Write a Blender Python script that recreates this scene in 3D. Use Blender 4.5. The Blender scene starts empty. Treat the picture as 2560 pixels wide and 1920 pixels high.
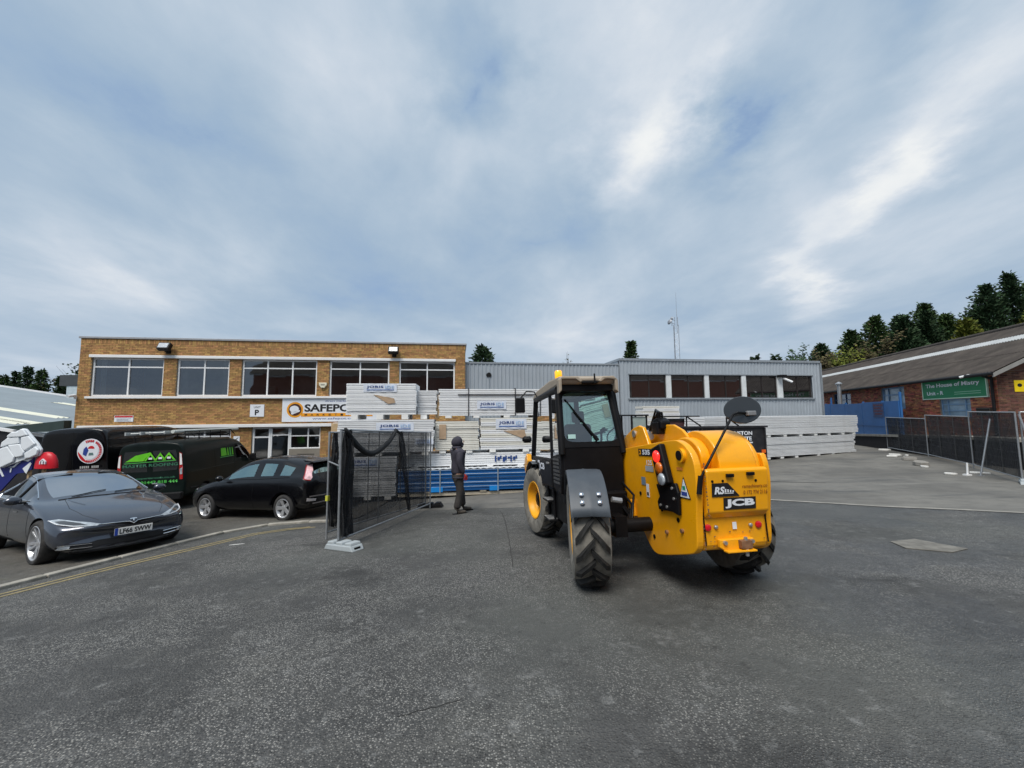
import bpy, bmesh, math, random
from mathutils import Vector, Matrix
from mathutils.bvhtree import BVHTree
R = math.radians
rnd = random.Random(7)
SC = bpy.context.scene
COL = SC.collection

# ------------------------------------------------------------------ camera, sky, sun, exposure
PITCH, ROLL = math.atan(67.5 / 825), 0.0075
_f = Vector((0, math.cos(PITCH), math.sin(PITCH)))
_u = Vector((1, 0, 0)).cross(_f)
_r = Vector((1, 0, 0)) * math.cos(ROLL) - _u * math.sin(ROLL)
_u = _r.cross(_f)
cam_data = bpy.data.cameras.new('camera')
cam_data.sensor_fit = 'HORIZONTAL'
cam_data.sensor_width = 36.0
cam_data.lens = 36.0 * 955 / 2560
cam_data.clip_start, cam_data.clip_end = 0.05, 3000
cam = bpy.data.objects.new('camera', cam_data)
COL.objects.link(cam)
cam.matrix_world = Matrix(((_r.x, _u.x, -_f.x, 0), (_r.y, _u.y, -_f.y, 0), (_r.z, _u.z, -_f.z, 1.7), (0, 0, 0, 1)))
SC.camera = cam

SUN_EL, SUN_AZ = R(58), R(205)          # azimuth measured from +Y towards +X
world = bpy.data.worlds.new('World')
SC.world = world
world.use_nodes = True
wn, wl = world.node_tree.nodes, world.node_tree.links
wn.clear()
def wnode(t, **k):
    n = wn.new(t)
    for a, b in k.items():
        setattr(n, a, b)
    return n
def wmath(op, a, b=None, clamp=False):
    n = wnode('ShaderNodeMath', operation=op, use_clamp=clamp)
    for i, v in enumerate((a, b)):
        if v is None:
            continue
        if isinstance(v, (int, float)):
            n.inputs[i].default_value = v
        else:
            wl.new(v, n.inputs[i])
    return n.outputs[0]
def wmix(fac, a, b):
    n = wnode('ShaderNodeMix', data_type='RGBA')
    for i, v in ((0, fac), (6, a), (7, b)):
        if isinstance(v, (int, float)):
            n.inputs[i].default_value = v
        elif isinstance(v, tuple):
            n.inputs[i].default_value = (*v, 1)
        else:
            wl.new(v, n.inputs[i])
    return n.outputs[2]
sky = wnode('ShaderNodeTexSky', sky_type='NISHITA', sun_disc=False, sun_elevation=SUN_EL, sun_rotation=SUN_AZ, altitude=100, air_density=1.0, dust_density=1.5, ozone_density=1.5)
tc = wnode('ShaderNodeTexCoord')
sep = wnode('ShaderNodeSeparateXYZ')
wl.new(tc.outputs['Generated'], sep.inputs[0])
zc = wmath('ADD', wmath('MAXIMUM', sep.outputs[2], 0.0), 0.16)
px_ = wmath('DIVIDE', sep.outputs[0], zc)
py_ = wmath('DIVIDE', sep.outputs[1], zc)
comb = wnode('ShaderNodeCombineXYZ')
wl.new(px_, comb.inputs[0]); wl.new(py_, comb.inputs[1])
def wnoise(scale, detail, rough, off, sx=1.0, sy=1.0, rot=0.0, dist=0.0):
    mp = wnode('ShaderNodeMapping')
    mp.inputs['Location'].default_value = off
    mp.inputs['Rotation'].default_value = (0, 0, rot)
    mp.inputs['Scale'].default_value = (sx, sy, 1)
    wl.new(comb.outputs[0], mp.inputs[0])
    n = wnode('ShaderNodeTexNoise', noise_dimensions='3D')
    n.inputs['Scale'].default_value = scale
    n.inputs['Detail'].default_value = detail
    n.inputs['Roughness'].default_value = rough
    n.inputs['Distortion'].default_value = dist
    wl.new(mp.outputs[0], n.inputs['Vector'])
    return n.outputs[0]
# ragged edges: shift the cloud plane a little by noise before placing breaks and gaps
wv = wnode('ShaderNodeTexNoise', noise_dimensions='3D')
wv.inputs['Scale'].default_value = 2.6; wv.inputs['Detail'].default_value = 7; wv.inputs['Roughness'].default_value = 0.6
wl.new(comb.outputs[0], wv.inputs['Vector'])
wsub = wnode('ShaderNodeVectorMath', operation='SUBTRACT'); wl.new(wv.outputs['Color'], wsub.inputs[0]); wsub.inputs[1].default_value = (0.5, 0.5, 0.5)
wsc = wnode('ShaderNodeVectorMath', operation='SCALE'); wl.new(wsub.outputs[0], wsc.inputs[0]); wsc.inputs['Scale'].default_value = 0.55
wadd = wnode('ShaderNodeVectorMath', operation='ADD'); wl.new(comb.outputs[0], wadd.inputs[0]); wl.new(wsc.outputs[0], wadd.inputs[1])
wflat = wnode('ShaderNodeVectorMath', operation='MULTIPLY'); wl.new(wadd.outputs[0], wflat.inputs[0]); wflat.inputs[1].default_value = (1, 1, 0)
def wblob(cx, cy, rx, ry, rot):
    mp = wnode('ShaderNodeMapping', vector_type='TEXTURE')
    mp.inputs['Location'].default_value = (cx, cy, 0)
    mp.inputs['Rotation'].default_value = (0, 0, rot)
    mp.inputs['Scale'].default_value = (rx, ry, 1)
    wl.new(wflat.outputs[0], mp.inputs[0])
    g = wnode('ShaderNodeTexGradient', gradient_type='SPHERICAL')
    wl.new(mp.outputs[0], g.inputs[0])
    return wmath('MULTIPLY', g.outputs['Fac'], g.outputs['Fac'])
n1 = wnoise(0.85, 8, 0.52, (3.1, 7.7, 0.0), 1.0, 0.8, 0.5, 0.4)
n2 = wnoise(2.6, 9, 0.60, (11.3, 2.1, 4.0), 1.0, 0.7, 0.95, 0.3)
dens = wmath('ADD', wmath('ADD', wmath('MULTIPLY', n1, 0.70), wmath('MULTIPLY', n2, 0.30)), 0.02)
# soft bright breaks (+) and blue gaps (-) of the cloud sheet
for (cx, cy, rx, ry, rot, amp) in ((0.40, 1.08, 0.30, 0.46, 0.1, 0.46), (0.24, 0.75, 0.45, 0.40, 0.2, 0.16), (1.15, 1.02, 0.24, 0.75, -0.35, 0.36), (1.18, 1.25, 0.24, 0.34, -0.2, 0.20), (1.45, 1.80, 0.20, 1.5, -0.75, 0.26), (0.3, 2.7, 2.6, 0.9, 0.0, 0.14),
                                   (-0.40, 0.90, 0.42, 0.45, 0.0, 0.12), (-1.15, 0.92, 0.35, 0.5, 0.3, 0.10), (-1.75, 1.62, 0.55, 0.9, 0.7, 0.20), (-0.10, 0.84, 0.22, 0.28, 0.0, -0.26), (0.64, 1.02, 0.22, 0.42, -0.2, -0.34), (0.80, 0.72, 0.2, 0.3, -0.3, -0.16), (-0.86, 1.02, 0.45, 0.45, 0.3, -0.17), (0.08, 1.50, 0.7, 0.38, 0.0, -0.18), (-0.9, 2.0, 0.8, 0.35, 0.2, -0.08)):
    dens = wmath('ADD', dens, wmath('MULTIPLY', wblob(cx, cy, rx, ry, rot), amp * 0.92))
ramp = wnode('ShaderNodeValToRGB')
ramp.color_ramp.interpolation = 'B_SPLINE'
els = ramp.color_ramp.elements
els[0].position = 0.24; els[0].color = (0.300, 0.450, 0.700, 1)
els[1].position = 0.84; els[1].color = (0.98, 1.0, 1.0, 1)
for p, c in ((0.38, (0.365, 0.500, 0.670)), (0.48, (0.440, 0.565, 0.705)), (0.58, (0.545, 0.655, 0.775)), (0.70, (0.72, 0.79, 0.88))):
    e = els.new(p); e.color = (*c, 1)
wl.new(dens, ramp.inputs[0])
# paler towards the horizon (cloud seen edge-on)
hz = wmath('POWER', wmath('SUBTRACT', 1.0, wmath('MAXIMUM', sep.outputs[2], 0.0), True), 7.0)
cloud = wmix(wmath('MULTIPLY', hz, 0.42), ramp.outputs[0], (0.56, 0.65, 0.79))
gap = wmath('MULTIPLY', wmath('SUBTRACT', 0.38, dens, True), 2.0, True)
nish = wnode('ShaderNodeMix', data_type='RGBA', blend_type='MULTIPLY')
nish.inputs[0].default_value = 1.0
wl.new(sky.outputs[0], nish.inputs[6]); nish.inputs[7].default_value = (0.15, 0.15, 0.15, 1)
mixc = wmix(gap, cloud, nish.outputs[2])
bg = wnode('ShaderNodeBackground')
bg.inputs[1].default_value = 0.62
wl.new(mixc, bg.inputs[0])
out = wnode('ShaderNodeOutputWorld')
wl.new(bg.outputs[0], out.inputs[0])

sun_d = bpy.data.lights.new('sun', 'SUN')
sun_d.energy, sun_d.angle, sun_d.color = 2.5, R(30), (1.0, 0.95, 0.88)
sun = bpy.data.objects.new('sun', sun_d)
COL.objects.link(sun)
_sd = Vector((math.sin(SUN_AZ) * math.cos(SUN_EL), math.cos(SUN_AZ) * math.cos(SUN_EL), math.sin(SUN_EL)))
sun.rotation_euler = (-_sd).to_track_quat('-Z', 'Y').to_euler()
vs = SC.view_settings
vs.view_transform, vs.look, vs.exposure, vs.gamma, vs.use_curve_mapping = 'Standard', 'None', 0.55, 1.0, False

# ------------------------------------------------------------------ helpers
def sat(y): return y if y < 9 else 9 + 2.0 * math.tanh((y - 9) / 2.0)
def gz(x, y):                                     # the sloping ground
    return -0.07 * sat(y) + (0.04 if x < 0 else 0.024) * max(-30, min(30, x))

class MB:
    """collects shapes into one mesh"""
    def __init__(s): s.v, s.f, s.m = [], [], []
    def add(s, vs, fs, mi=0):
        o = len(s.v); s.v += [tuple(p) for p in vs]; s.f += [tuple(i + o for i in f) for f in fs]; s.m += [mi] * len(fs); return s
    def box(s, x0, x1, y0, y1, z0, z1, M=None, mi=0):
        p = [Vector((x, y, z)) for z in (z0, z1) for y in (y0, y1) for x in (x0, x1)]
        if M is not None: p = [M @ q for q in p]
        return s.add(p, [(0, 2, 3, 1), (4, 5, 7, 6), (0, 1, 5, 4), (2, 6, 7, 3), (0, 4, 6, 2), (1, 3, 7, 5)], mi)
    def prism(s, poly, a, b, ax=1, M=None, mi=0):
        """poly of 2-D points in the plane normal to axis ax, extruded from a to b"""
        def P(p, h): return Vector((h, p[0], p[1]) if ax == 0 else (p[0], h, p[1]) if ax == 1 else (p[0], p[1], h))
        n = len(poly); pts = [P(p, a) for p in poly] + [P(p, b) for p in poly]
        if M is not None: pts = [M @ q for q in pts]
        fs = [tuple(range(n))[::-1], tuple(range(n, 2 * n))] + [(i, (i + 1) % n, n + (i + 1) % n, n + i) for i in range(n)]
        return s.add(pts, fs, mi)
    def tube(s, path, r, n=8, cap=True, mi=0):
        path = [Vector(p) for p in path]; rs = r if isinstance(r, (list, tuple)) else [r] * len(path)
        pts = []; up0 = None
        for i, p in enumerate(path):
            d = (path[min(i + 1, len(path) - 1)] - path[max(i - 1, 0)]).normalized()
            if up0 is None: up0 = Vector((0, 0, 1)) if abs(d.z) < 0.9 else Vector((1, 0, 0))
            a = d.cross(up0)
            a = a.normalized() if a.length > 1e-6 else d.orthogonal().normalized()
            b = a.cross(d); up0 = b
            for k in range(n):
                t = 2 * math.pi * k / n
                pts.append(p + (a * math.cos(t) + b * math.sin(t)) * rs[i])
        fs = [(i * n + k, i * n + (k + 1) % n, (i + 1) * n + (k + 1) % n, (i + 1) * n + k) for i in range(len(path) - 1) for k in range(n)]
        if cap: fs += [tuple(range(n))[::-1], tuple(range((len(path) - 1) * n, len(path) * n))]
        return s.add(pts, fs, mi)
    def lathe(s, prof, n=24, M=None, mi=0, cap=True):
        """profile of (radius, height) turned about local Z; M places it"""
        pts = [Vector((r * math.cos(2 * math.pi * k / n), r * math.sin(2 * math.pi * k / n), h)) for r, h in prof for k in range(n)]
        if M is not None: pts = [M @ q for q in pts]
        L = len(prof)
        fs = [(i * n + k, i * n + (k + 1) % n, (i + 1) * n + (k + 1) % n, (i + 1) * n + k) for i in range(L - 1) for k in range(n)]
        if cap: fs += [tuple(range(n))[::-1], tuple(range((L - 1) * n, L * n))]
        return s.add(pts, fs, mi)
    def quad(s, a, b, c, d, mi=0): return s.add([a, b, c, d], [(0, 1, 2, 3)], mi)
    def grid(s, P, mi=0):
        h, w = len(P), len(P[0])
        return s.add([p for row in P for p in row], [(i * w + j, i * w + j + 1, (i + 1) * w + j + 1, (i + 1) * w + j) for i in range(h - 1) for j in range(w - 1)], mi)
    def mesh(s, name):
        me = bpy.data.meshes.new(name); me.from_pydata(s.v, [], s.f)
        if any(s.m): me.polygons.foreach_set('material_index', s.m)
        me.update(); return me
    def build(s, name, mat, parent=None, smooth=None, bevel=0, seg=2, M=None, recalc=True):
        me = s.mesh(name)
        if recalc:
            bm = bmesh.new(); bm.from_mesh(me); bmesh.ops.recalc_face_normals(bm, faces=bm.faces); bm.to_mesh(me); bm.free()
        return obj(name, me, mat, parent, smooth, bevel, seg, M)

def obj(name, me, mat, parent=None, smooth=None, bevel=0, seg=2, M=None):
    o = bpy.data.objects.new(name, me); COL.objects.link(o)
    for m in (mat if isinstance(mat, (list, tuple)) else [mat]):
        if len(me.materials) < len(mat if isinstance(mat, (list, tuple)) else [mat]): me.materials.append(m)
    if parent is not None: o.parent = parent
    if M is not None: o.matrix_local = M
    if smooth is not None:
        me.shade_smooth()
        if smooth < 180: me.set_sharp_from_angle(angle=R(smooth))
    if bevel:
        b = o.modifiers.new('bevel', 'BEVEL'); b.width = bevel; b.segments = seg; b.limit_method = 'ANGLE'; b.angle_limit = R(35)
    return o

def tag(o, label=None, cat=None, group=None, kind=None):
    if label: o['label'] = label
    if cat: o['category'] = cat
    if group: o['group'] = group
    if kind: o['kind'] = kind
    return o
def thing(name, label, cat, M=None, group=None):
    o = bpy.data.objects.new(name, None); COL.objects.link(o); o.empty_display_size = 0.2
    if M is not None: o.matrix_world = M
    return tag(o, label, cat, group)
def part(name, src, parent, M=None):
    """another instance of an already built part (mesh shared)"""
    o = src.copy(); o.name = name; COL.objects.link(o); o.parent = parent
    o.matrix_parent_inverse = Matrix(); o.matrix_local = M if M is not None else Matrix()
    return o
def fr(x, y, deg, z=0.0):                         # frame: X along, Y away, Z up
    return Matrix.Translation((x, y, z)) @ Matrix.Rotation(R(deg), 4, 'Z')
def frame_on_ground(x, y, yawdeg, dz=0.0, carry='y'):
    """frame standing on the sloping ground; local Y (or X) points along the heading"""
    gx = 0.04 if x < 0 else 0.024
    gy = -0.07 if y < 9 else -0.07 * (1 - math.tanh((y - 9) / 2) ** 2)
    n = Vector((-gx, -gy, 1)).normalized(); a = R(yawdeg)
    if carry == 'y':
        f = Vector((-math.sin(a), math.cos(a), 0)); f = (f - n * f.dot(n)).normalized(); r = f.cross(n)
        cols = (r, f, n)
    else:
        f = Vector((math.cos(a), math.sin(a), 0)); f = (f - n * f.dot(n)).normalized(); l = n.cross(f)
        cols = (f, l, n)
    M = Matrix.Identity(4)
    for i, c in enumerate(cols):
        for j in range(3): M[j][i] = c[j]
    M.translation = (x, y, gz(x, y) + dz)
    return M
def MT(loc=(0, 0, 0), rot=(0, 0, 0), sc=(1, 1, 1)):
    from mathutils import Euler
    return Matrix.LocRotScale(Vector(loc), Euler(rot), Vector(sc))

_txt = {}
def text_mesh(s, bold=0.0, spacing=1.0):
    k = (s, bold, spacing)
    if k in _txt: return _txt[k]
    cu = bpy.data.curves.new('lettering', 'FONT'); cu.body = s; cu.size = 1; cu.offset = bold; cu.space_character = spacing; cu.resolution_u = 3; cu.align_x = 'LEFT'
    o = bpy.data.objects.new('lettering', cu); COL.objects.link(o)
    dg = bpy.context.evaluated_depsgraph_get()
    me = bpy.data.meshes.new_from_object(o.evaluated_get(dg))
    bpy.data.objects.remove(o)
    me.materials.clear()
    _txt[k] = me
    return me
def lettering(s, mat, parent, x0, z0, x1, z1, y=0.0, bold=0.0, spacing=1.0, M=None, shear=0.0, name='lettering'):
    """flat letters filling a box in the local XZ plane, read from -Y; M places that plane in the parent"""
    src = text_mesh(s, bold, spacing)
    xs = [v.co.x for v in src.vertices]; ys = [v.co.y for v in src.vertices]
    ax, bx, ay, by = min(xs), max(xs), min(ys), max(ys)
    me = src.copy()
    for v in me.vertices:
        tx, tz = (v.co.x - ax) / (bx - ax), (v.co.y - ay) / max(by - ay, 1e-6)
        v.co = (x0 + (x1 - x0) * tx + shear * tz, y, z0 + (z1 - z0) * tz)
    me.materials.clear()
    return obj(name, me, mat, parent, M=M)

# ------------------------------------------------------------------ materials
MATS = {}
def pm(name, col, rough=0.6, metal=0.0, var=0.12, vs_=4.0, bump=0.0, bs=40.0, coat=0.0, spec=0.5, dirt=0.0, dirtcol=(0.10, 0.085, 0.06), ds=2.0, alpha=1.0, isl=0.0, rvar=0.0, trans=0.0, ior=1.45, emit=None):
    if name in MATS: return MATS[name]
    m = bpy.data.materials.new(name); m.use_nodes = True; MATS[name] = m
    nt = m.node_tree; N, L = nt.nodes, nt.links
    b = N['Principled BSDF']
    b.inputs['Roughness'].default_value = rough; b.inputs['Metallic'].default_value = metal
    b.inputs['Coat Weight'].default_value = coat; b.inputs['Coat Roughness'].default_value = 0.06
    b.inputs['Specular IOR Level'].default_value = spec; b.inputs['Alpha'].default_value = alpha
    b.inputs['Transmission Weight'].default_value = trans; b.inputs['IOR'].default_value = ior
    if emit: b.inputs['Emission Color'].default_value = (*emit[:3], 1); b.inputs['Emission Strength'].default_value = emit[3]
    tcn = N.new('ShaderNodeTexCoord')
    def noise(sc, det=5, rg=0.6, vec='Object'):
        n = N.new('ShaderNodeTexNoise'); n.inputs['Scale'].default_value = sc; n.inputs['Detail'].default_value = det; n.inputs['Roughness'].default_value = rg
        L.new(tcn.outputs[vec], n.inputs['Vector']); return n.outputs[0]
    def mix(f, a, b2, bt='MIX'):
        n = N.new('ShaderNodeMix'); n.data_type = 'RGBA'; n.blend_type = bt
        for i, v in ((0, f), (6, a), (7, b2)):
            if isinstance(v, (int, float)): n.inputs[i].default_value = v
            elif isinstance(v, tuple): n.inputs[i].default_value = (*v[:3], 1)
            else: L.new(v, n.inputs[i])
        return n.outputs[2]
    def rng(v, a, b2, c, d):
        n = N.new('ShaderNodeMapRange'); n.inputs[1].default_value = a; n.inputs[2].default_value = b2; n.inputs[3].default_value = c; n.inputs[4].default_value = d; L.new(v, n.inputs[0]); return n.outputs[0]
    col = tuple(col); c = None
    lo = tuple(max(0, x * (1 - var)) for x in col); hi = tuple(min(1, x * (1 + var)) for x in col)
    if var > 0: c = mix(rng(noise(vs_), 0.3, 0.7, 0, 1), lo, hi)
    if isl > 0:
        ge = N.new('ShaderNodeNewGeometry'); oi = N.new('ShaderNodeObjectInfo')
        ad = N.new('ShaderNodeMath'); ad.operation = 'ADD'; L.new(ge.outputs['Random Per Island'], ad.inputs[0]); L.new(oi.outputs['Random'], ad.inputs[1])
        fr_ = N.new('ShaderNodeMath'); fr_.operation = 'FRACT'; L.new(ad.outputs[0], fr_.inputs[0])
        hs = N.new('ShaderNodeHueSaturation'); L.new(rng(fr_.outputs[0], 0, 1, 1 - isl, 1 + isl), hs.inputs['Value'])
        w = N.new('ShaderNodeMath'); w.operation = 'MULTIPLY'; w.inputs[1].default_value = 7.31; L.new(fr_.outputs[0], w.inputs[0])
        fr2 = N.new('ShaderNodeMath'); fr2.operation = 'FRACT'; L.new(w.outputs[0], fr2.inputs[0])
        L.new(rng(fr2.outputs[0], 0, 1, 0.5 - isl * 0.05, 0.5 + isl * 0.035), hs.inputs['Hue'])
        if c is None: hs.inputs['Color'].default_value = (*col, 1)
        else: L.new(c, hs.inputs['Color'])
        c = hs.outputs[0]
    if dirt > 0:
        c = mix(rng(noise(ds, 8, 0.7), 0.50, 0.78, 0, dirt), c if c is not None else col, dirtcol)
    if c is None: b.inputs['Base Color'].default_value = (*col, 1)
    else: L.new(c, b.inputs['Base Color'])
    if rvar > 0: L.new(rng(noise(vs_ * 1.7), 0.3, 0.7, max(0.02, rough - rvar), min(1, rough + rvar)), b.inputs['Roughness'])
    if bump > 0:
        bn = N.new('ShaderNodeBump'); bn.inputs['Strength'].default_value = bump; bn.inputs['Distance'].default_value = 0.01
        L.new(noise(bs, 4, 0.6), bn.inputs['Height']); L.new(bn.outputs[0], b.inputs['Normal'])
    return m
WHITEP = pm('white_frame_paint', (0.78, 0.79, 0.80), 0.4, var=0.05, dirt=0.25, dirtcol=(0.45, 0.43, 0.40))
GALV = pm('galvanised_steel', (0.42, 0.44, 0.46), 0.42, metal=0.75, var=0.15, vs_=12, rvar=0.1)
BLACKP = pm('black_plastic', (0.010, 0.010, 0.011), 0.5, var=0.15, vs_=8, bump=0.05, bs=150, spec=0.25)
TYRE = pm('tyre_rubber', (0.022, 0.022, 0.023), 0.75, var=0.2, vs_=10, dirt=0.45, dirtcol=(0.11, 0.10, 0.085), ds=5, bump=0.1)
TIMBER = pm('raw_timber', (0.46, 0.33, 0.19), 0.75, var=0.2, vs_=6, bump=0.1, bs=60)
def clear_glass(name, tint, rough=0.02, ior=2.3, refl=(0.95, 0.97, 1)):
    m = bpy.data.materials.new(name); m.use_nodes = True; N, L = m.node_tree.nodes, m.node_tree.links; N.clear()
    o = N.new('ShaderNodeOutputMaterial'); g = N.new('ShaderNodeBsdfGlossy'); g.inputs['Roughness'].default_value = rough; g.inputs['Color'].default_value = (*refl, 1)
    t = N.new('ShaderNodeBsdfTransparent'); t.inputs['Color'].default_value = (*tint, 1); f = N.new('ShaderNodeFresnel'); f.inputs['IOR'].default_value = ior
    mx = N.new('ShaderNodeMixShader'); L.new(f.outputs[0], mx.inputs[0]); L.new(t.outputs[0], mx.inputs[1]); L.new(g.outputs[0], mx.inputs[2]); L.new(mx.outputs[0], o.inputs[0]); return m
GLASSW = clear_glass('office_glass', (0.70, 0.74, 0.76), 0.02, 2.3)
# ------------------------------------------------------------------ ground
def ground_mat(name, kind):
    m = bpy.data.materials.new(name); m.use_nodes = True
    nt = m.node_tree; N, L = nt.nodes, nt.links; b = N['Principled BSDF']
    tcn = N.new('ShaderNodeTexCoord')
    def noise(sc, det=5, rg=0.6, stretch=None, rot=0.0, off=(0, 0, 0)):
        n = N.new('ShaderNodeTexNoise'); n.inputs['Scale'].default_value = sc; n.inputs['Detail'].default_value = det; n.inputs['Roughness'].default_value = rg
        mp = N.new('ShaderNodeMapping'); mp.inputs['Location'].default_value = off; mp.inputs['Rotation'].default_value = (0, 0, rot)
        if stretch: mp.inputs['Scale'].default_value = (*stretch, 1)
        L.new(tcn.outputs['Object'], mp.inputs[0]); L.new(mp.outputs[0], n.inputs['Vector']); return n.outputs[0]
    def rng(v, a, b2, c, d):
        n = N.new('ShaderNodeMapRange'); n.interpolation_type = 'SMOOTHSTEP'
        for i, q in enumerate((a, b2, c, d)): n.inputs[i + 1].default_value = q
        L.new(v, n.inputs[0]); return n.outputs[0]
    def mth(op, a, b2):
        n = N.new('ShaderNodeMath'); n.operation = op
        for i, v in enumerate((a, b2)):
            if isinstance(v, (int, float)): n.inputs[i].default_value = v
            else: L.new(v, n.inputs[i])
        return n.outputs[0]
    def mix(f, a, b2, bt='MIX'):
        n = N.new('ShaderNodeMix'); n.data_type = 'RGBA'; n.blend_type = bt
        for i, v in ((0, f), (6, a), (7, b2)):
            if isinstance(v, (int, float)): n.inputs[i].default_value = v
            elif isinstance(v, tuple): n.inputs[i].default_value = (*v[:3], 1)
            else: L.new(v, n.inputs[i])
        return n.outputs[2]
    vo = N.new('ShaderNodeTexVoronoi'); vo.inputs['Scale'].default_value = 72 if kind == 'road' else 110
    L.new(tcn.outputs['Object'], vo.inputs['Vector'])
    sc_ = N.new('ShaderNodeSeparateColor'); L.new(vo.outputs['Color'], sc_.inputs[0])
    big = noise(0.35, 6, 0.6); mid = noise(1.9, 7, 0.65, off=(4, 1, 0)); fine = noise(28, 5, 0.7)
    sep_ = N.new('ShaderNodeSeparateXYZ'); L.new(tcn.outputs['Object'], sep_.inputs[0])
    if kind in ('road', 'apron'):
        dark = (0.043, 0.0435, 0.043) if kind == 'road' else (0.072, 0.066, 0.056)
        base = mix(rng(big, 0.35, 0.65, 0, 1), dark, tuple(c * 1.75 for c in dark))
        base = mix(rng(mid, 0.45, 0.72, 0, 0.5), base, (0.095, 0.094, 0.086))
        # exposed pale aggregate, worn more in places
        wear = rng(noise(0.8, 6, 0.6, off=(9, 3, 0)), 0.36, 0.60, 0.12, 1.0)
        gap_ = rng(vo.outputs['Distance'], 0.30, 0.60, 1, 0)
        chip = mix(rng(sc_.outputs[0], 0.15, 0.98, 0, 1), tuple(c * 0.9 for c in dark), (0.34, 0.335, 0.315))
        chip = mix(rng(sc_.outputs[1], 0.80, 1.0, 0, 0.8), chip, (0.55, 0.54, 0.50))
        base = mix(mth('MULTIPLY', mth('MULTIPLY', gap_, wear), 0.92 if kind == 'road' else 0.4), base, chip)
        base = mix(rng(fine, 0.35, 0.75, 0, 0.5), base, tuple(c * 0.7 for c in dark))
        # dusty smears along the wheel tracks
        sm = rng(noise(1.0, 8, 0.7, (0.35, 2.4), -0.35, (2, 7, 0)), 0.55, 0.80, 0, 0.45)
        base = mix(sm, base, (0.20, 0.195, 0.18))
        oil = rng(noise(0.55, 6, 0.65, (1.0, 1.6), 0.3, (6.3, 2.2, 0)), 0.54, 0.70, 0, 0.75)
        base = mix(oil, base, (0.020, 0.020, 0.020))
        fade = rng(noise(0.22, 4, 0.5, off=(7.7, 3.3, 0)), 0.45, 0.65, 0, 0.4)
        base = mix(fade, base, (0.105, 0.112, 0.102))
        if kind == 'apron':
            base = mix(rng(noise(2.5, 6, 0.7, off=(5, 5, 0)), 0.55, 0.75, 0, 0.5), base, (0.085, 0.090, 0.050))
        mot = noise(7.5, 7, 0.72, off=(3, 9, 0))
        base = mix(rng(mot, 0.45, 0.30, 0, 0.7), base, (0.024, 0.024, 0.024))
        base = mix(rng(mot, 0.54, 0.72, 0, 0.6), base, (0.22, 0.222, 0.217))
        # damp patches, mostly right of the machine
        wet = mth('MULTIPLY', rng(noise(0.45, 5, 0.6, off=(1.5, 8.2, 0)), 0.38, 0.60, 0, 1), rng(sep_.outputs[0], 0.0, 3.0, 0.15, 1.0))
        base = mix(mth('MULTIPLY', wet, 0.35), base, (0.040, 0.041, 0.042))
        L.new(rng(wet, 0, 1, 0.78, 0.30), b.inputs['Roughness'])
        hgt = mth('ADD', mth('MULTIPLY', rng(vo.outputs['Distance'], 0.0, 0.7, 1, 0), 0.6), mth('MULTIPLY', fine, 0.5))
        bstr = 1.0
    else:                                          # concrete yard
        base = mix(rng(big, 0.35, 0.65, 0, 1), (0.105, 0.102, 0.094), (0.170, 0.164, 0.148))
        base = mix(rng(mid, 0.42, 0.70, 0, 0.6), base, (0.085, 0.083, 0.077))
        trk = noise(0.8, 8, 0.65, (0.28, 2.6), -0.12, (3, 1, 0))
        base = mix(rng(trk, 0.52, 0.70, 0, 0.75), base, (0.038, 0.038, 0.037))
        trk2 = noise(1.0, 7, 0.65, (0.22, 2.0), -0.25, (8, 4, 0))
        base = mix(rng(trk2, 0.56, 0.75, 0, 0.55), base, (0.25, 0.243, 0.222))
        base = mix(rng(fine, 0.4, 0.8, 0, 0.3), base, (0.10, 0.10, 0.09))
        L.new(rng(trk, 0.4, 0.7, 0.85, 0.55), b.inputs['Roughness'])
        hgt = mth('ADD', fine, mth('MULTIPLY', vo.outputs['Distance'], 0.4)); bstr = 0.4
    L.new(base, b.inputs['Base Color'])
    bn = N.new('ShaderNodeBump'); bn.inputs['Strength'].default_value = bstr; bn.inputs['Distance'].default_value = 0.012
    L.new(hgt, bn.inputs['Height']); L.new(bn.outputs[0], b.inputs['Normal'])
    return m
def axis_samples(a, b, c, d, fine, coarse):
    out, v = [], a
    while v < b: out.append(v); v += coarse
    v = b
    while v < c: out.append(v); v += fine
    v = c
    while v <= d: out.append(v); v += coarse
    return out
def sheet(name, mat, xs_of_y, ys, dz, kind='structure'):
    m = MB(); m.grid([[(x, y, gz(x, y) + dz) for x in xs_of_y(y)] for y in ys])
    o = m.build(name, mat, smooth=180, recalc=False); return tag(o, kind=kind)
XS = axis_samples(-400, -32, 32, 400, 1.0, 46); XS = sorted(set(XS + [0.0]))
YS = axis_samples(-60, -4, 22, 900, 0.5, 40)
sheet('road', ground_mat('asphalt', 'road'), lambda y: XS, YS, 0.0)
def interp(tab, v):
    if v <= tab[0][0]: return tab[0][1]
    for (a, p), (b, q) in zip(tab, tab[1:]):
        if v <= b: return p + (q - p) * (v - a) / (b - a)
    return tab[-1][1]
YARD = [(-3.4, 10.45), (-2.5, 10.35), (0.2, 10.2), (5.5, 10.4), (6.63, 10.25), (7.63, 9.53), (8.35, 8.9), (9.3, 8.35), (10.15, 7.77), (16, 4.2), (30, -3)]
m = MB(); cols = []
xs = [-3.4 + i * 0.6 for i in range(58)]
for x in xs:
    y0 = interp(YARD, x); cols.append([(x, y0 + (44 - y0) * (k / 40) ** 1.5, gz(x, y0 + (44 - y0) * (k / 40) ** 1.5) + 0.005) for k in range(41)])
m.grid(cols); tag(m.build('concrete_yard', ground_mat('yard_concrete', 'yard'), smooth=180), kind='structure')
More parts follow.
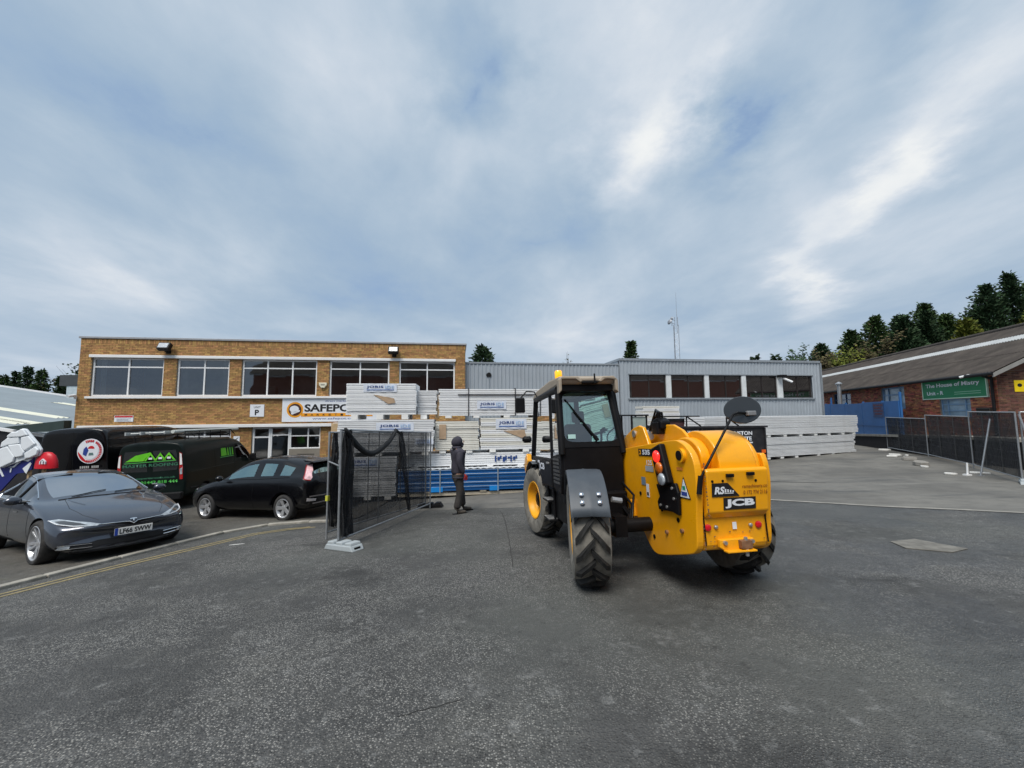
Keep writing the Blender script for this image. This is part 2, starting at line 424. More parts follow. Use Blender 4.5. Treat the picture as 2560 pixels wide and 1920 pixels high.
# drain channel along the edge of the yard
CONC = pm('pale_concrete', (0.26, 0.25, 0.225), 0.85, var=0.25, vs_=5, bump=0.3, bs=60, dirt=0.5, dirtcol=(0.13, 0.125, 0.11), ds=3)
def strip(name, path, w, dz, mat, kind='structure', parent=None):
    m = MB(); rows = []
    for i, p in enumerate(path):
        a, c = Vector(path[max(i - 1, 0)]), Vector(path[min(i + 1, len(path) - 1)]); d = (c - a).normalized(); n = Vector((-d.y, d.x)) * w / 2; q = Vector(p)
        rows.append([(*(q + n), gz(*(q + n)) + dz), (*(q - n), gz(*(q - n)) + dz)])
    m.grid(rows); o = m.build(name, mat, parent)
    if o.data.polygons[0].normal.z < 0: o.data.flip_normals()
    return tag(o, kind=kind) if parent is None else o
def dense(path, step=0.15):
    out = []
    for a, b in zip(path, path[1:]):
        a, b = Vector(a), Vector(b); n = max(1, int((b - a).length / step)); out += [tuple(a.lerp(b, k / n)) for k in range(n)]
    return out + [tuple(path[-1])]
strip('drain_channel', dense([(6.4, 10.35), (7.63, 9.45), (8.3, 8.85), (9.3, 8.27), (10.15, 7.69), (14, 5.3)]), 0.16, 0.010, CONC)
strip('yard_joint', dense([(5.0, 13.2), (8.35, 12.91), (9.95, 12.36)]), 0.06, 0.010, pm('tar_joint', (0.045, 0.043, 0.04), 0.8))
strip('tar_seam', [(-0.33 + 0.006 * math.sin(i * 1.7) + 0.004 * math.sin(i * 4.1) + (0.42 * (i / 44) ** 0.6), 9.8 - 6.6 * i / 44) for i in range(30)], 0.016, 0.004, pm('tar_seal', (0.034, 0.033, 0.031), 0.75, var=0.4, vs_=6))
strip('road_crack', [(-0.75 + 0.03 * i, 2.60 + 0.010 * i + 0.006 * math.sin(i * 2.1) + 0.004 * math.sin(i * 5.3)) for i in range(14)], 0.007, 0.004, MATS['tar_seal'])
m = MB(); pp = [(5.79, 6.05), (6.26, 6.14), (6.42, 5.57), (6.05, 5.44), (5.67, 5.70)]
m.prism(pp, 0, 0.014, 2); o = m.build('concrete_patch', pm('worn_concrete_patch', (0.17, 0.163, 0.145), 0.9, var=0.3, vs_=7, bump=0.3, dirt=0.6, dirtcol=(0.07, 0.068, 0.06), ds=4), bevel=0.004); tag(o, kind='structure')
for v in o.data.vertices: v.co.z += gz(v.co.x, v.co.y)
# parking apron, kerb of single stones, double yellow lines
KERB = [(-7.75, 1.5), (-7.55, 3.6), (-7.23, 5.59), (-7.14, 5.86), (-7.01, 6.55), (-6.89, 7.03), (-6.69, 7.92), (-6.42, 8.75), (-6.10, 9.28), (-5.59, 9.52), (-4.9, 9.55), (-3.9, 9.45)]
AP = [(y, x) for x, y in KERB[:8]] + [(9.28, -6.1), (9.55, -5.0), (9.62, -3.8), (20, -3.5)]
m = MB(); rows = []
for i in range(76):
    y = 1.5 + i * 0.25; xk = interp(AP, y) - 0.06
    rows.append([(xk - t * t * 26 if k else xk, y, gz(xk - t * t * 26, y) + 0.028) for k, t in enumerate([j / 24 for j in range(25)])])
m.grid(rows); o = m.build('parking_apron', ground_mat('apron_asphalt', 'apron'), smooth=180)
if o.data.polygons[0].normal.z < 0: o.data.flip_normals()
tag(o, kind='structure')
KST = pm('kerb_stone', (0.30, 0.285, 0.25), 0.9, var=0.25, vs_=6, bump=0.4, bs=70, dirt=0.6, dirtcol=(0.10, 0.095, 0.07), ds=4)
kerb = tag(thing('kerb', None, None), kind='structure')
kp = [Vector(p) for p in dense(KERB, 0.05)]; acc = 0.0; start = 0
for i in range(1, len(kp)):
    acc += (kp[i] - kp[i - 1]).length
    if acc > 0.9 or i == len(kp) - 1:
        a, b = kp[start], kp[i]; d = (b - a); ln = d.length; d.normalize(); ang = math.atan2(d.y, d.x); mid = (a + b) / 2
        M = Matrix.Translation((mid.x, mid.y, gz(mid.x, mid.y) + rnd.uniform(-0.006, 0.004))) @ Matrix.Rotation(ang, 4, 'Z') @ Matrix.Rotation(math.atan2(gz(b.x, b.y) - gz(a.x, a.y), ln) * -1, 4, 'Y')
        q = MB(); q.box(-ln / 2 + 0.006, ln / 2 - 0.006, -0.062, 0.062, -0.12, 0.052); q.build('kerb_stone', KST, kerb, bevel=0.014, M=M)
        acc = 0.0; start = i
def worn_paint(name, col):
    m = pm(name, col, 0.8, var=0.2, vs_=20, bump=0.3, bs=90, dirt=1.0, dirtcol=(0.065, 0.063, 0.058), ds=6)
    return m
YEL = worn_paint('worn_yellow_line_paint', (0.25, 0.205, 0.105))
ypath = [(-7.2, 2.6), (-6.98, 4.2), (-6.76, 5.25), (-6.65, 5.6), (-6.52, 6.0), (-6.38, 6.4), (-6.14, 6.95), (-5.82, 7.68), (-5.5, 8.45), (-5.0, 8.78), (-4.5, 8.92)]
for k in (0.0, 0.16):
    pth = [(x - k * 0.92, y + k * 0.42) for x, y in dense(ypath, 0.2)]
    strip('yellow_line', pth, 0.075, 0.005, YEL)
strip('paint_fleck', [(-5.45, 7.55), (-5.2, 7.62)], 0.05, 0.005, worn_paint('worn_white_paint', (0.6, 0.6, 0.58)))
# ------------------------------------------------------------------ buildings
def cut_rects(x0, x1, z0, z1, holes):
    """solid rectangles of a wall left over by rectangular openings (for the mortar backing)"""
    zs = sorted({z0, z1, *[h[i] for h in holes for i in (2, 3) if z0 < h[i] < z1]}); out = []
    for a, b in zip(zs, zs[1:]):
        cuts = sorted((max(x0, h[0]), min(x1, h[1])) for h in holes if h[2] < b - 1e-6 and h[3] > a + 1e-6); x = x0
        for c, d in cuts:
            if c > x: out.append((x, c, a, b))
            x = max(x, d)
        if x < x1: out.append((x, x1, a, b))
    return out
def brick_wall(parent, x0, x1, z0, z1, holes, mat, mortar, keep, score, M=None, course=0.075, bl=0.225, proud=0.010, soldier_from=None):
    """mortar backing + bricks standing proud; the `keep` best-scored bricks are objects, the rest one mesh"""
    rects = cut_rects(x0, x1, z0, z1, holes)
    mb = MB()
    for (a, b, c, d) in rects: mb.box(a, b, 0.0, 0.22, c, d)
    mb.build('wall_core', mortar, parent, M=M)
    bricks = []
    row = 0; z = z0
    while z + course * 0.6 < z1:
        if soldier_from is not None and z >= soldier_from:
            zt = min(z1, z + bl); x = x0
            while x < x1 - 0.03: bricks.append((x, min(x1, x + course), z, zt)); x += course
            z = zt; continue
        zt = min(z + course, z1); x = x0 - (bl / 2 if row % 2 else 0)
        while x < x1:
            xa, xb = max(x, x0), min(x + bl, x1); segs = [(xa, xb)]
            for h in holes:
                if h[2] < zt - 0.02 and h[3] > z + 0.02:
                    ns = []
                    for (a, b) in segs:
                        if h[1] <= a or h[0] >= b: ns.append((a, b)); continue
                        if h[0] > a: ns.append((a, h[0]))
                        if h[1] < b: ns.append((h[1], b))
                    segs = ns
            for (a, b) in segs:
                if b - a > 0.045: bricks.append((a, b, z, zt))
            x += bl
        z += course; row += 1
    full = [b for b in bricks if abs((b[1] - b[0]) - bl) < 1e-3 and abs(b[3] - b[2] - course) < 1e-3]
    full.sort(key=score); singles = set(map(id, full[:keep]))
    j = 0.005; rest = MB()
    proto = MB(); proto.box(-bl / 2 + j, bl / 2 - j, -proud, 0.02, -course / 2 + j, course / 2 - j); me = proto.mesh('brick'); me.materials.append(mat)
    for b in bricks:
        dy = rnd.uniform(-0.003, 0.002)
        if id(b) in singles:
            o = bpy.data.objects.new('brick', me); COL.objects.link(o); o.parent = parent
            L = Matrix.Translation(((b[0] + b[1]) / 2, dy, (b[2] + b[3]) / 2)); o.matrix_local = (M @ L) if M is not None else L
        else: rest.box(b[0] + j, b[1] - j, -proud + dy, 0.02, b[2] + j, b[3] - j)
    o = rest.build('brickwork', mat, parent, M=M, recalc=False); o['kind'] = 'stuff'
    return o
def window(parent, x0, x1, z0, z1, vbars, hbars, frame, glass, depth=0.10, fw=0.055, M=None, name='window', split_h=None):
    """frame (part) with glazing bars and single panes as sub-parts"""
    f = MB(); y0, y1 = depth - 0.045, depth + 0.02
    f.box(x0, x1, y0, y1, z0, z0 + fw); f.box(x0, x1, y0, y1, z1 - fw, z1); f.box(x0, x0 + fw, y0, y1, z0 + fw, z1 - fw); f.box(x1 - fw, x1, y0, y1, z0 + fw, z1 - fw)
    w = f.build(name, frame, parent, M=M, bevel=0.006)
    xs = [x0 + fw] + sorted(vbars) + [x1 - fw]; zs = [z0 + fw] + sorted(hbars) + [z1 - fw]; h = fw * 0.42
    for v in vbars: q = MB(); q.box(v - h, v + h, y0 + 0.004, y1 - 0.004, z0 + fw, z1 - fw); q.build('glazing_bar', frame, w)
    for v in hbars:
        for a, b in zip(xs, xs[1:]):
            q = MB(); q.box(a + (h if a != xs[0] else 0), b - (h if b != xs[-1] else 0), y0 + 0.006, y1 - 0.006, v - h, v + h); q.build('glazing_bar', frame, w)
    for a, b in zip(xs, xs[1:]):
        for c, d in zip(zs, zs[1:]):
            q = MB(); e = 0.004; t = [rnd.uniform(-0.003, 0.003) for _ in range(4)]
            q.add([(a - e, depth + t[0], c - e), (b + e, depth + t[1], c - e), (b + e, depth + t[2], d + e), (a - e, depth + t[3], d + e)], [(0, 1, 2, 3)])
            q.build('pane', glass, w, recalc=False)
    return w

# --- yellow-brick office block
OM = fr(-18.76, 16.63, 8.2)
OFF = thing('office_building', 'two-storey yellow-brown brick office block with white-framed windows', 'building', OM)
YB = pm('yellow_stock_brick', (0.385, 0.220, 0.082), 0.85, var=0.25, vs_=9, isl=0.30, bump=0.3, bs=90, dirt=0.5, dirtcol=(0.10, 0.055, 0.025), ds=0.9)
MORT = pm('dark_mortar', (0.20, 0.155, 0.10), 0.95, var=0.25, vs_=8, bump=0.3)
GB = -1.6
WIN = [(0.29, 3.12, [1.70]), (3.66, 5.82, [4.76]), (6.35, 9.62, [7.43, 8.52]), (10.18, 12.93, [11.56]), (13.39, 16.08, [14.73])]
holes = [(a, b, 2.66, 4.37) for a, b, _ in WIN] + [(0.35, 3.10, GB, 1.24), (3.80, 6.02, 0.15, 1.24), (6.90, 9.86, GB, 1.24), (10.4, 15.9, 0.15, 1.24)]
brick_wall(OFF, -0.2, 16.6, GB, 5.22, holes, YB, MORT, 300, lambda b: abs(b[0] - 5.5) * 0.6 + abs(b[2] - 1.9) * 2.5, soldier_from=4.98)
m = MB(); m.box(-0.2, 0.0, 0.22, 9.0, GB, 5.22); m.box(16.4, 16.6, 0.22, 9.0, GB, 5.22); m.box(-0.2, 16.6, 8.8, 9.0, GB, 5.22); m.box(0, 16.4, 0.25, 8.8, 5.0, 5.1); m.build('rear_wall', YB, OFF)
m = MB(); m.box(-0.26, 16.66, -0.06, 0.30, 5.225, 5.31); m.box(-0.26, 0.06, 0.30, 9.05, 5.225, 5.31); m.box(16.34, 16.66, 0.30, 9.05, 5.225, 5.31)
m.build('parapet_coping', pm('grey_coping', (0.34, 0.35, 0.37), 0.5, metal=0.2, dirt=0.3), OFF, bevel=0.008)
m = MB(); m.box(0.22, 16.12, -0.10, 0.12, 4.375, 4.50); m.build('window_head', WHITEP, OFF, bevel=0.01)
m = MB(); m.box(0.20, 16.14, -0.13, 0.10, 2.56, 2.655); m.build('window_sill', WHITEP, OFF, bevel=0.01)
m = MB(); m.box(0.03, 16.3, -0.16, 0.12, 1.245, 1.385); m.build('canopy_fascia', WHITEP, OFF, bevel=0.012)
for i, (a, b, bars) in enumerate(WIN): window(OFF, a, b, 2.66, 4.37, bars, [3.97], WHITEP, GLASSW, fw=0.07)
window(OFF, 3.80, 6.02, 0.15, 1.24, [4.9], [0.85], WHITEP, GLASSW, fw=0.07)
window(OFF, 8.50, 9.86, 0.22, 1.24, [9.3], [0.82], WHITEP, GLASSW, fw=0.06)
window(OFF, 10.4, 15.9, 0.15, 1.24, [11.8, 13.1, 14.5], [0.85], WHITEP, GLASSW, fw=0.07)
m = MB(); m.box(8.5, 9.86, 0.02, 0.2, GB, 0.215); m.build('dado_wall', pm('weathered_render', (0.22, 0.20, 0.17), 0.9, dirt=0.5), OFF)
window(OFF, 7.68, 8.495, GB + 0.3, 1.24, [], [0.87], WHITEP, GLASSW, fw=0.06, name='side_light')
d = window(OFF, 6.90, 7.675, GB + 0.3, 1.24, [], [0.78], WHITEP, GLASSW, fw=0.085, name='door')
m = MB(); m.tube([(7.56, 0.0, -0.6), (7.56, -0.02, -0.2)], 0.014); m.build('handle', GALV, d)
m = MB(); m.box(6.90, 9.86, -0.1, 0.22, GB, GB + 0.3); m.build('door_step', CONC, OFF)
# dark rooms with pale blinds and furniture behind the glass
ROOM = pm('room_wall', (0.55, 0.55, 0.54), 0.9, var=0.3, vs_=0.6)
m = MB(); m.box(0.05, 16.35, 3.2, 3.3, -1.2, 5.0); m.box(0.05, 16.35, 0.24, 3.2, 2.35, 2.45); m.box(0.05, 16.35, 0.24, 3.2, 4.6, 4.7); m.build('room_shell', ROOM, OFF)
m = MB(); m.box(0.4, 3.0, 0.5, 3.0, GB, 1.22); m.build('garage_recess', pm('maroon_shutter', (0.035, 0.014, 0.016), 0.5), OFF)
for xx, za in ((0.42, 3.0), (3.72, 3.1), (9.35, 3.05), (12.6, 3.2), (13.5, 3.0), (5.4, 2.9)):           # hanging vertical blinds pulled to the side
    for k in range(4): m = MB(); m.box(xx + k * 0.06, xx + k * 0.06 + 0.045, 0.30, 0.31, 2.72, 4.3); m.build('blind_slat', pm('pale_blind', (0.55, 0.55, 0.52), 0.8), OFF)
for xx in (2.2, 5.0, 8.9, 12.2, 15.2): m = MB(); m.box(xx - 0.6, xx + 0.6, 1.4, 1.7, 4.54, 4.59); m.build('ceiling_lamp', pm('ceiling_lamp_panel', (0.7, 0.7, 0.68), 0.5), OFF)
for bx_ in ((1.0, 1.6, 2.70, 3.1), (7.0, 7.5, 2.7, 3.15), (8.0, 8.3, 2.7, 3.05), (4.3, 5.0, 2.7, 2.95)):
    m = MB(); m.box(bx_[0], bx_[1], 0.7, 1.0, bx_[2] - 0.25, bx_[3]); m.build('desk_box', pm('pale_office_box', (0.4, 0.4, 0.38), 0.8), OFF)

def sign_board(name, label, M, x0, x1, z0, z1, mat, depth=0.04, edge=None):
    t = thing(name, label, 'sign', M); m = MB(); m.box(x0, x1, -depth, 0, z0, z1); m.build('board', mat, t, bevel=0.006)
    if edge:
        m = MB(); w = 0.045
        for a, b, c, d_ in ((x0 - w, x1 + w, z1, z1 + w), (x0 - w, x1 + w, z0 - w, z0), (x0 - w, x0, z0, z1), (x1, x1 + w, z0, z1)): m.box(a, b, -depth - 0.012, 0.0, c, d_)
        m.build('rim', edge, t)
    return t
SIGNW = pm('sign_white', (0.74, 0.77, 0.82), 0.35, var=0.04)
INK = pm('sign_black', (0.012, 0.012, 0.014), 0.5, var=0)
RED = pm('sign_red', (0.55, 0.02, 0.025), 0.4, var=0.05)
AMB = pm('sign_amber', (0.80, 0.33, 0.02), 0.4, var=0.05)
BLUEI = pm('print_blue', (0.03, 0.06, 0.28), 0.4, var=0.05)
SM = OM @ MT((0, -0.016, 0))
s = sign_board('shop_sign', 'wide white SAFEPOT sign with round brown and amber logo over the door', SM, 8.17, 12.6, 1.47, 2.555, SIGNW)
lettering('SAFEPOT', INK, s, 9.14, 1.93, 11.55, 2.29, -0.042, 0.035)
m = MB(); m.box(9.0, 12.2, -0.046, -0.042, 1.71, 1.87); m.build('amber_band', AMB, s)
for k, ch in enumerate('MARKETING'): lettering(ch, INK, s, 9.16 + k * 0.265, 1.745, 9.27 + k * 0.265, 1.84, -0.049, 0.02)
lettering('www.safepot.co.uk', BLUEI, s, 9.50, 1.54, 11.7, 1.66, -0.042, 0.01)
lettering('direct marketing', BLUEI, s, 10.05, 2.38, 11.3, 2.47, -0.042, 0.01)
Mz = Matrix.Rotation(R(90), 4, 'X')
def disc(parent, mat, cx, cz, r, y, name, rx=None, n=40, seg=None):
    m = MB(); a0, a1 = seg or (0, 2 * math.pi)
    m.prism([(cx + (rx or r) * math.cos(a0 + (a1 - a0) * k / n), cz + r * math.sin(a0 + (a1 - a0) * k / n)) for k in range(n)], y, y + 0.003); return m.build(name, mat, parent)
disc(s, AMB, 8.73, 2.03, 0.36, -0.046, 'logo_ring'); disc(s, pm('logo_brown', (0.06, 0.02, 0.015), 0.5), 8.73, 2.03, 0.28, -0.050, 'logo_disc')
disc(s, SIGNW, 8.70, 2.06, 0.16, -0.054, 'logo_mark', 0.2); m = MB(); m.prism([(8.60, 1.80), (8.95, 1.95), (8.95, 2.02), (8.55, 1.9)], -0.054, -0.051); m.build('logo_mark', SIGNW, s)
s = sign_board('unit_sign', 'small white UNIT P plate on the office brickwork', SM, 6.79, 7.39, 1.72, 2.28, SIGNW, 0.02)
lettering('UNIT', INK, s, 6.95, 2.11, 7.24, 2.20, -0.022, 0.01); lettering('P', INK, s, 7.00, 1.79, 7.18, 2.04, -0.022, 0.04)
s = sign_board('notice_plate', 'red and white notice plate low on the brick wall above the vans', SM, 1.33, 2.07, 1.54, 1.81, SIGNW, 0.012)
m = MB(); m.box(1.35, 2.05, -0.016, -0.012, 1.73, 1.80); m.build('red_band', RED, s)
for k in range(3): m = MB(); m.box(1.42, 1.98 - 0.1 * (k % 2), -0.016, -0.012, 1.66 - k * 0.045, 1.68 - k * 0.045); m.build('print_line', pm('print_grey', (0.25, 0.27, 0.3), 0.6), s)
s = sign_board('door_notice', 'small square white notice with black tick beside the office door', SM, 6.15, 6.41, 0.52, 0.84, SIGNW, 0.012)
m = MB(); m.prism([(6.20, 0.68), (6.25, 0.66), (6.35, 0.76), (6.36, 0.79), (6.25, 0.72)], -0.016, -0.012); m.build('tick', INK, s)
def floodlight(x, z, label):
    t = thing('floodlight', label, 'floodlight', OM @ MT((x, 0, z)), 'floodlights on the office wall')
    h = MB(); h.box(-0.24, 0.24, -0.10, 0.10, -0.17, 0.17, Matrix.Translation((0, -0.27, 0.02)) @ Matrix.Rotation(R(-28), 4, 'X')); h.build('housing', BLACKP, t, bevel=0.02)
    h = MB(); h.box(-0.19, 0.19, -0.012, 0.0, -0.12, 0.12, Matrix.Translation((0, -0.27, 0.02)) @ Matrix.Rotation(R(-28), 4, 'X') @ Matrix.Translation((0, -0.105, 0))); h.build('lens', pm('floodlight_lens', (0.42, 0.46, 0.5), 0.15, var=0.1), t)
    h = MB(); h.box(-0.05, 0.05, -0.2, 0.0, -0.2, -0.12); h.box(-0.1, 0.1, -0.03, 0, -0.26, -0.06); h.build('bracket', BLACKP, t)
floodlight(3.28, 4.84, 'black floodlight over the gap between first and second upper windows'); floodlight(13.15, 4.84, 'black floodlight above the right end of the office windows')
t = thing('alarm_box', 'cream wedge alarm box between two upper office windows', 'alarm', OM @ MT((9.92, -0.012, 3.17)))
m = MB(); m.prism([(-0.18, 0.13), (0.18, 0.13), (0.17, 0.02), (0.05, -0.14), (-0.05, -0.14), (-0.17, 0.02)], -0.08, 0); m.build('case', pm('alarm_cream', (0.72, 0.70, 0.55), 0.4), t, bevel=0.012)
m = MB(); m.box(-0.09, 0.09, -0.084, -0.08, 0.0, 0.07); m.build('label_plate', pm('alarm_print', (0.3, 0.3, 0.25), 0.5), t); m = MB(); m.box(-0.05, 0.05, -0.084, -0.079, -0.138, -0.10); m.build('lower_lens', BLACKP, t)
t = thing('security_camera', 'white security camera at the left corner of the office', 'camera', OM @ MT((-0.2, -0.05, 2.66)))
m = MB(); m.tube([(0, -0.32, -0.02), (0, -0.02, 0.04)], 0.055, 12); m.build('body', WHITEP, t, smooth=40); m = MB(); m.box(-0.03, 0.03, -0.05, 0.06, -0.12, 0.02); m.build('bracket', WHITEP, t)

# --- grey clad units
GM = fr(-2.3, 19.3, 8.0)
def clad(x0, x1, z0, z1, holes, pitch=0.2, dep=0.03, y=0.0):
    """ribbed sheet in the XZ plane with rectangular openings"""
    m = MB()
    for (a, b, c, d) in cut_rects(x0, x1, z0, z1, holes):
        prof = [(a, y)]; k0 = math.floor(a / pitch)
        for k in range(k0, int(b / pitch) + 2):
            for ox, oy in ((0.0, 0), (0.10, 0), (0.125, -dep), (0.175, -dep), (0.2, 0)):
                xx = k * pitch + ox * pitch / 0.2
                if a < xx < b: prof.append((xx, y + oy))
        prof.append((b, y)); m.grid([[(px, py, c) for px, py in prof], [(px, py, d) for px, py in prof]])
    return m
CLAD = pm('grey_cladding', (0.36, 0.40, 0.44), 0.45, metal=0.15, var=0.07, vs_=1.2, dirt=0.3, dirtcol=(0.24, 0.25, 0.26), ds=1.5)
TRIM = pm('grey_trim', (0.30, 0.33, 0.36), 0.4, metal=0.3, var=0.1)
LOW = thing('low_grey_unit', 'low light-grey ribbed metal unit between the office and the taller block', 'building', GM)
clad(-0.2, 8.12, -1.5, 4.34, []).build('cladding', CLAD, LOW, recalc=False)
m = MB(); m.box(-0.2, 8.12, -0.05, 0.3, 4.34, 4.42); m.build('roof_trim', TRIM, LOW); m = MB(); m.box(-0.2, 8.12, 0.12, 14, -1.5, 4.33); m.build('shell', CLAD, LOW)
t = thing('wall_lamp', 'round black bulkhead lamp high on the low grey unit', 'lamp', GM @ MT((1.13, -0.04, 3.76)))
m = MB(); m.lathe([(0.0, -0.14), (0.10, -0.12), (0.13, -0.03), (0.13, 0.0)], 16, Mz); m.build('dome', BLACKP, t, smooth=40); m = MB(); m.tube([(0, -0.03, -0.1), (0, -0.03, -1.5)], 0.012, 6); m.build('conduit', TRIM, t)
TALL = thing('tall_grey_unit', 'taller light-grey clad block with a row of five dark windows', 'building', GM)
GW = [(8.78, 10.80), (11.13, 13.08), (13.38, 15.35), (15.66, 17.58), (17.96, 19.80)]
clad(8.16, 20.42, -1.2, 4.60, [(8.70, 19.88, 2.58, 3.84)]).build('cladding', CLAD, TALL, recalc=False)
m = MB(); m.box(8.14, 20.44, -0.07, 0.06, 4.60, 4.72); m.box(8.14, 8.26, 0.06, 12, 4.60, 4.72); m.box(20.32, 20.44, 0.06, 12, 4.60, 4.72); m.build('roof_trim', TRIM, TALL)
m = MB(); m.box(8.18, 20.40, 0.22, 12, -1.2, 4.59); m.build('shell', CLAD, TALL)
m = MB(); m.box(20.42, 20.50, -0.08, 0.12, -1.2, 4.58); m.build('corner_flashing', TRIM, TALL)
m = MB(); m.box(8.62, 19.95, -0.09, 0.10, 2.49, 2.575); m.build('window_sill', TRIM, TALL, bevel=0.006)
m = MB(); m.box(8.66, 19.92, -0.06, 0.10, 3.845, 3.90); m.build('window_head', TRIM, TALL)
DARKF = pm('dark_window_frame', (0.03, 0.025, 0.024), 0.4)
GLASSR = pm('reflecting_window_glass', (0.016, 0.014, 0.014), 0.02, var=0.1, vs_=0.6, spec=1.0, ior=2.1)
for a, b in GW: window(TALL, a, b, 2.585, 3.835, [(a + b) / 2 + 0.05], [], DARKF, GLASSR, depth=0.06, fw=0.045)
PIL = pm('pale_pilaster', (0.62, 0.65, 0.66), 0.5, dirt=0.4, dirtcol=(0.3, 0.3, 0.3))
for a, b in zip(GW, GW[1:]): m = MB(); m.box(a[1] + 0.02, b[0] - 0.02, -0.03, 0.15, 2.58, 3.84); m.build('pilaster', PIL, TALL)
t = thing('wall_camera', 'black camera with white shield on the pilaster left of the last window', 'camera', GM @ MT((17.8, -0.03, 3.74)))
m = MB(); m.box(-0.22, 0.14, -0.34, 0.0, 0.0, 0.13); m.build('hood', BLACKP, t, bevel=0.02); m = MB(); m.tube([(0.0, -0.2, -0.06), (0.34, -0.45, -0.3)], 0.06, 10); m.build('barrel', WHITEP, t, smooth=40)

# --- red brick unit with pitched roof on the right
RX = Vector((math.cos(R(72.5)), math.sin(R(72.5)), 0)); RN = Vector((-RX.y, RX.x, 0))         # RN points to the yard
RM = Matrix(((-RX.x, -RN.x, 0, 19.74), (-RX.y, -RN.y, 0, 15.5), (0, 0, 1, 0), (0, 0, 0, 1)))   # X towards the camera, Y into the building
RED_B = thing('red_brick_unit', 'long red brick unit with dark corrugated pitched roof on the right', 'building', RM)
RB = pm('red_brick', (0.36, 0.125, 0.062), 0.85, var=0.3, vs_=8, isl=0.55, bump=0.3, bs=90, dirt=0.45, dirtcol=(0.34, 0.25, 0.15), ds=1.3)
RBD = pm('brown_gable_brick', (0.115, 0.055, 0.036), 0.85, var=0.3, vs_=8, isl=0.45, bump=0.3, bs=90)
MORT2 = pm('pale_mortar', (0.28, 0.24, 0.20), 0.95)
rh = [(-7.64, -5.6, 1.9, 3.12), (-3.14, -1.38, 1.46, 2.30), (-13.3, -11.0, 1.9, 3.04)]
brick_wall(RED_B, -17, 0.0, -0.4, 3.36, rh, RB, MORT2, 300, lambda b: abs(b[1] + 0.2) + abs(b[2] - 2.2), course=0.075)
STEELB = pm('pale_blue_steel_window', (0.20, 0.33, 0.50), 0.5, var=0.1); GLB = pm('pale_glass', (0.28, 0.38, 0.46), 0.12, var=0.35, vs_=1.5, spec=0.8)
window(RED_B, -3.14, -1.38, 1.46, 2.30, [-2.75, -1.75], [1.75, 2.05], STEELB, GLB, fw=0.05)
window(RED_B, -7.64, -5.6, 1.9, 3.12, [-7.1, -6.1], [2.7], STEELB, GLB, fw=0.08)
window(RED_B, -13.3, -11.0, 1.9, 3.04, [-12.5, -11.8], [2.6], pm('dark_blue_steel', (0.05, 0.10, 0.22), 0.5), GLASSW, fw=0.06)
# gable end facing the road, and the roof slopes (corrugated sheets)
SPAN, RIDGE = 8.4, 5.85
gm = RM @ Matrix.Rotation(R(90), 4, 'Z')            # X into the building, Y back along the wall
G_ = Matrix.Rotation(R(90), 4, 'Z')
brick_wall(RED_B, 0.0, SPAN, -0.4, 3.36, [(1.9, 3.0, 1.4, 2.5)], RBD, MORT2, 0, lambda b: 0, M=G_)
m = MB(); m.prism([(0.0, 3.36), (SPAN, 3.36), (SPAN / 2, RIDGE - 0.1)], 0.0, 0.2, 1, G_); m.build('gable', RBD, RED_B)
window(RED_B, 1.9, 3.0, 1.4, 2.5, [2.45], [2.1], DARKF, GLASSW, M=G_)
def corrugated(x0, x1, pa, pb, mat, name, lift=0.0, amp=0.03, pitch=0.15, rows=2):
    m = MB(); n = int((x1 - x0) / (pitch / 4)); R_ = []
    for r in range(rows + 1):
        t = r / rows; R_.append([(x0 + (x1 - x0) * k / n, pa[0] + (pb[0] - pa[0]) * t, pa[1] + (pb[1] - pa[1]) * t + lift + amp * math.sin(2 * math.pi * k / 4 + 0.4)) for k in range(n + 1)])
    m.grid(R_); return m.build(name, mat, RED_B, recalc=False, smooth=180)
ROOFD = pm('weathered_cement_roof', (0.052, 0.044, 0.039), 0.9, var=0.35, vs_=1.1, bump=0.3, bs=30, dirt=0.6, dirtcol=(0.095, 0.088, 0.07), ds=2.2)
SKYL = pm('pale_rooflight_sheet', (0.42, 0.44, 0.45), 0.35, var=0.25, vs_=2, dirt=0.5, dirtcol=(0.16, 0.17, 0.16))
def rp(t): return (-0.35 + (SPAN / 2 + 0.35) * t, 3.30 + (RIDGE - 3.30) * t)
for a, b, mt, nm, lf in ((0.0, 0.33, ROOFD, 'roof_sheet', 0.0), (0.32, 0.64, ROOFD, 'roof_sheet', 0.02), (0.63, 0.74, SKYL, 'rooflight_strip', 0.04), (0.73, 1.0, ROOFD, 'roof_sheet', 0.06)):
    corrugated(-26, 0.45, rp(a), rp(b), mt, nm, lf)
corrugated(-26, 0.45, (SPAN + 0.35, 3.30), (SPAN / 2, RIDGE), ROOFD, 'roof_sheet', 0.03)
m = MB(); m.tube([(-26, SPAN / 2, RIDGE + 0.06), (0.47, SPAN / 2, RIDGE + 0.06)], 0.12, 10); m.build('ridge_cap', ROOFD, RED_B, smooth=60)
m = MB(); m.tube([(-17, -0.40, 3.22), (0.45, -0.40, 3.22)], 0.075, 10); m.build('gutter', BLACKP, RED_B, smooth=60)
m = MB(); m.tube([(-0.12, -0.09, 3.15), (-0.12, -0.09, -0.4)], 0.05, 10); m.tube([(-0.12, -0.40, 3.2), (-0.12, -0.09, 3.05)], 0.05, 10); m.build('downpipe', BLACKP, RED_B, smooth=60)
m = MB(); m.prism([(-0.4, 3.24), (SPAN / 2, RIDGE + 0.0), (SPAN / 2, RIDGE - 0.16), (-0.4, 3.08)], -0.46, -0.40, 1, G_); m.build('barge_board', pm('grey_barge', (0.23, 0.23, 0.22), 0.7), RED_B)
m = MB(); m.box(-17, -0.1, 0.25, 6, -0.4, 3.2); m.build('dark_interior', pm('dark_room', (0.02, 0.02, 0.02), 0.9), RED_B)
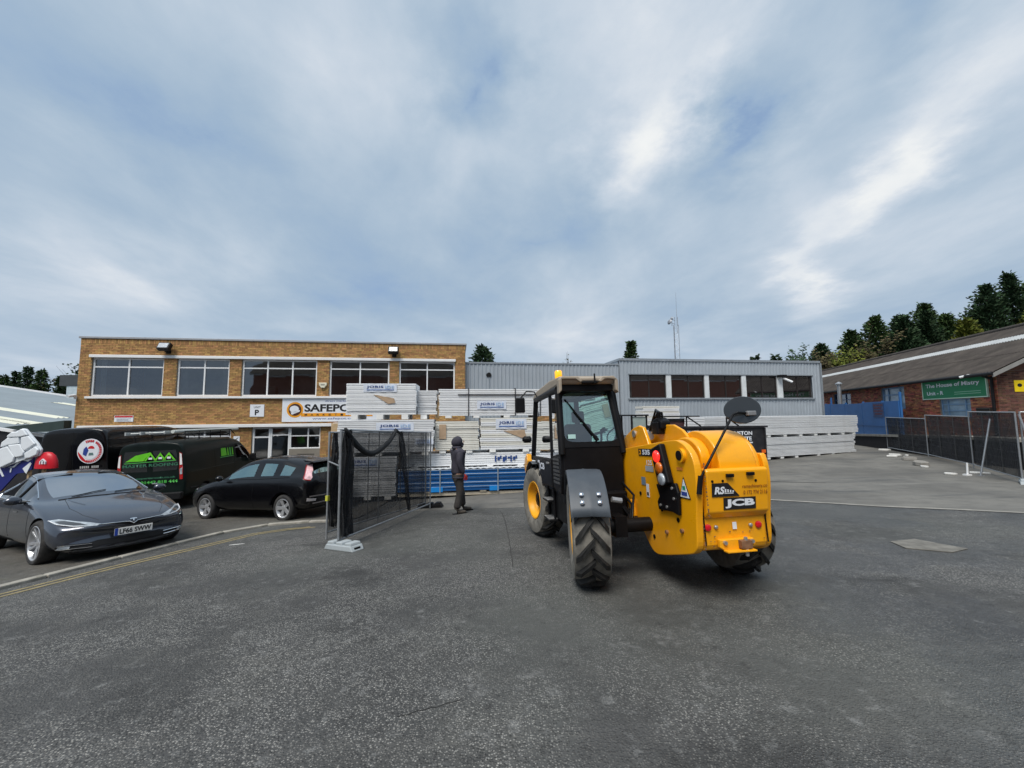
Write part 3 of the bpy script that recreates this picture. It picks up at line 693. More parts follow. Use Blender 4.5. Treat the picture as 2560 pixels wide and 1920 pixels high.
s = sign_board('unit_r_sign', 'green board reading The House of Mistry Unit R on red brick', RM @ MT((0, -0.02, 0)), -4.08, -0.42, 2.36, 3.20, pm('sign_green', (0.01, 0.21, 0.08), 0.4, var=0.08), 0.05, pm('pale_green_rim', (0.55, 0.75, 0.6), 0.4))
lettering('The House of Mistry', SIGNW, s, -3.85, 2.83, -0.72, 3.07, -0.054, 0.025); lettering('Unit - R', SIGNW, s, -3.80, 2.52, -2.75, 2.70, -0.054, 0.02)
for k in range(2): m = MB(); m.box(-2.1, -0.7, -0.054, -0.050, 2.50 + k * 0.09, 2.52 + k * 0.09); m.build('small_print', pm('pale_print', (0.35, 0.6, 0.45), 0.5), s)
t = thing('sign_lamp', 'white swan lamp over the right end of the green sign', 'lamp', RM @ MT((-0.75, -0.1, 3.22))); m = MB(); m.tube([(0, 0.05, 0.02), (0.0, -0.2, 0.06), (-0.25, -0.42, -0.02)], 0.05, 10); m.build('arm', WHITEP, t, smooth=50)
t = thing('flue_pipe', 'silver flue pipe rising above the blue hoarding', 'flue', RM @ MT((-10.7, -0.75, 0))); m = MB(); m.tube([(0, 0, 0.3), (0, 0, 3.6)], 0.11, 12); m.build('pipe', GALV, t, smooth=50); m = MB(); m.lathe([(0.2, 3.62), (0.2, 3.68), (0.03, 3.8)], 14); m.build('cowl', GALV, t)
t = thing('yellow_plate', 'yellow warning plate on the dark gable brickwork', 'sign', RM @ G_ @ MT((0.65, -0.015, 2.75))); m = MB(); m.box(-0.16, 0.16, -0.012, 0, -0.26, 0.2); m.build('plate', pm('plate_yellow', (0.75, 0.55, 0.01), 0.4), t); disc(t, INK, 0, 0.0, 0.07, -0.016, 'symbol')
t = thing('gable_lamp', 'white tube lamp at the corner of the brown gable wall', 'lamp', RM @ G_ @ MT((1.25, -0.02, 3.18))); m = MB(); m.tube([(-0.1, -0.3, 0.12), (0.45, -0.34, -0.1)], 0.06, 10); m.build('tube', WHITEP, t, smooth=50); m = MB(); m.box(-0.04, 0.04, -0.28, 0, 0.0, 0.06); m.build('bracket', WHITEP, t)
t = thing('wall_vent', 'dark louvred vent box low on the red brick wall', 'vent', RM @ MT((-0.62, -0.02, 1.72))); m = MB(); m.box(-0.36, 0.3, -0.08, 0, -0.16, 0.16); m.build('box', pm('rusty_vent', (0.07, 0.055, 0.045), 0.7, dirt=0.5), t)
for k in range(3): m = MB(); m.box(-0.33, 0.27, -0.10, -0.08, -0.12 + k * 0.09, -0.08 + k * 0.09); m.build('slat', BLACKP, t)
# blue hoarding of steel sheets
BLU = pm('blue_painted_steel', (0.030, 0.125, 0.34), 0.45, var=0.12, vs_=1.5, dirt=0.3, dirtcol=(0.05, 0.08, 0.16), ds=2.5)
HOARD = thing('blue_hoarding', 'blue sheet-steel hoarding with gate in front of the red brick unit', 'hoarding', RM @ MT((0, -1.05, 0)))
edges = [-4.1, -5.6, -7.45, -9.4, -11.3, -12.1, -14.9, -16.6]
for a, b in zip(edges, edges[1:]): m = MB(); m.box(b + 0.012, a - 0.012, -0.03 - 0.012 * (int(-a * 10) % 2), 0.0, 0.22, 2.28 + 0.03 * math.sin(a)); m.build('sheet', BLU, HOARD, bevel=0.004)
for a in edges[:-1]: m = MB(); m.box(a - 0.04, a + 0.04, 0.005, 0.085, 0.1, 2.35 if a not in (-4.1, -11.3) else 2.75); m.build('post', BLU, HOARD)
m = MB(); m.box(-16.6, -4.1, -0.055, -0.045, 0.95, 1.02); m.build('rail', BLU, HOARD)
t = thing('hoarding_notice', 'faded dark lettered panel on the blue hoarding', 'sign', RM @ MT((-5.85, -1.10, 1.5))); m = MB(); m.box(-0.46, 0.5, -0.012, 0, -0.05, 0.72); m.build('panel', pm('faded_notice', (0.045, 0.075, 0.17), 0.6, var=0.3, vs_=6), t)
for k, (a, b) in enumerate(((-0.4, 0.44), (-0.36, 0.3), (-0.4, 0.42), (-0.3, 0.36))): m = MB(); m.box(a, b, -0.016, -0.012, 0.56 - k * 0.16, 0.65 - k * 0.16); m.build('print_row', pm('faded_red_print', (0.10, 0.04, 0.06), 0.6, var=0.6, vs_=25), t)
# raised dock in front of it, dark retaining wall with concrete coping
DOCK = thing('retaining_wall', 'black retaining wall with pale concrete coping behind the right-hand fence', 'wall', RM)
DZ = [(-17, 0.22), (-8.5, 0.26), (-6.5, 0.34), (-1, 0.55), (2.5, 0.62)]
m = MB(); m.prism([(-17, -0.6)] + [(2.5, -0.6)] + [(x, z) for x, z in DZ[::-1]], -1.25, -0.02); m.build('wall', pm('black_retaining_wall', (0.016, 0.015, 0.018), 0.8, var=0.3), DOCK)
m = MB(); m.prism([(x, z + 0.004) for x, z in DZ] + [(x, z + 0.13) for x, z in DZ[::-1]], -1.32, -0.03); m.build('coping', CONC, DOCK, bevel=0.01)

# --- low shed on the far left
SHED = thing('roof_shed', 'low shed on the left with pale grey ribbed roof and rooflights', 'building', Matrix.Identity(4))
ROOFG = pm('pale_grey_roof_sheet', (0.185, 0.225, 0.255), 0.5, metal=0.1, var=0.1, vs_=0.7, dirt=0.25, dirtcol=(0.2, 0.21, 0.2), ds=2)
LITE = pm('cream_rooflight', (0.62, 0.63, 0.53), 0.4, var=0.12, vs_=2, dirt=0.3, dirtcol=(0.4, 0.42, 0.4))
def rz(x): return 1.36 - 0.155 * (x + 22.4)
def shed_sheet(y0, y1, x0, x1, mat, name, lift=0.0):
    m = MB(); n = max(2, int((y1 - y0) / 0.05)); A, B = [], []
    for i in range(n + 1):
        yy = y0 + (y1 - y0) * i / n; ph = (yy / 0.25) % 1.0; h = 0.04 if ph < 0.3 else 0.0
        A.append((x0, yy, rz(x0) + h + lift)); B.append((x1, yy, rz(x1) + h + lift))
    m.grid([A, B]); return m.build(name, mat, SHED, recalc=False)
for i in range(14): shed_sheet(16.7 + i, 17.7 + i, -62, -19.15 - 0.145 * (i + 1.1), ROOFG, 'roof_sheet')
for (ya, xa, xb) in ((18.1, -27.5, -22.6), (20.6, -31.5, -24.6), (26.0, -31.5, -27.0), (17.6, -24.6, -22.9)): shed_sheet(ya, ya + 0.8, xa, xb, LITE, 'rooflight', 0.02)
m = MB(); m.prism([(-62, rz(-62) - 0.0), (-19.2, rz(-19.2) - 0.0), (-19.2, rz(-19.2) - 0.12), (-62, rz(-62) - 0.12)], 16.6, 16.69); m.build('verge_trim', WHITEP, SHED)
m = MB(); m.prism([(-62, rz(-62) + 0.14), (-22, rz(-22) + 0.14), (-22, rz(-22) - 0.12), (-62, rz(-62) - 0.12)], 30.75, 30.85); m.build('far_verge_trim', WHITEP, SHED)
m = MB(); m.prism([(-62, -2.2), (-19.1, -2.0), (-19.1, rz(-19.1) - 0.13), (-62, rz(-62) - 0.13)], 16.72, 16.9); m.build('front_wall', pm('black_boarded_wall', (0.014, 0.013, 0.016), 0.6, var=0.4, vs_=3), SHED)
GRN = pm('dark_green_flashing', (0.028, 0.045, 0.042), 0.5)
m = MB(); m.prism([(-21.6, 1.36), (-19.05, 1.62), (-19.05, 1.16), (-20.6, 1.14)], 16.3, 16.59); m.build('green_flashing', GRN, SHED)
t = thing('roof_plant', 'dark grey box and pale duct on the roof beside the office', 'roof plant', MT((-34.7, 30.0, 0)))
m = MB(); m.box(-0.65, 1.2, -0.3, 0.6, 4.25, 5.1); m.build('box', pm('dark_plant_box', (0.05, 0.055, 0.06), 0.6), t); m = MB(); m.box(-0.1, 1.2, -0.25, 0.5, 2.9, 4.24); m.build('duct', pm('pale_duct', (0.45, 0.52, 0.55), 0.5), t)

# --- building across the road behind the camera (seen only as a reflection in the windows)
OPP = thing('opposite_building', 'dark brick unit with pitched roof mirrored in the grey block windows', 'building', fr(6, -16, 4))
m = MB(); m.box(-30, 95, -8, 0, -0.6, 7.3); m.build('wall', pm('opposite_brick', (0.26, 0.085, 0.05), 0.85, var=0.3, vs_=5), OPP)
m = MB(); m.prism([(0.3, 7.3), (-4.2, 10.0), (-8.4, 7.3)], -30.4, 95.4, 0); m.build('roof', ROOFD, OPP); m = MB(); m.box(-30.4, 95.4, 0.0, 0.12, 7.1, 7.3); m.build('fascia', WHITEP, OPP)
# ------------------------------------------------------------------ stacked insulated panels
PW = pm('white_panel_skin', (0.80, 0.815, 0.83), 0.35, var=0.05, vs_=1.5, dirt=0.25, dirtcol=(0.60, 0.58, 0.54), ds=1.2)
PC = pm('cream_panel_skin', (0.73, 0.72, 0.665), 0.4, var=0.06, vs_=1.5, dirt=0.25, dirtcol=(0.42, 0.40, 0.34), ds=1.2)
PG = pm('pale_grey_panel_skin', (0.72, 0.735, 0.75), 0.4, var=0.05, vs_=1.5, dirt=0.2, dirtcol=(0.4, 0.4, 0.4), ds=1.2)
PB = pm('blue_panel_skin', (0.010, 0.085, 0.26), 0.35, var=0.06)
FOAM = pm('white_foam_block', (0.80, 0.80, 0.78), 0.9, var=0.05, bump=0.2, bs=120)
SHEETL = pm('printed_label_film', (0.66, 0.71, 0.80), 0.25, var=0.06, vs_=6)
STRAP = pm('dark_strap', (0.03, 0.03, 0.035), 0.5)
LBLUE = pm('label_dark_blue', (0.02, 0.055, 0.20), 0.4); LPALE = pm('label_pale_blue', (0.33, 0.48, 0.70), 0.4); LLINE = pm('label_line_blue', (0.04, 0.13, 0.40), 0.4)
CARD = pm('brown_board', (0.42, 0.30, 0.20), 0.8, var=0.15, vs_=7)
CM = fr(-2.467, 12.024, 7.5)
def bundle(label, BM, x0, x1, z0, z1, n, mats, y=0.0, depth=1.15, bear=None, bh=0.1, bmat=None, jit=0.03, group='bundles of insulated panels', gap=0.009, edge=None):
    t = thing('panel_stack', label, 'panels', BM @ MT((x0, y, z0)), group); h = (z1 - z0) / n; w = x1 - x0;  g = gap
    for k in range(n):
        a, b, c = rnd.uniform(-jit, jit), rnd.uniform(-jit, jit), rnd.uniform(-0.012, 0.012); mt = mats[k % len(mats)]
        m = MB(); hh = h - g
        m.prism([(c, 0), (c, hh * 0.40), (c + 0.03, hh * 0.45), (c + 0.03, hh * 0.56), (c, hh * 0.63), (c, hh * 0.96), (c + 0.012, hh), (depth + c, hh), (depth + c, 0)], a, w + b, 0)
        m.build('panel', mt, t, M=MT((0, 0, k * h)))
        if edge: q = MB(); q.box(a, w + b, c - 0.004, c + 0.02, hh * 0.97, hh + g * 0.8); q.build('edge_strip', edge, t, M=MT((0, 0, k * h)))
    for bx in (bear if bear is not None else [0.25 + i * (w - 0.5) / max(1, int(w / 0.9)) for i in range(int(w / 0.9) + 1)]):
        m = MB(); m.box(bx - 0.1, bx + 0.1, 0.01, depth - 0.05, -bh, -0.003); m.build('bearer', bmat or FOAM, t, bevel=0.008)
    return t
def label_sheet(t, x0, x1, z0, z1, y=-0.02, full=True):
    m = MB(); n = 14; m.grid([[(x0 + (x1 - x0) * i / n, y + 0.008 * math.sin(i * 1.3 + j), z0 + (z1 - z0) * j / 4) for i in range(n + 1)] for j in range(5)]); s = m.build('label_sheet', SHEETL, t, smooth=180)
    w, h = x1 - x0, z1 - z0
    lettering('JORIS', LBLUE, s, x0 + w * 0.10, z0 + h * 0.42, x0 + w * 0.60, z0 + h * 0.78, y - 0.014, 0.03, 1.1); lettering('IDE', LPALE, s, x0 + w * 0.65, z0 + h * 0.42, x0 + w * 0.92, z0 + h * 0.78, y - 0.014, 0.02, 1.1)
    m = MB(); m.box(x0 + w * 0.10, x0 + w * 0.92, y - 0.014, y - 0.011, z0 + h * 0.22, z0 + h * 0.30); m.build('label_line', LLINE, s)
def card(t, pts, y=-0.025): m = MB(); m.prism(pts, y, y + 0.01); return m.build('board_scrap', CARD, t)
# left column, seen through the mesh fence
b = bundle('weathered white panels at the bottom of the left stack, behind the netting', CM, -2.95, -1.12, -0.72, 0.47, 9, [PG], bear=[0.3, 1.0, 1.6], bh=0.11); label_sheet(b, 0.35, 1.35, 0.88, 1.16)
b = bundle('white panels in the middle of the left stack, label over the fence top', CM, -2.85, 0.0, 0.60, 1.59, 9, [PW, PG, PG], bear=[0.4, 1.2, 2.0, 2.6], bh=0.12); label_sheet(b, 1.12, 2.25, 0.64, 0.90); label_sheet(b, 2.28, 2.84, 0.22, 0.40)
b = bundle('topmost white bundle of the left stack, before the office windows', CM, -2.63, -0.55, 1.75, 2.72, 8, [PW], bear=[0.25, 1.0, 1.75], bh=0.15); label_sheet(b, 0.5, 1.5, 0.70, 0.95); card(b, [(0.80, 0.62), (1.42, 0.50), (1.46, 0.36), (1.25, 0.33)])
bundle('short white panel bundle beside the topmost left bundle, set back', CM, -0.53, 0.06, 1.75, 2.52, 7, [PG], y=0.25, depth=0.9, bear=[0.2], bh=0.15)
b = bundle('rear white bundle showing left of the fence post, upper one', CM, -3.42, -1.2, 0.62, 1.50, 8, [PW], y=1.25, depth=1.0, bear=[0.3, 1.1, 1.9], bh=0.12)
m = MB(); m.box(0.02, 0.24, -0.14, -0.03, 0.5, 0.86); m.build('timber_packer', TIMBER, b)
bundle('rear white bundle showing left of the fence post, lower one', CM, -3.35, -1.2, -0.72, 0.48, 9, [PG], y=1.25, depth=1.0, bear=[0.3, 1.1, 1.9], bh=0.11)
# centre column
BT = pm('pale_timber_bearer', (0.52, 0.46, 0.36), 0.8)
b = bundle('dark blue panels with white edges on timber at the stack foot', CM, -1.05, 3.9, -0.62, 0.02, 5, [PB], depth=1.25, bear=[0.9, 2.6, 4.0], bh=0.06, bmat=BT, jit=0.01, edge=pm('pale_blue_edge', (0.50, 0.60, 0.72), 0.4), group='')
m = MB(); m.box(0.0, 4.8, 0.05, 0.15, -0.155, -0.065); m.box(0.0, 4.8, 0.95, 1.05, -0.155, -0.065); m.build('timber_runner', BT, b)
for x in (1.25, 3.05): m = MB(); m.box(x, x + 0.03, -0.03, 1.3, -0.06, 0.66); m.build('strap', pm('grey_strap', (0.25, 0.3, 0.34), 0.5), b)
for x0, x1 in ((0.98, 1.35), (2.8, 3.1)): m = MB(); m.box(x0, x1, -0.02, 0.0, -0.03, 0.12); m.build('blue_tape', pm('bright_blue_tape', (0.01, 0.22, 0.62), 0.4), b)
m = MB(); m.grid([[(x0 * 0.06, 0.02 + 0.33 * j / 5, 0.645 + 0.03 * abs(math.sin(x0 * 0.9 + j * 1.7))) for x0 in range(82)] for j in range(6)]); m.build('film_wrap', pm('crumpled_film', (0.60, 0.63, 0.66), 0.25, var=0.1), b, smooth=180)
b = bundle('three white panels set back directly on the blue panels', CM, -1.0, 3.3, 0.09, 0.50, 3, [PW], y=0.35, depth=0.95, bear=[0.4, 1.6, 2.8, 3.8], bh=0.05)
m = MB()
for k in range(9): m.box(2.95 + k * 0.085, 3.0 + k * 0.085 + 0.03 * (k % 2), -0.02, -0.012, 0.10 + 0.05 * (k % 3), 0.30 - 0.04 * (k % 2))
m.build('blue_print', LBLUE, b)
b = bundle('cream panels in the middle of the centre stack, behind the man', CM, 0.02, 1.42, 0.60, 1.52, 8, [PC], y=0.3, bear=[0.25, 1.1], bh=0.1); card(b, [(0.14, 0.82), (0.36, 0.82), (0.36, 0.36), (0.14, 0.36)])
b = bundle('white film-wrapped panels in the centre stack beside the telehandler cab', CM, 1.48, 3.35, 0.60, 1.62, 8, [PW, PC], y=0.3, bear=[0.4, 1.5], bh=0.1); label_sheet(b, 0.5, 1.52, 0.66, 0.98); card(b, [(0.75, 0.60), (1.45, 0.62), (1.5, 0.40), (1.35, 0.36)])
b = bundle('top bundle of the centre stack, tied with dark straps', CM, 0.15, 3.7, 1.70, 2.57, 8, [PW], y=0.3, bear=[0.3, 1.2, 2.2, 3.2], bh=0.08); label_sheet(b, 1.22, 2.18, 0.20, 0.48)
for x in (0.93, 2.47): m = MB(); m.box(x, x + 0.025, -0.03, 1.18, -0.02, 0.90); m.build('strap', STRAP, b)
m = MB(); m.box(0.6, 3.3, -0.03, -0.02, 0.66, 0.69); m.build('strap', STRAP, b)
m = MB(); m.prism([(-0.12, -0.06), (0.02, -0.06), (0.02, 0.66), (-0.06, 0.66), (-0.03, 0.4), (-0.12, 0.3)], 0.05, 0.10); m.build('corner_timber', TIMBER, b)
# long white stack by the blue hoarding
WM = fr(11.64, 17.86, 20.16)
bundle('lower bundle of the long white stack before the blue hoarding', WM, -3.5, 6.65, -0.32, 0.58, 8, [PG], bear=[3.8, 4.7, 5.7, 7.3, 8.4, 9.7], bh=0.12, jit=0.12, gap=0.018)
bundle('upper bundle of the long white stack before the blue hoarding', WM, -3.5, 7.0, 0.70, 1.58, 8, [PW], bear=[3.9, 5.0, 6.1, 7.2, 8.2, 9.3, 10.2], bh=0.115, jit=0.06, gap=0.018)
# small stack against the grey block, seen over the skip
SMF = fr(6.15, 18.55, 8)
for k, (lb, mt) in enumerate((('lowest bundle of the small stack against the grey block', PC), ('second bundle of the small stack against the grey block', PW), ('topmost cream bundle peeping over the black skip', PC))):
    bundle(lb, SMF, 0.1 * k, 2.1, -0.58 + 0.93 * k, 0.24 + 0.93 * k, 7, [mt, PW], bear=[0.3, 1.1, 1.8], bh=0.1, depth=0.8)

# ------------------------------------------------------------------ black waste skip and things behind the telehandler
KM = fr(10.9, 16.6, 8, -0.5)
SKIP = thing('waste_skip', 'black steel RUSTON WASTE skip behind the yellow telehandler', 'skip', KM)
SKB = pm('black_skip_paint', (0.020, 0.020, 0.024), 0.45, var=0.3, vs_=3, dirt=0.5, dirtcol=(0.07, 0.06, 0.05), ds=3)
m = MB(); m.prism([(-4.6, 0.1), (-0.15, 0.1), (0, 0.35), (0, 1.6), (-4.9, 1.6), (-4.9, 0.35)], 0, 0.05); m.build('front_panel', SKB, SKIP)
m = MB(); m.prism([(-4.6, 0.1), (-0.15, 0.1), (0, 0.35), (0, 1.6), (-4.9, 1.6), (-4.9, 0.35)], 1.75, 1.8); m.build('rear_panel', SKB, SKIP)
m = MB(); m.box(-0.05, 0, 0.05, 1.75, 0.1, 1.6); m.box(-4.9, -4.85, 0.05, 1.75, 0.1, 1.6); m.build('end_panel', SKB, SKIP); m = MB(); m.box(-4.7, -0.1, 0.05, 1.75, 0.05, 0.1); m.build('floor_plate', SKB, SKIP)
m = MB(); m.box(-5.0, 0.1, -0.06, 0.1, 1.6, 1.68); m.box(-5.0, 0.1, 1.7, 1.86, 1.6, 1.68); m.build('top_rail', SKB, SKIP)
for x in (-4.85, -3.0, -1.75, -0.06): m = MB(); m.box(x, x + 0.06, -0.05, -0.002, 0.2, 1.59); m.build('rib', SKB, SKIP)
lettering('RUSTON', SIGNW, SKIP, -1.60, 1.28, -0.62, 1.45, -0.006, 0.03); lettering('WASTE', SIGNW, SKIP, -1.5, 1.05, -0.66, 1.22, -0.006, 0.03); m = MB(); m.box(-1.1, -0.62, -0.006, -0.003, 0.94, 0.99); m.build('print_line', SIGNW, SKIP)
lettering('WASTE', SIGNW, SKIP, -3.62, 1.38, -3.1, 1.5, -0.006, 0.03)
for k in range(3): m = MB(); m.box(-0.26, -0.07, -0.06, -0.052, 0.12 + k * 0.2, 0.26 + k * 0.2); m.build('reflector', pm('orange_reflector', (0.75, 0.12, 0.01), 0.4, var=0.3, vs_=15), SKIP)
for k in range(4): m = MB(); m.lathe([(0.13, -0.06), (0.13, 0.06)], 14, MT((-4.2 if k % 2 else -0.5, 0.3 if k < 2 else 1.5, -0.05 + 0.13)) @ Mz); m.build('roller', BLACKP, SKIP)
m = MB()
for a, b in (((-3.6, 1.68), (-3.6, 2.1)), ((-3.6, 2.1), (-2.95, 1.68)), ((-4.9, 2.1), (-3.0, 2.1)), ((-1.75, 1.68), (-1.75, 2.05)), ((-1.75, 2.05), (-1.2, 1.68)), ((-4.9, 1.68), (-4.9, 2.1))): m.tube([(a[0], 0.05, a[1]), (b[0], 0.05, b[1])], 0.03, 6)
m.build('tarp_frame', BLACKP, SKIP)
t = thing('maroon_container', 'maroon steel bin standing behind the black skip', 'bin', fr(7.9, 18.2, 8, -0.55)); m = MB(); m.prism([(-0.75, 0), (0.8, 0), (0.95, 2.0), (-0.9, 2.0)], -0.35, 0.25); m.build('body', pm('maroon_paint', (0.07, 0.028, 0.03), 0.6, dirt=0.4), t, bevel=0.02); m = MB(); m.box(-0.96, 1.0, -0.4, -0.34, 1.93, 2.04); m.build('rim', BLACKP, t)
t = thing('loader_cab', 'small black machine cab peeping over the telehandler boom', 'machine', fr(4.75, 15.2, 8, -0.65))
m = MB(); m.box(-0.6, 0.75, 0, 1.6, 0.25, 1.45); m.build('body', SKB, t, bevel=0.05); m = MB()
for x in (0, 0.62):
    for y_ in (0.05, 1.0): m.box(x - 0.03, x + 0.03, y_ - 0.03, y_ + 0.03, 1.45, 2.28)
m.box(-0.06, 0.7, 0.0, 1.06, 2.28, 2.34); m.build('cab_frame', BLACKP, t); m = MB(); m.box(0.03, 0.59, 0.05, 0.06, 1.5, 2.25); m.build('pane', pm('pale_cab_glass', (0.30, 0.36, 0.34), 0.1, spec=0.8), t)
for k, x in enumerate((-0.45, 0.6)): m = MB(); m.lathe([(0.3, -0.1), (0.34, -0.06), (0.34, 0.06), (0.3, 0.1)], 20, MT((x, 0.1, 0.3)) @ Matrix.Rotation(R(90), 4, 'Y')); m.build('wheel', TYRE, t)

# ------------------------------------------------------------------ temporary mesh fencing
def net_mat(name, col, a):
    m = bpy.data.materials.new(name); m.use_nodes = True; N, L = m.node_tree.nodes, m.node_tree.links; b = N['Principled BSDF']
    b.inputs['Base Color'].default_value = (*col, 1); b.inputs['Roughness'].default_value = 0.8
    tc_ = N.new('ShaderNodeTexCoord'); n = N.new('ShaderNodeTexNoise'); n.inputs['Scale'].default_value = 2.5; n.inputs['Detail'].default_value = 6; L.new(tc_.outputs['Object'], n.inputs['Vector'])
    mr = N.new('ShaderNodeMapRange'); mr.inputs[1].default_value = 0.35; mr.inputs[2].default_value = 0.7; mr.inputs[3].default_value = a - 0.1; mr.inputs[4].default_value = a + 0.1; L.new(n.outputs[0], mr.inputs[0]); L.new(mr.outputs[0], b.inputs['Alpha'])
    return m
NET = net_mat('open_debris_netting', (0.020, 0.021, 0.024), 0.60); NETD = net_mat('dense_debris_netting', (0.013, 0.014, 0.018), 0.86)
WIRE = pm('dull_wire', (0.10, 0.105, 0.11), 0.5, metal=0.5)
BUNCH = pm('bunched_netting', (0.014, 0.016, 0.019), 0.8, var=0.4, vs_=14, bump=0.5, bs=45)
def heras(label, A, B, H=2.0, net=None, wires=True, sheetz=(0.05, 1.97), wave=0.03):
    A, B = Vector(A), Vector(B); ln = (B - A).length; za, zb = gz(*A) + 0.08, gz(*B) + 0.08
    M = Matrix.Translation((A.x, A.y, za)) @ Matrix.Rotation(math.atan2(B.y - A.y, B.x - A.x), 4, 'Z'); sl = (zb - za) / ln
    def P(x, z, y=0.0): return Vector((x, y, z * H / 2.0 + sl * x))
    t = thing('mesh_fence', label, 'fence', M, 'temporary mesh fence panels')
    for x in (0, ln): m = MB(); m.tube([P(x, -0.06), P(x, 2.0)], 0.021, 10); m.build('post', GALV, t, smooth=50)
    for z in (0.06, 1.985): m = MB(); m.tube([P(0, z), P(ln / 2, z - 0.004), P(ln, z)], 0.019, 8); m.build('rail', GALV, t, smooth=50)
    for x in (ln * 0.33, ln * 0.67): m = MB(); m.tube([P(x, 0.06), P(x, 1.98)], 0.010, 6); m.build('stiffener', WIRE, t)
    if wires:
        m = MB(); n = int(ln / 0.11)
        for k in range(1, n): m.tube([P(ln * k / n, 0.07, 0.006), P(ln * k / n, 1.97, 0.006)], 0.0013, 4, False)
        for k in range(1, 8): m.tube([P(0, 0.07 + k * 0.24, -0.006), P(ln, 0.07 + k * 0.24, -0.006)], 0.0016, 4, False)
        m.build('wire_mesh', WIRE, t, recalc=False)
    if net:
        m = MB(); n = 40; m.grid([[P(0.02 + (ln - 0.04) * i / n, sheetz[0] + (sheetz[1] - sheetz[0]) * j / 12 + (0.015 * math.sin(i * 0.9) if j == 12 else 0), 0.03 + wave * (0.5 + 0.5 * math.sin(i * 0.7 + j * 0.35)) * math.sin(math.pi * j / 12)) for i in range(n + 1)] for j in range(13)])
        m.build('netting', net, t, smooth=180)
    return t, P
def ribbon(name, pts, wid, mat, t, thick=0.05):
    m = MB(); m.tube([(x, y, z) for x, y, z in pts], wid, 9); o = m.build(name, mat, t, smooth=180)
    for v in o.data.vertices: v.co += Vector((rnd.uniform(-1, 1), rnd.uniform(-1, 1), rnd.uniform(-1, 1))) * 0.012
    return o
def pleats(name, P, x0, x1, z0, z1, depth, n, mat, t, seed=1):
    r = random.Random(seed); m = MB(); rows = []
    ph = [r.uniform(0.6, 1.4) for _ in range(n + 1)]
    for j in range(15):
        f = j / 14; pinch = 0.75 + 0.25 * math.cos(f * 5.0 + seed); rows.append([P(x0 + (x1 - x0) * (0.5 + (i / n - 0.5) * pinch) + 0.015 * math.sin(j * 1.3 + i), z0 + (z1 - z0) * f + 0.02 * math.sin(i * 1.9), -0.03 + depth * ph[i] * (1 if i % 2 else -1) * (0.6 + 0.4 * math.sin(j * 0.7 + i))) for i in range(n + 1)])
    m.grid(rows); return m.build(name, mat, t, smooth=180)
t, P = heras('netted mesh fence panel standing end-on before the left panel stack', (-3.08, 6.92), (-2.25, 10.60), 2.0, NET)
NETF = net_mat('folded_debris_netting', (0.012, 0.013, 0.016), 0.86)
ribbon('netting_swag', [P(x, z, -0.04) for x, z in ((0.05, 2.0), (0.14, 1.93), (0.24, 1.84), (0.36, 1.74), (0.5, 1.65), (0.66, 1.57), (0.85, 1.53), (1.06, 1.55), (1.26, 1.62), (1.45, 1.71), (1.6, 1.79), (1.74, 1.9), (1.85, 2.02), (2.0, 1.95))], [0.03, 0.04, 0.045, 0.05, 0.046, 0.055, 0.05, 0.055, 0.046, 0.05, 0.042, 0.04, 0.04, 0.03], BUNCH, t)
pleats('netting_fold', lambda x, z, y: P(x + (1 - z / 2.0) * 0.5, z, y), 1.92, 2.22, 0.12, 1.98, 0.03, 7, NETF, t, 3)
pleats('netting_bunch', P, 0.02, 0.34, 0.10, 1.98, 0.05, 9, NETF, t, 5); pleats('netting_bunch', P, 0.04, 0.22, 0.25, 1.95, 0.06, 6, NETF, t, 8)
t, P = heras('second mesh fence panel folded against the netted one, black car side', (-3.62, 7.62), (-2.42, 10.78), 2.0, NET)
pleats('netting_bunch', P, 0.0, 0.25, 0.15, 1.97, 0.05, 7, NETF, t, 11)
m = MB(); m.tube([P(-0.03, 1.42, -0.03), P(0.25, 1.2, -0.42)], 0.016, 8); m.build('tie_bar', GALV, t)
m = MB(); m.box(-0.03, 0.03, -0.03, 0.03, 0.66, 0.76); m.build('yellow_tag', pm('tag_yellow', (0.5, 0.5, 0.06), 0.5), t)
FB = pm('pale_grey_plastic_foot', (0.36, 0.40, 0.42), 0.6, var=0.08, dirt=0.3, dirtcol=(0.2, 0.2, 0.19))
def fence_foot(x, y, yaw, label, mat=FB):
    f = thing('fence_block', label, 'fence foot', frame_on_ground(x, y, yaw), 'fence feet')
    b = MB(); b.prism([(-0.36, 0), (0.36, 0), (0.31, 0.09), (-0.31, 0.09)], -0.125, 0.125); b.build('base', mat, f, bevel=0.012)
    for k in (-0.22, 0.0, 0.22): q = MB(); q.prism([(k - 0.085, 0.088), (k + 0.085, 0.088), (k + 0.07, 0.135), (k - 0.07, 0.135)], -0.105, 0.105); q.build('ridge', mat, f, bevel=0.01)
    for k in (-0.11, 0.11): q = MB(); q.box(k - 0.03, k + 0.03, -0.06, 0.06, 0.0905, 0.098); q.build('socket', BLACKP, f)
    q = MB(); q.box(0.24, 0.345, -0.06, 0.06, 0.02, 0.06); q.build('hand_hole', BLACKP, f)
fence_foot(-2.95, 6.86, -28, 'pale grey plastic foot block under the near end of the netted fence panel'); fence_foot(-2.28, 10.78, 0, 'dark fence foot where the two netted panels meet the stack', BLACKP)
heras('far netted fence panel at the right, before the blue hoarding', (20.05, 20.62), (18.64, 17.33), 1.66, NETD); heras('middle netted fence panel at the right, below the green sign', (18.64, 17.33), (16.91, 14.22), 1.82, NETD); heras('nearest netted fence panel at the right edge with brace', (16.91, 14.22), (14.84, 11.32), 2.0, NETD)
heras('fence panel running off behind the right edge, bare wire', (14.95, 11.30), (17.6, 9.2), 2.0, None)
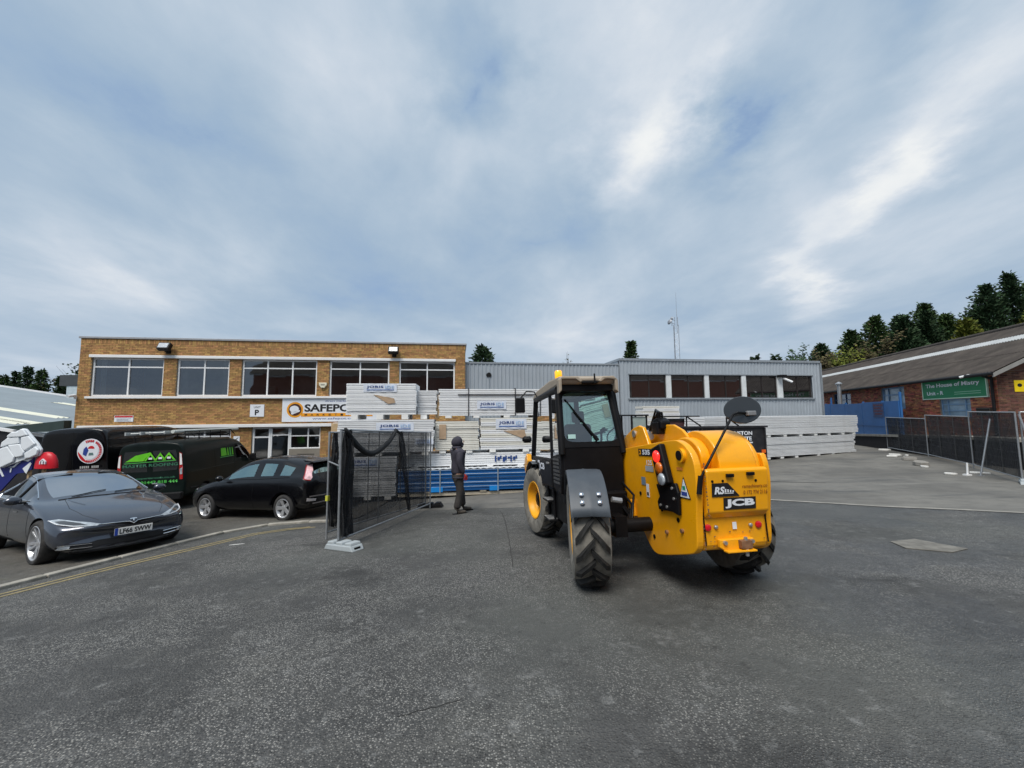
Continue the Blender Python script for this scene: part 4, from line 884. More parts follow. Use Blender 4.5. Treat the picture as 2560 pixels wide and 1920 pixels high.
t = thing('fence_brace', 'slanting galvanised brace pole leaning on the right-hand fence', 'pole', MT((15.36, 12.75, gz(15.36, 12.75)))); m = MB(); m.tube([(0, 0, 0), (0.46, -0.04, 1.86)], 0.024, 10); m.build('pole', GALV, t, smooth=50); m = MB(); m.box(-0.08, 0.08, -0.08, 0.08, 0.0, 0.02); m.build('base_plate', GALV, t)
t = thing('fence_brace', 'galvanised brace pole at the right edge beside the last fence post', 'pole', MT((14.98, 10.95, gz(14.98, 10.95)))); m = MB(); m.tube([(0, 0, 0), (-0.12, 0.30, 2.0)], 0.024, 10); m.build('pole', GALV, t, smooth=50); m = MB(); m.box(-0.08, 0.08, -0.08, 0.08, 0.0, 0.02); m.build('base_plate', GALV, t)
t = thing('ground_stake', 'short white stake standing beside the brace foot', 'stake', MT((15.05, 12.85, gz(15.05, 12.85)))); m = MB(); m.tube([(0, 0, 0), (0.02, 0, 0.42)], 0.025, 8); m.build('stake', WHITEP, t); m = MB(); m.box(-0.1, 0.08, -0.06, 0.06, 0, 0.05); m.build('shoe', WHITEP, t)
fence_foot(14.86, 11.25, 40, 'grey fence foot at the right edge of the picture')
# litter and rubble along the fence foot
SCRAPL = ['white scrap at the far end of the right-hand fence', 'flat white scrap, left of the pair by the fence', 'largest flat white scrap near the fence middle', 'smallest white scrap behind the flat ones', 'grey rubble lump nearest the white scraps', 'grey rubble lump before the middle fence panel', 'widest grey rubble slab before the middle fence panel', 'tiny white scrap out on the yard near the rubble', 'white scrap left of the short stake', 'white scrap behind the brace foot', 'small grey rubble lump against the netting']
LIT = pm('white_scrap', (0.62, 0.62, 0.60), 0.8, var=0.15); RUB = pm('grey_rubble', (0.26, 0.25, 0.23), 0.9, var=0.2, bump=0.4)
for i, (x, y_, s_, mt) in enumerate(((19.55, 20.3, 0.34, LIT), (18.0, 18.2, 0.30, LIT), (17.55, 17.9, 0.36, LIT), (18.35, 18.0, 0.16, LIT), (17.3, 16.9, 0.3, RUB), (16.4, 15.6, 0.3, RUB), (16.05, 15.2, 0.42, RUB), (15.6, 14.7, 0.16, LIT), (14.75, 13.1, 0.2, LIT), (15.75, 13.1, 0.3, LIT), (17.0, 16.6, 0.3, RUB))):
    m = MB(); n = 7; m.prism([((0.6 + 0.4 * rnd.random()) * s_ * math.cos(2 * math.pi * k / n), (0.35 + 0.25 * rnd.random()) * s_ * math.sin(2 * math.pi * k / n)) for k in range(n)], 0, 0.05 + 0.06 * rnd.random() + (0.05 if mt is RUB else 0), 2)
    o = m.build('scrap' if mt is LIT else 'rubble', mt, None, bevel=0.015, M=MT((x, y_, gz(x, y_) + 0.006), (0, 0, rnd.uniform(0, 3))))
    tag(o, SCRAPL[i], 'scrap' if mt is LIT else 'rubble', 'foam scraps by the fence' if mt is LIT else 'rubble lumps by the fence')
# ------------------------------------------------------------------ road vehicles
car_glass = clear_glass
CG = car_glass('tinted_car_glass', (0.30, 0.38, 0.38)); CGD = car_glass('dark_car_glass', (0.10, 0.12, 0.13)); CGT = car_glass('teal_car_glass', (0.50, 0.74, 0.72), ior=5.0, refl=(0.72, 0.98, 0.95)); CGS = car_glass('sky_coated_car_glass', (0.06, 0.07, 0.08), ior=9.0)
CHROME = pm('chrome', (0.75, 0.76, 0.78), 0.12, metal=1.0, var=0.03); ALLOY = pm('alloy_wheel', (0.50, 0.51, 0.53), 0.32, metal=0.6, var=0.08, dirt=0.2, dirtcol=(0.2, 0.18, 0.16))
LAMPC = pm('clear_lamp', (0.34, 0.38, 0.42), 0.08, var=0.35, vs_=14, coat=1.0); LAMPR = pm('red_lamp', (0.42, 0.010, 0.012), 0.12, var=0.25, vs_=20, coat=1.0); LAMPD = pm('lamp_dark_inner', (0.05, 0.055, 0.06), 0.1, coat=1.0)
GREYPAINT = pm('dark_grey_metallic_paint', (0.055, 0.064, 0.085), 0.25, metal=0.6, var=0.03, coat=1.0); BLACKPAINT = pm('black_car_paint', (0.003, 0.003, 0.004), 0.25, var=0.1, coat=0.45, spec=0.3); GREENPAINT = pm('very_dark_green_van_paint', (0.004, 0.009, 0.008), 0.4, var=0.15, coat=0.1, spec=0.2, dirt=0.2, dirtcol=(0.012, 0.016, 0.014), ds=3)
SEATM = pm('seat_cloth', (0.035, 0.035, 0.04), 0.8)
def loft(st, wells, paint):
    """st: list of stations (x, half-ring of (y,z) points, nose shift, glass codes) -> (body mesh, glass mesh, bvh)"""
    n = len(st[0][1]); ring = []
    m = MB()
    for s_ in st:
        x, pts, sh = s_[0], s_[1], s_[2]
        full = [(p[0], p[1]) for p in pts] + [(-p[0], p[1]) for p in pts[-2:0:-1]]
        m.v += [(x - sh * (abs(y) / 0.95) ** 2.6 + (s_[4][min(i, 2 * (n - 1) - i)] if len(s_) > 4 else 0), y, z) for i, (y, z) in enumerate(full)]
        ring.append(len(full))
    k = ring[0]
    for i in range(len(st) - 1):
        codes = st[i][3]
        for j in range(k):
            jj = j if j < n - 1 else k - 1 - j
            m.f.append((i * k + j, i * k + (j + 1) % k, (i + 1) * k + (j + 1) % k, (i + 1) * k + j)); m.m.append(1 if jj in codes else 0)
    m.f.append(tuple(range(k))); m.m.append(0); m.f.append(tuple(range((len(st) - 1) * k, len(st) * k))[::-1]); m.m.append(0)
    me = m.mesh('tmp'); bm = bmesh.new(); bm.from_mesh(me); bmesh.ops.recalc_face_normals(bm, faces=bm.faces); bm.to_mesh(me); bm.free()
    for q in (paint, paint, BLACKP): me.materials.append(q)
    o = bpy.data.objects.new('tmp', me); COL.objects.link(o); me.shade_smooth()
    sd = o.modifiers.new('s', 'SUBSURF'); sd.levels = sd.render_levels = 2
    cutters = []
    for (wx, wz, wr) in wells:
        for sgn in (1, -1):
            c = MB(); c.lathe([(wr, -0.3), (wr, 0.3)], 36, MT((wx, sgn * 0.88, wz)) @ Matrix.Rotation(R(90), 4, 'X')); cm = c.mesh('cut'); bm = bmesh.new(); bm.from_mesh(cm); bmesh.ops.recalc_face_normals(bm, faces=bm.faces); bm.to_mesh(cm); bm.free()
            for q in (paint, paint, BLACKP): cm.materials.append(q)
            cm.polygons.foreach_set('material_index', [2] * len(cm.polygons))
            co = bpy.data.objects.new('cut', cm); COL.objects.link(co); cutters.append(co)
            b = o.modifiers.new('b', 'BOOLEAN'); b.object = co; b.operation = 'DIFFERENCE'; b.solver = 'EXACT'
    dg = bpy.context.evaluated_depsgraph_get(); ev = bpy.data.meshes.new_from_object(o.evaluated_get(dg))
    for c in cutters: bpy.data.objects.remove(c)
    bpy.data.objects.remove(o)
    bm = bmesh.new(); bm.from_mesh(ev); bvh = BVHTree.FromBMesh(bm)
    b2 = bm.copy(); bmesh.ops.delete(b2, geom=[f for f in b2.faces if f.material_index == 1], context='FACES')
    shell = bpy.data.meshes.new('body'); b2.to_mesh(shell); b2.free(); shell.shade_smooth(); shell.set_sharp_from_angle(angle=R(38))
    bm.faces.ensure_lookup_table(); todo = {f.index for f in bm.faces if f.material_index == 1}; panes = []      # every pane of glass on its own
    while todo:
        stack = [todo.pop()]; isl = set(stack)
        while stack:
            for e in bm.faces[stack.pop()].edges:
                for f in e.link_faces:
                    if f.index in todo: todo.discard(f.index); isl.add(f.index); stack.append(f.index)
        vid = {}; V, Fc = [], []
        for fi in isl:
            q = []
            for v in bm.faces[fi].verts:
                if v.index not in vid: vid[v.index] = len(V); V.append(tuple(v.co))
                q.append(vid[v.index])
            Fc.append(q)
        me2 = bpy.data.meshes.new('window'); me2.from_pydata(V, [], Fc); me2.update(); me2.shade_smooth(); panes.append((me2, sum(v[0] for v in V) / len(V), sum(v[1] for v in V) / len(V)))
    bm.free()
    return shell, panes, bvh
def glaze(panes, parent, front, side):
    for me, cx, cy in panes: obj('windscreen' if abs(cy) < 0.1 and cx > 0 else 'rear_window' if abs(cy) < 0.1 else 'side_window', me, front if abs(cy) < 0.1 else side, parent)
def hit(bvh, o, d):
    r = bvh.ray_cast(Vector(o), Vector(d)); return (r[0], r[1]) if r[0] is not None else (None, None)
def conform(bvh, poly, view, off=0.006, rings=5, sub=4):
    """patch of the outline `poly` laid on the body. view: 'L','R' poly is (x,z); 'F','B' poly is (y,z); 'T' poly is (x,y)"""
    dens = []
    for a, b in zip(poly, poly[1:] + poly[:1]): dens += [(a[0] + (b[0] - a[0]) * k / sub, a[1] + (b[1] - a[1]) * k / sub) for k in range(sub)]
    cx, cy = sum(p[0] for p in dens) / len(dens), sum(p[1] for p in dens) / len(dens); m = MB(); n = len(dens); P = []
    for r in range(rings + 1):
        t = 1 - r / rings
        for p in (dens if r < rings else [dens[0]]):
            a, b = cx + (p[0] - cx) * t, cy + (p[1] - cy) * t
            o, d = {'L': ((a, 3, b), (0, -1, 0)), 'R': ((a, -3, b), (0, 1, 0)), 'F': ((5, a, b), (-1, 0, 0)), 'B': ((-5, a, b), (1, 0, 0)), 'T': ((a, b, 4), (0, 0, -1))}[view]
            h, nn = hit(bvh, o, d)
            if h is None: h, nn = (Vector(P[-1]), -Vector(d)) if P else (Vector(o) + Vector(d) * 2, -Vector(d))
            elif nn.dot(Vector(d)) > 0: nn = -nn
            P.append(h + nn * off)
    fs = [(r * n + k, r * n + (k + 1) % n, (r + 1) * n + (k + 1) % n, (r + 1) * n + k) for r in range(rings - 1) for k in range(n)] + [((rings - 1) * n + k, (rings - 1) * n + (k + 1) % n, rings * n) for k in range(n)]
    m.add(P, fs); return m
def conline(bvh, pts, view, r=0.006, off=0.0, sub=6, n=5):
    d2 = []
    for a, b in zip(pts, pts[1:]): d2 += [(a[0] + (b[0] - a[0]) * k / sub, a[1] + (b[1] - a[1]) * k / sub) for k in range(sub)]
    d2.append(pts[-1]); P = []
    for a, b in d2:
        o, d = {'L': ((a, 3, b), (0, -1, 0)), 'R': ((a, -3, b), (0, 1, 0)), 'F': ((5, a, b), (-1, 0, 0)), 'B': ((-5, a, b), (1, 0, 0)), 'T': ((a, b, 4), (0, 0, -1))}[view]
        h, nn = hit(bvh, o, d)
        if h is not None:
            if nn.dot(Vector(d)) > 0: nn = -nn
            P.append(h + nn * off)
    m = MB()
    if len(P) > 1: m.tube(P, r, n)
    return m
def car_wheel(t, x, y, rad, wid, rimr, style, side, yaw=0.0):
    """wheel part with tyre, rim and spokes; axis along local Y"""
    w = bpy.data.objects.new('wheel', None); COL.objects.link(w); w.parent = t; w.empty_display_size = 0.1
    w.matrix_local = MT((x, y, rad)) @ Matrix.Rotation(yaw, 4, 'Z') @ Matrix.Rotation(R(-90 * side), 4, 'X')          # local Z points outwards
    h = wid / 2; m = MB(); m.lathe([(rimr, -h * 0.9), (rad - 0.03, -h), (rad - 0.006, -h * 0.75), (rad, -h * 0.4), (rad, h * 0.4), (rad - 0.006, h * 0.75), (rad - 0.03, h), (rimr + 0.03, h * 1.02), (rimr, h * 0.92)], 40, cap=False); m.build('tyre', TYRE, w, smooth=50)
    m = MB(); m.lathe([(rimr + 0.004, h * 0.94), (rimr - 0.008, h * 0.97), (rimr - 0.03, h * 0.8), (rimr - 0.05, -h * 0.4), (0.02, -h * 0.45)], 40, cap=False); m.build('rim', ALLOY if style != 'steel' else BLACKP, w, smooth=50)
    m = MB(); m.lathe([(rimr - 0.045, -h * 0.2), (0.03, -h * 0.2)], 30, cap=True); m.build('brake_disc', pm('brake_disc_dark', (0.05, 0.05, 0.05), 0.4, metal=0.6), w)
    n = {'five': 5, 'twin': 10}.get(style, 6); m = MB()
    for k in range(n):
        a = 2 * math.pi * k / n + (0.13 * (1 if k % 2 else -1) if style == 'twin' else 0); wd = 0.034 if style == 'five' else 0.017; M = Matrix.Rotation(a, 4, 'Z')
        m.add([M @ Vector(p) for p in ((0.03, -wd, h * 0.55), (rimr - 0.02, -wd * 1.25, h * 0.86), (rimr - 0.02, wd * 1.25, h * 0.86), (0.03, wd, h * 0.55), (0.03, -wd, h * 0.2), (rimr - 0.02, -wd * 1.2, h * 0.5), (rimr - 0.02, wd * 1.2, h * 0.5), (0.03, wd, h * 0.2))], [(0, 1, 2, 3), (4, 7, 6, 5), (0, 4, 5, 1), (3, 2, 6, 7), (1, 5, 6, 2), (0, 3, 7, 4)])
    m.lathe([(0.07, h * 0.2), (0.075, h * 0.5), (0.05, h * 0.62), (0.02, h * 0.66)], 16); m.build('spokes', ALLOY, w, bevel=0.004)
    return w
def seats(t, xs, ys, z, hh=0.62):
    for x in xs:
        for y_ in ys:
            m = MB(); m.box(x - 0.25, x + 0.25, y_ - 0.24, y_ + 0.24, z - 0.2, z); m.box(x - 0.32, x - 0.2, y_ - 0.24, y_ + 0.24, z, z + hh - 0.18); m.box(x - 0.33, x - 0.24, y_ - 0.13, y_ + 0.13, z + hh - 0.15, z + hh); m.build('seat', SEATM, t, bevel=0.04)
def plate(t, s, M, col, w=0.52, h=0.111):
    p = MB(); p.box(-w / 2, w / 2, -0.006, 0.006, -h / 2, h / 2); p = p.build('number_plate', pm('plate_' + ('white' if col[2] > 0.3 else 'yellow'), col, 0.35, var=0.03), t, M=M, bevel=0.004)
    q = MB(); q.box(-w / 2, -w / 2 + 0.045, -0.0075, -0.006, -h / 2, h / 2); q.build('euro_band', pm('plate_blue', (0.02, 0.06, 0.35), 0.4), p)
    lettering(s, INK, p, -w / 2 + 0.065, -0.039, w / 2 - 0.02, 0.039, -0.0085, 0.03, 1.0); return p
FRONT = Matrix(((0, -1, 0, 0), (1, 0, 0, 0), (0, 0, 1, 0), (0, 0, 0, 1)))          # local -Y -> car +X (read from the front)
BACK = Matrix(((0, 1, 0, 0), (-1, 0, 0, 0), (0, 0, 1, 0), (0, 0, 0, 1)))

# --- grey electric saloon, front to the right
TM = frame_on_ground(-9.06, 8.22, -27.1, 0.0, 'x') @ Matrix.Diagonal((1, 1, 1.08, 1))
CAR = thing('grey_saloon_car', 'dark grey saloon car with LF66 SWW plate parked behind the kerb', 'car', TM)
def hood(w, zb, zm, zs, zt): return [(0, zb), (0.72 * w, zb), (0.95 * w, zb + 0.10), (w, zm), (0.965 * w, zs), (0.90 * w, zs + 0.035), (0.72 * w, zt - 0.035), (0.64 * w, zt - 0.02), (0.35 * w, zt - 0.004), (0, zt)]
def cabin(w, zb, zm, zs, wr, zr, zt): return [(0, zb), (0.80 * w, zb), (0.97 * w, zb + 0.12), (w, zm), (0.965 * w, zs), (0.90 * w, zs + 0.03), (wr, zr), (wr - 0.05, zr + 0.045), (wr * 0.5, zt - 0.012), (0, zt)]
S_, W_ = {5}, {7, 8}
ts = [(2.42, hood(0.80, 0.22, 0.36, 0.47, 0.525), 0.30, ()), (2.40, hood(0.90, 0.17, 0.39, 0.525, 0.59), 0.36, ()), (2.28, hood(0.945, 0.15, 0.45, 0.59, 0.67), 0.36, ()), (1.98, hood(0.965, 0.16, 0.52, 0.675, 0.78), 0.26, ()), (1.50, hood(0.978, 0.18, 0.59, 0.785, 0.885), 0.10, ()),
      (1.12, hood(0.98, 0.19, 0.62, 0.86, 0.955), 0.05, ()), (0.86, [(0, 0.19), (0.78, 0.19), (0.95, 0.31), (0.98, 0.62), (0.95, 0.90), (0.885, 0.935), (0.76, 0.945), (0.70, 0.965), (0.36, 0.995), (0, 1.005)], 0.0, W_, [0, 0, 0, 0, 0, 0, -0.05, -0.05, 0.10, 0.14]),
      (0.42, cabin(0.98, 0.19, 0.62, 0.915, 0.745, 1.085, 1.185), 0.0, W_ | S_), (-0.02, cabin(0.98, 0.19, 0.62, 0.925, 0.675, 1.25, 1.345), 0.0, W_ | S_), (-0.30, cabin(0.98, 0.19, 0.62, 0.93, 0.645, 1.325, 1.405), 0.0, S_), (-0.62, cabin(0.98, 0.19, 0.62, 0.935, 0.63, 1.365, 1.44), 0.0, S_), (-0.72, cabin(0.98, 0.19, 0.62, 0.935, 0.63, 1.365, 1.443), 0.0, {5, 7, 8}),
      (-1.0, cabin(0.98, 0.19, 0.62, 0.945, 0.60, 1.33, 1.415), 0.0, S_), (-1.42, cabin(0.98, 0.19, 0.64, 0.96, 0.58, 1.23, 1.32), 0.0, W_), (-1.95, cabin(0.97, 0.20, 0.66, 0.98, 0.66, 1.10, 1.14), 0.0, ()), (-2.40, cabin(0.93, 0.26, 0.66, 0.97, 0.70, 1.02, 1.045), -0.1, ()), (-2.56, cabin(0.80, 0.38, 0.66, 0.90, 0.6, 0.95, 0.97), -0.15, ())]
body, glass, bv = loft(ts, [(1.48, 0.345, 0.385), (-1.48, 0.345, 0.385)], GREYPAINT)
obj('body', body, [GREYPAINT, GREYPAINT, BLACKP], CAR); glaze(glass, CAR, CGS, CGD)
for x in (1.48, -1.48):
    for sd in (1, -1): car_wheel(CAR, x, sd * 0.845, 0.345, 0.245, 0.262, 'twin', sd, R(3) if x > 0 else 0)
seats(CAR, (0.0, -0.9), (0.38, -0.38), 0.62)
m = MB(); m.box(-2.0, 1.2, -0.75, 0.75, 0.32, 0.36); m.build('cabin_floor', SEATM, CAR); m = MB(); m.box(0.55, 0.9, -0.72, 0.72, 0.6, 0.93); m.build('dashboard', SEATM, CAR, bevel=0.05)
for sd in (1, -1):
    def mir(pl): return [(sd * a, b - 0.068) for a, b in pl]
    h_ = conform(bv, mir([(0.90, 0.755), (0.86, 0.70), (0.74, 0.655), (0.60, 0.635), (0.46, 0.63), (0.40, 0.645), (0.52, 0.685), (0.66, 0.72), (0.80, 0.765)]), 'F', 0.008); h_ = h_.build('headlight', LAMPC, CAR, smooth=180)
    conform(bv, mir([(0.85, 0.735), (0.82, 0.70), (0.70, 0.665), (0.56, 0.65), (0.62, 0.685), (0.76, 0.735)]), 'F', 0.012).build('lamp_inner', LAMPD, h_, smooth=180)
    conline(bv, mir([(0.89, 0.75), (0.84, 0.69), (0.70, 0.648), (0.60, 0.64)]), 'F', 0.005, 0.014).build('lamp_strip', pm('lamp_strip_white', (0.8, 0.82, 0.85), 0.2), h_)
    conform(bv, mir([(0.42, 0.37), (0.80, 0.40), (0.86, 0.36), (0.80, 0.29), (0.42, 0.30)]), 'F', 0.004).build('lower_intake', BLACKP, CAR, smooth=180)
    for zz in (0.372, 0.325): conline(bv, mir([(0.48, zz - 0.012), (0.66, zz), (0.84, zz + 0.012)]), 'F', 0.008, 0.012).build('chrome_strip', CHROME, CAR)
    conform(bv, mir([(0.72, 0.375), (0.83, 0.385), (0.84, 0.33), (0.73, 0.325)]), 'F', 0.010).build('fog_lamp', LAMPC, CAR, smooth=180)
    m = MB(); m.lathe([(0.02, -0.10), (0.085, -0.06), (0.10, 0.0), (0.085, 0.05), (0.03, 0.07)], 16, MT((0.50, sd * 1.06, 0.985), (0, R(90), 0), (0.72, 1.15, 1.0))); mm = m.build('mirror', GREYPAINT, CAR, smooth=60)
    m = MB(); m.box(0.40, 0.54, min(sd * 0.90, sd * 1.0), max(sd * 0.90, sd * 1.0), 0.925, 0.955); m.build('mirror_stalk', BLACKP, mm, bevel=0.008)
    vw = 'L' if sd > 0 else 'R'
    conline(bv, [(0.62, 0.952), (0.1, 0.958), (-0.6, 0.965), (-1.3, 0.985)], vw, 0.011, 0.004).build('window_trim', CHROME, CAR)
    conline(bv, [(0.64, 0.99), (0.36, 1.10), (0.0, 1.235), (-0.28, 1.318), (-0.62, 1.36), (-1.1, 1.325), (-1.4, 1.22), (-1.55, 1.05), (-1.3, 0.985)], vw, 0.011, 0.004).build('window_trim', CHROME, CAR)
    for xx in (0.98, -0.12, -1.18): conline(bv, [(xx, 0.93 if xx < 0.9 else 0.88), (xx + 0.02, 0.6), (xx - 0.02 if xx > -1 else xx + 0.25, 0.26)], vw, 0.004, -0.001).build('door_gap', BLACKP, CAR)
    conline(bv, [(-0.12, 1.355), (-0.12, 0.95)], vw, 0.025, 0.0).build('door_pillar', BLACKP, CAR)
    conform(bv, [(0.10, 0.80), (0.34, 0.80), (0.34, 0.775), (0.10, 0.775)], vw, 0.006, 2).build('door_handle', CHROME, CAR)
    conline(bv, [(1.0, 0.22), (0.0, 0.215), (-1.0, 0.22)], vw, 0.022, 0.0).build('sill_trim', BLACKP, CAR)
def dn(pl): return [(a_, b_ - 0.068) for a_, b_ in pl]
conform(bv, dn([(-0.60, 0.285), (0.60, 0.285), (0.64, 0.35), (0.42, 0.40), (-0.42, 0.40), (-0.64, 0.35)]), 'F', 0.004).build('lower_grille', BLACKP, CAR, smooth=180)
conline(bv, dn([(-0.88, 0.265), (-0.5, 0.25), (0, 0.245), (0.5, 0.25), (0.88, 0.265)]), 'F', 0.018, 0.004).build('front_splitter', BLACKP, CAR)
conform(bv, dn([(-0.44, 0.645), (-0.2, 0.648), (-0.06, 0.642), (0, 0.60), (0.06, 0.642), (0.2, 0.648), (0.44, 0.645), (0.2, 0.615), (0, 0.575), (-0.2, 0.615)]), 'F', 0.003).build('nose_slot', BLACKP, CAR, smooth=180)
conline(bv, dn([(-0.44, 0.643), (-0.12, 0.636), (-0.05, 0.628), (0, 0.598), (0.05, 0.628), (0.12, 0.636), (0.44, 0.643)]), 'F', 0.006, 0.010).build('nose_trim', CHROME, CAR)
conform(bv, dn([(-0.05, 0.655), (-0.045, 0.668), (0, 0.673), (0.045, 0.668), (0.05, 0.655), (0.012, 0.657), (0.0, 0.612), (-0.012, 0.657)]), 'F', 0.010, 2).build('badge', CHROME, CAR)
plate(CAR, 'LF66 SWW', MT((2.440, 0, 0.425)) @ FRONT, (0.72, 0.72, 0.70))
for sd in (1, -1): conline(bv, [(1.05, sd * 0.55), (1.6, sd * 0.62), (2.0, sd * 0.55), (2.25, sd * 0.42)], 'T', 0.004, -0.001).build('bonnet_gap', BLACKP, CAR); conline(bv, [(1.55, sd * 0.42), (1.25, sd * 0.50), (1.0, sd * 0.52)], 'T', 0.014, -0.006).build('bonnet_crease', GREYPAINT, CAR)
conline(bv, [(0.99, -0.62), (1.06, -0.3), (1.09, 0), (1.06, 0.3), (0.99, 0.62)], 'T', 0.012, 0.0).build('cowl_gap', BLACKP, CAR)
for a, b in (((0.98, 0.15), (0.80, 0.62)), ((0.98, -0.45), (0.85, 0.05))): conline(bv, [a, b], 'T', 0.008, 0.012).build('wiper', BLACKP, CAR)

# --- black hatchback, front to the left
FM = frame_on_ground(-6.80, 11.05, 163.8, 0.0, 'x') @ Matrix.Diagonal((1, 1, 1.08, 1))
HAT = thing('black_hatchback', 'black five-door hatchback parked beside the mesh fence', 'car', FM)
fs_ = [(2.18, hood(0.70, 0.32, 0.46, 0.58, 0.64), 0.25, ()), (2.15, hood(0.84, 0.24, 0.48, 0.64, 0.71), 0.32, ()), (2.0, hood(0.89, 0.20, 0.52, 0.72, 0.80), 0.32, ()), (1.72, hood(0.91, 0.19, 0.56, 0.80, 0.89), 0.2, ()), (1.32, hood(0.92, 0.19, 0.60, 0.87, 0.96), 0.08, ()),
       (1.10, hood(0.92, 0.19, 0.62, 0.90, 0.995), 0.04, ()), (0.94, [(0, 0.19), (0.72, 0.19), (0.89, 0.31), (0.92, 0.62), (0.885, 0.91), (0.83, 0.945), (0.72, 0.965), (0.66, 0.985), (0.34, 1.02), (0, 1.03)], 0.0, W_, [0, 0, 0, 0, 0, 0, -0.03, -0.03, 0.1, 0.14]),
       (0.62, cabin(0.92, 0.19, 0.62, 0.925, 0.725, 1.11, 1.22), 0, W_ | S_), (0.26, cabin(0.92, 0.19, 0.62, 0.935, 0.665, 1.29, 1.39), 0, W_ | S_), (0.06, cabin(0.92, 0.19, 0.62, 0.94, 0.64, 1.36, 1.445), 0, S_), (-0.30, cabin(0.92, 0.19, 0.62, 0.95, 0.63, 1.40, 1.485), 0, ()), (-0.40, cabin(0.92, 0.19, 0.62, 0.95, 0.63, 1.40, 1.488), 0, S_),
       (-0.98, cabin(0.92, 0.19, 0.62, 0.965, 0.62, 1.37, 1.475), 0, ()), (-1.06, cabin(0.92, 0.19, 0.63, 0.97, 0.615, 1.36, 1.47), 0, S_), (-1.46, cabin(0.92, 0.20, 0.64, 0.99, 0.60, 1.24, 1.41), 0, ()), (-1.78, cabin(0.91, 0.22, 0.64, 1.00, 0.58, 1.17, 1.335), 0, W_), (-2.02, cabin(0.90, 0.26, 0.64, 0.96, 0.66, 1.02, 1.05), -0.06, ()), (-2.10, cabin(0.86, 0.30, 0.62, 0.86, 0.66, 0.92, 0.94), -0.12, ()), (-2.15, cabin(0.74, 0.38, 0.56, 0.70, 0.60, 0.76, 0.78), -0.14, ())]
body, glass, bv = loft(fs_, [(1.32, 0.315, 0.36), (-1.32, 0.315, 0.36)], BLACKPAINT)
obj('body', body, [BLACKPAINT, BLACKPAINT, BLACKP], HAT); glaze(glass, HAT, CGT, CGT)
for x in (1.32, -1.32):
    for sd in (1, -1): car_wheel(HAT, x, sd * 0.80, 0.315, 0.21, 0.215, 'five', sd)
seats(HAT, (0.15, -0.75), (0.36, -0.36), 0.62); m = MB(); m.box(-1.7, 1.1, -0.7, 0.7, 0.3, 0.34); m.build('cabin_floor', SEATM, HAT)
for sd in (1, -1):
    vw = 'L' if sd > 0 else 'R'
    conform(bv, [(-1.74, 1.27), (-1.66, 1.26), (-1.78, 1.12), (-1.92, 0.97), (-2.02, 0.93), (-2.01, 0.99), (-1.90, 1.13)], vw, 0.010).build('tail_lamp', pm('pale_tail_lamp', (0.66, 0.42, 0.44), 0.1, var=0.45, vs_=9, coat=1.0), HAT, smooth=180)
    conline(bv, [(-1.66, 1.26), (-1.78, 1.12), (-1.92, 0.97), (-2.02, 0.93)], vw, 0.012, 0.012).build('lamp_edge', LAMPR, HAT)
    conform(bv, [(sd * 0.60, 0.50), (sd * 0.84, 0.54), (sd * 0.84, 0.47), (sd * 0.62, 0.45)], 'B', 0.006).build('rear_reflector', pm('pale_reflector', (0.45, 0.42, 0.42), 0.2), HAT)
    conform(bv, [(sd * 0.56, 0.66), (sd * 0.86, 0.74), (sd * 0.82, 0.80), (sd * 0.66, 0.765)], 'F', 0.008).build('headlight', LAMPC, HAT, smooth=180)
    conline(bv, [(0.88, 0.965), (0.2, 0.975), (-0.6, 0.985), (-1.45, 1.015)], vw, 0.008, 0.004).build('belt_trim', BLACKP, HAT)
    for xx in (0.95, -0.34, -1.2): conline(bv, [(xx, 0.94 if xx < 0.9 else 0.88), (xx + 0.02, 0.6), (xx if xx > -1 else xx + 0.3, 0.26)], vw, 0.004, -0.001).build('door_gap', BLACKP, HAT)
    for xx in (-0.06, -1.02): conform(bv, [(xx - 0.1, 0.86), (xx + 0.1, 0.86), (xx + 0.1, 0.83), (xx - 0.1, 0.83)], vw, 0.014, 2).build('door_handle', BLACKPAINT, HAT)
    m = MB(); m.lathe([(0.02, -0.09), (0.08, -0.05), (0.095, 0.0), (0.08, 0.04), (0.03, 0.06)], 14, MT((0.72, sd * 0.99, 1.02), (0, R(90), 0), (0.75, 1.0, 1.0))); m.build('mirror', BLACKPAINT, HAT, smooth=60)
    m = MB(); m.lathe([(0.375, 0.0), (0.415, 0.0), (0.425, 0.018), (0.375, 0.022)], 40, MT((-1.32, sd * 0.905, 0.315)) @ Matrix.Rotation(R(-90 * sd), 4, 'X'), cap=False); o = m.build('arch_lip', BLACKPAINT, HAT, smooth=50)
    bm = bmesh.new(); bm.from_mesh(o.data); bmesh.ops.delete(bm, geom=[v for v in bm.verts if v.co.z < 0.36], context='VERTS'); bm.to_mesh(o.data); bm.free()
m = MB(); m.prism([(-1.60, 1.40), (-1.90, 1.355), (-1.95, 1.325), (-1.66, 1.345)], -0.56, 0.56); m.build('roof_spoiler', BLACKPAINT, HAT, bevel=0.012)
conline(bv, [(-0.78, 0.565), (-0.4, 0.545), (0, 0.54), (0.4, 0.545), (0.78, 0.565)], 'B', 0.016, 0.006).build('bumper_trim', pm('satin_grey_trim', (0.14, 0.13, 0.13), 0.35), HAT); conline(bv, [(-0.7, 0.40), (0, 0.385), (0.7, 0.40)], 'B', 0.014, 0.006).build('bumper_trim', MATS['satin_grey_trim'], HAT)
plate(HAT, 'BK58 FZR', MT((-2.165, 0, 0.66)) @ BACK, (0.70, 0.50, 0.04)) if False else None
for yy in (0.45, -0.45): m = MB(); m.tube([(-0.4, yy, 1.483), (-1.0, yy, 1.47)], 0.012, 6); m.build('roof_strip', BLACKP, HAT)

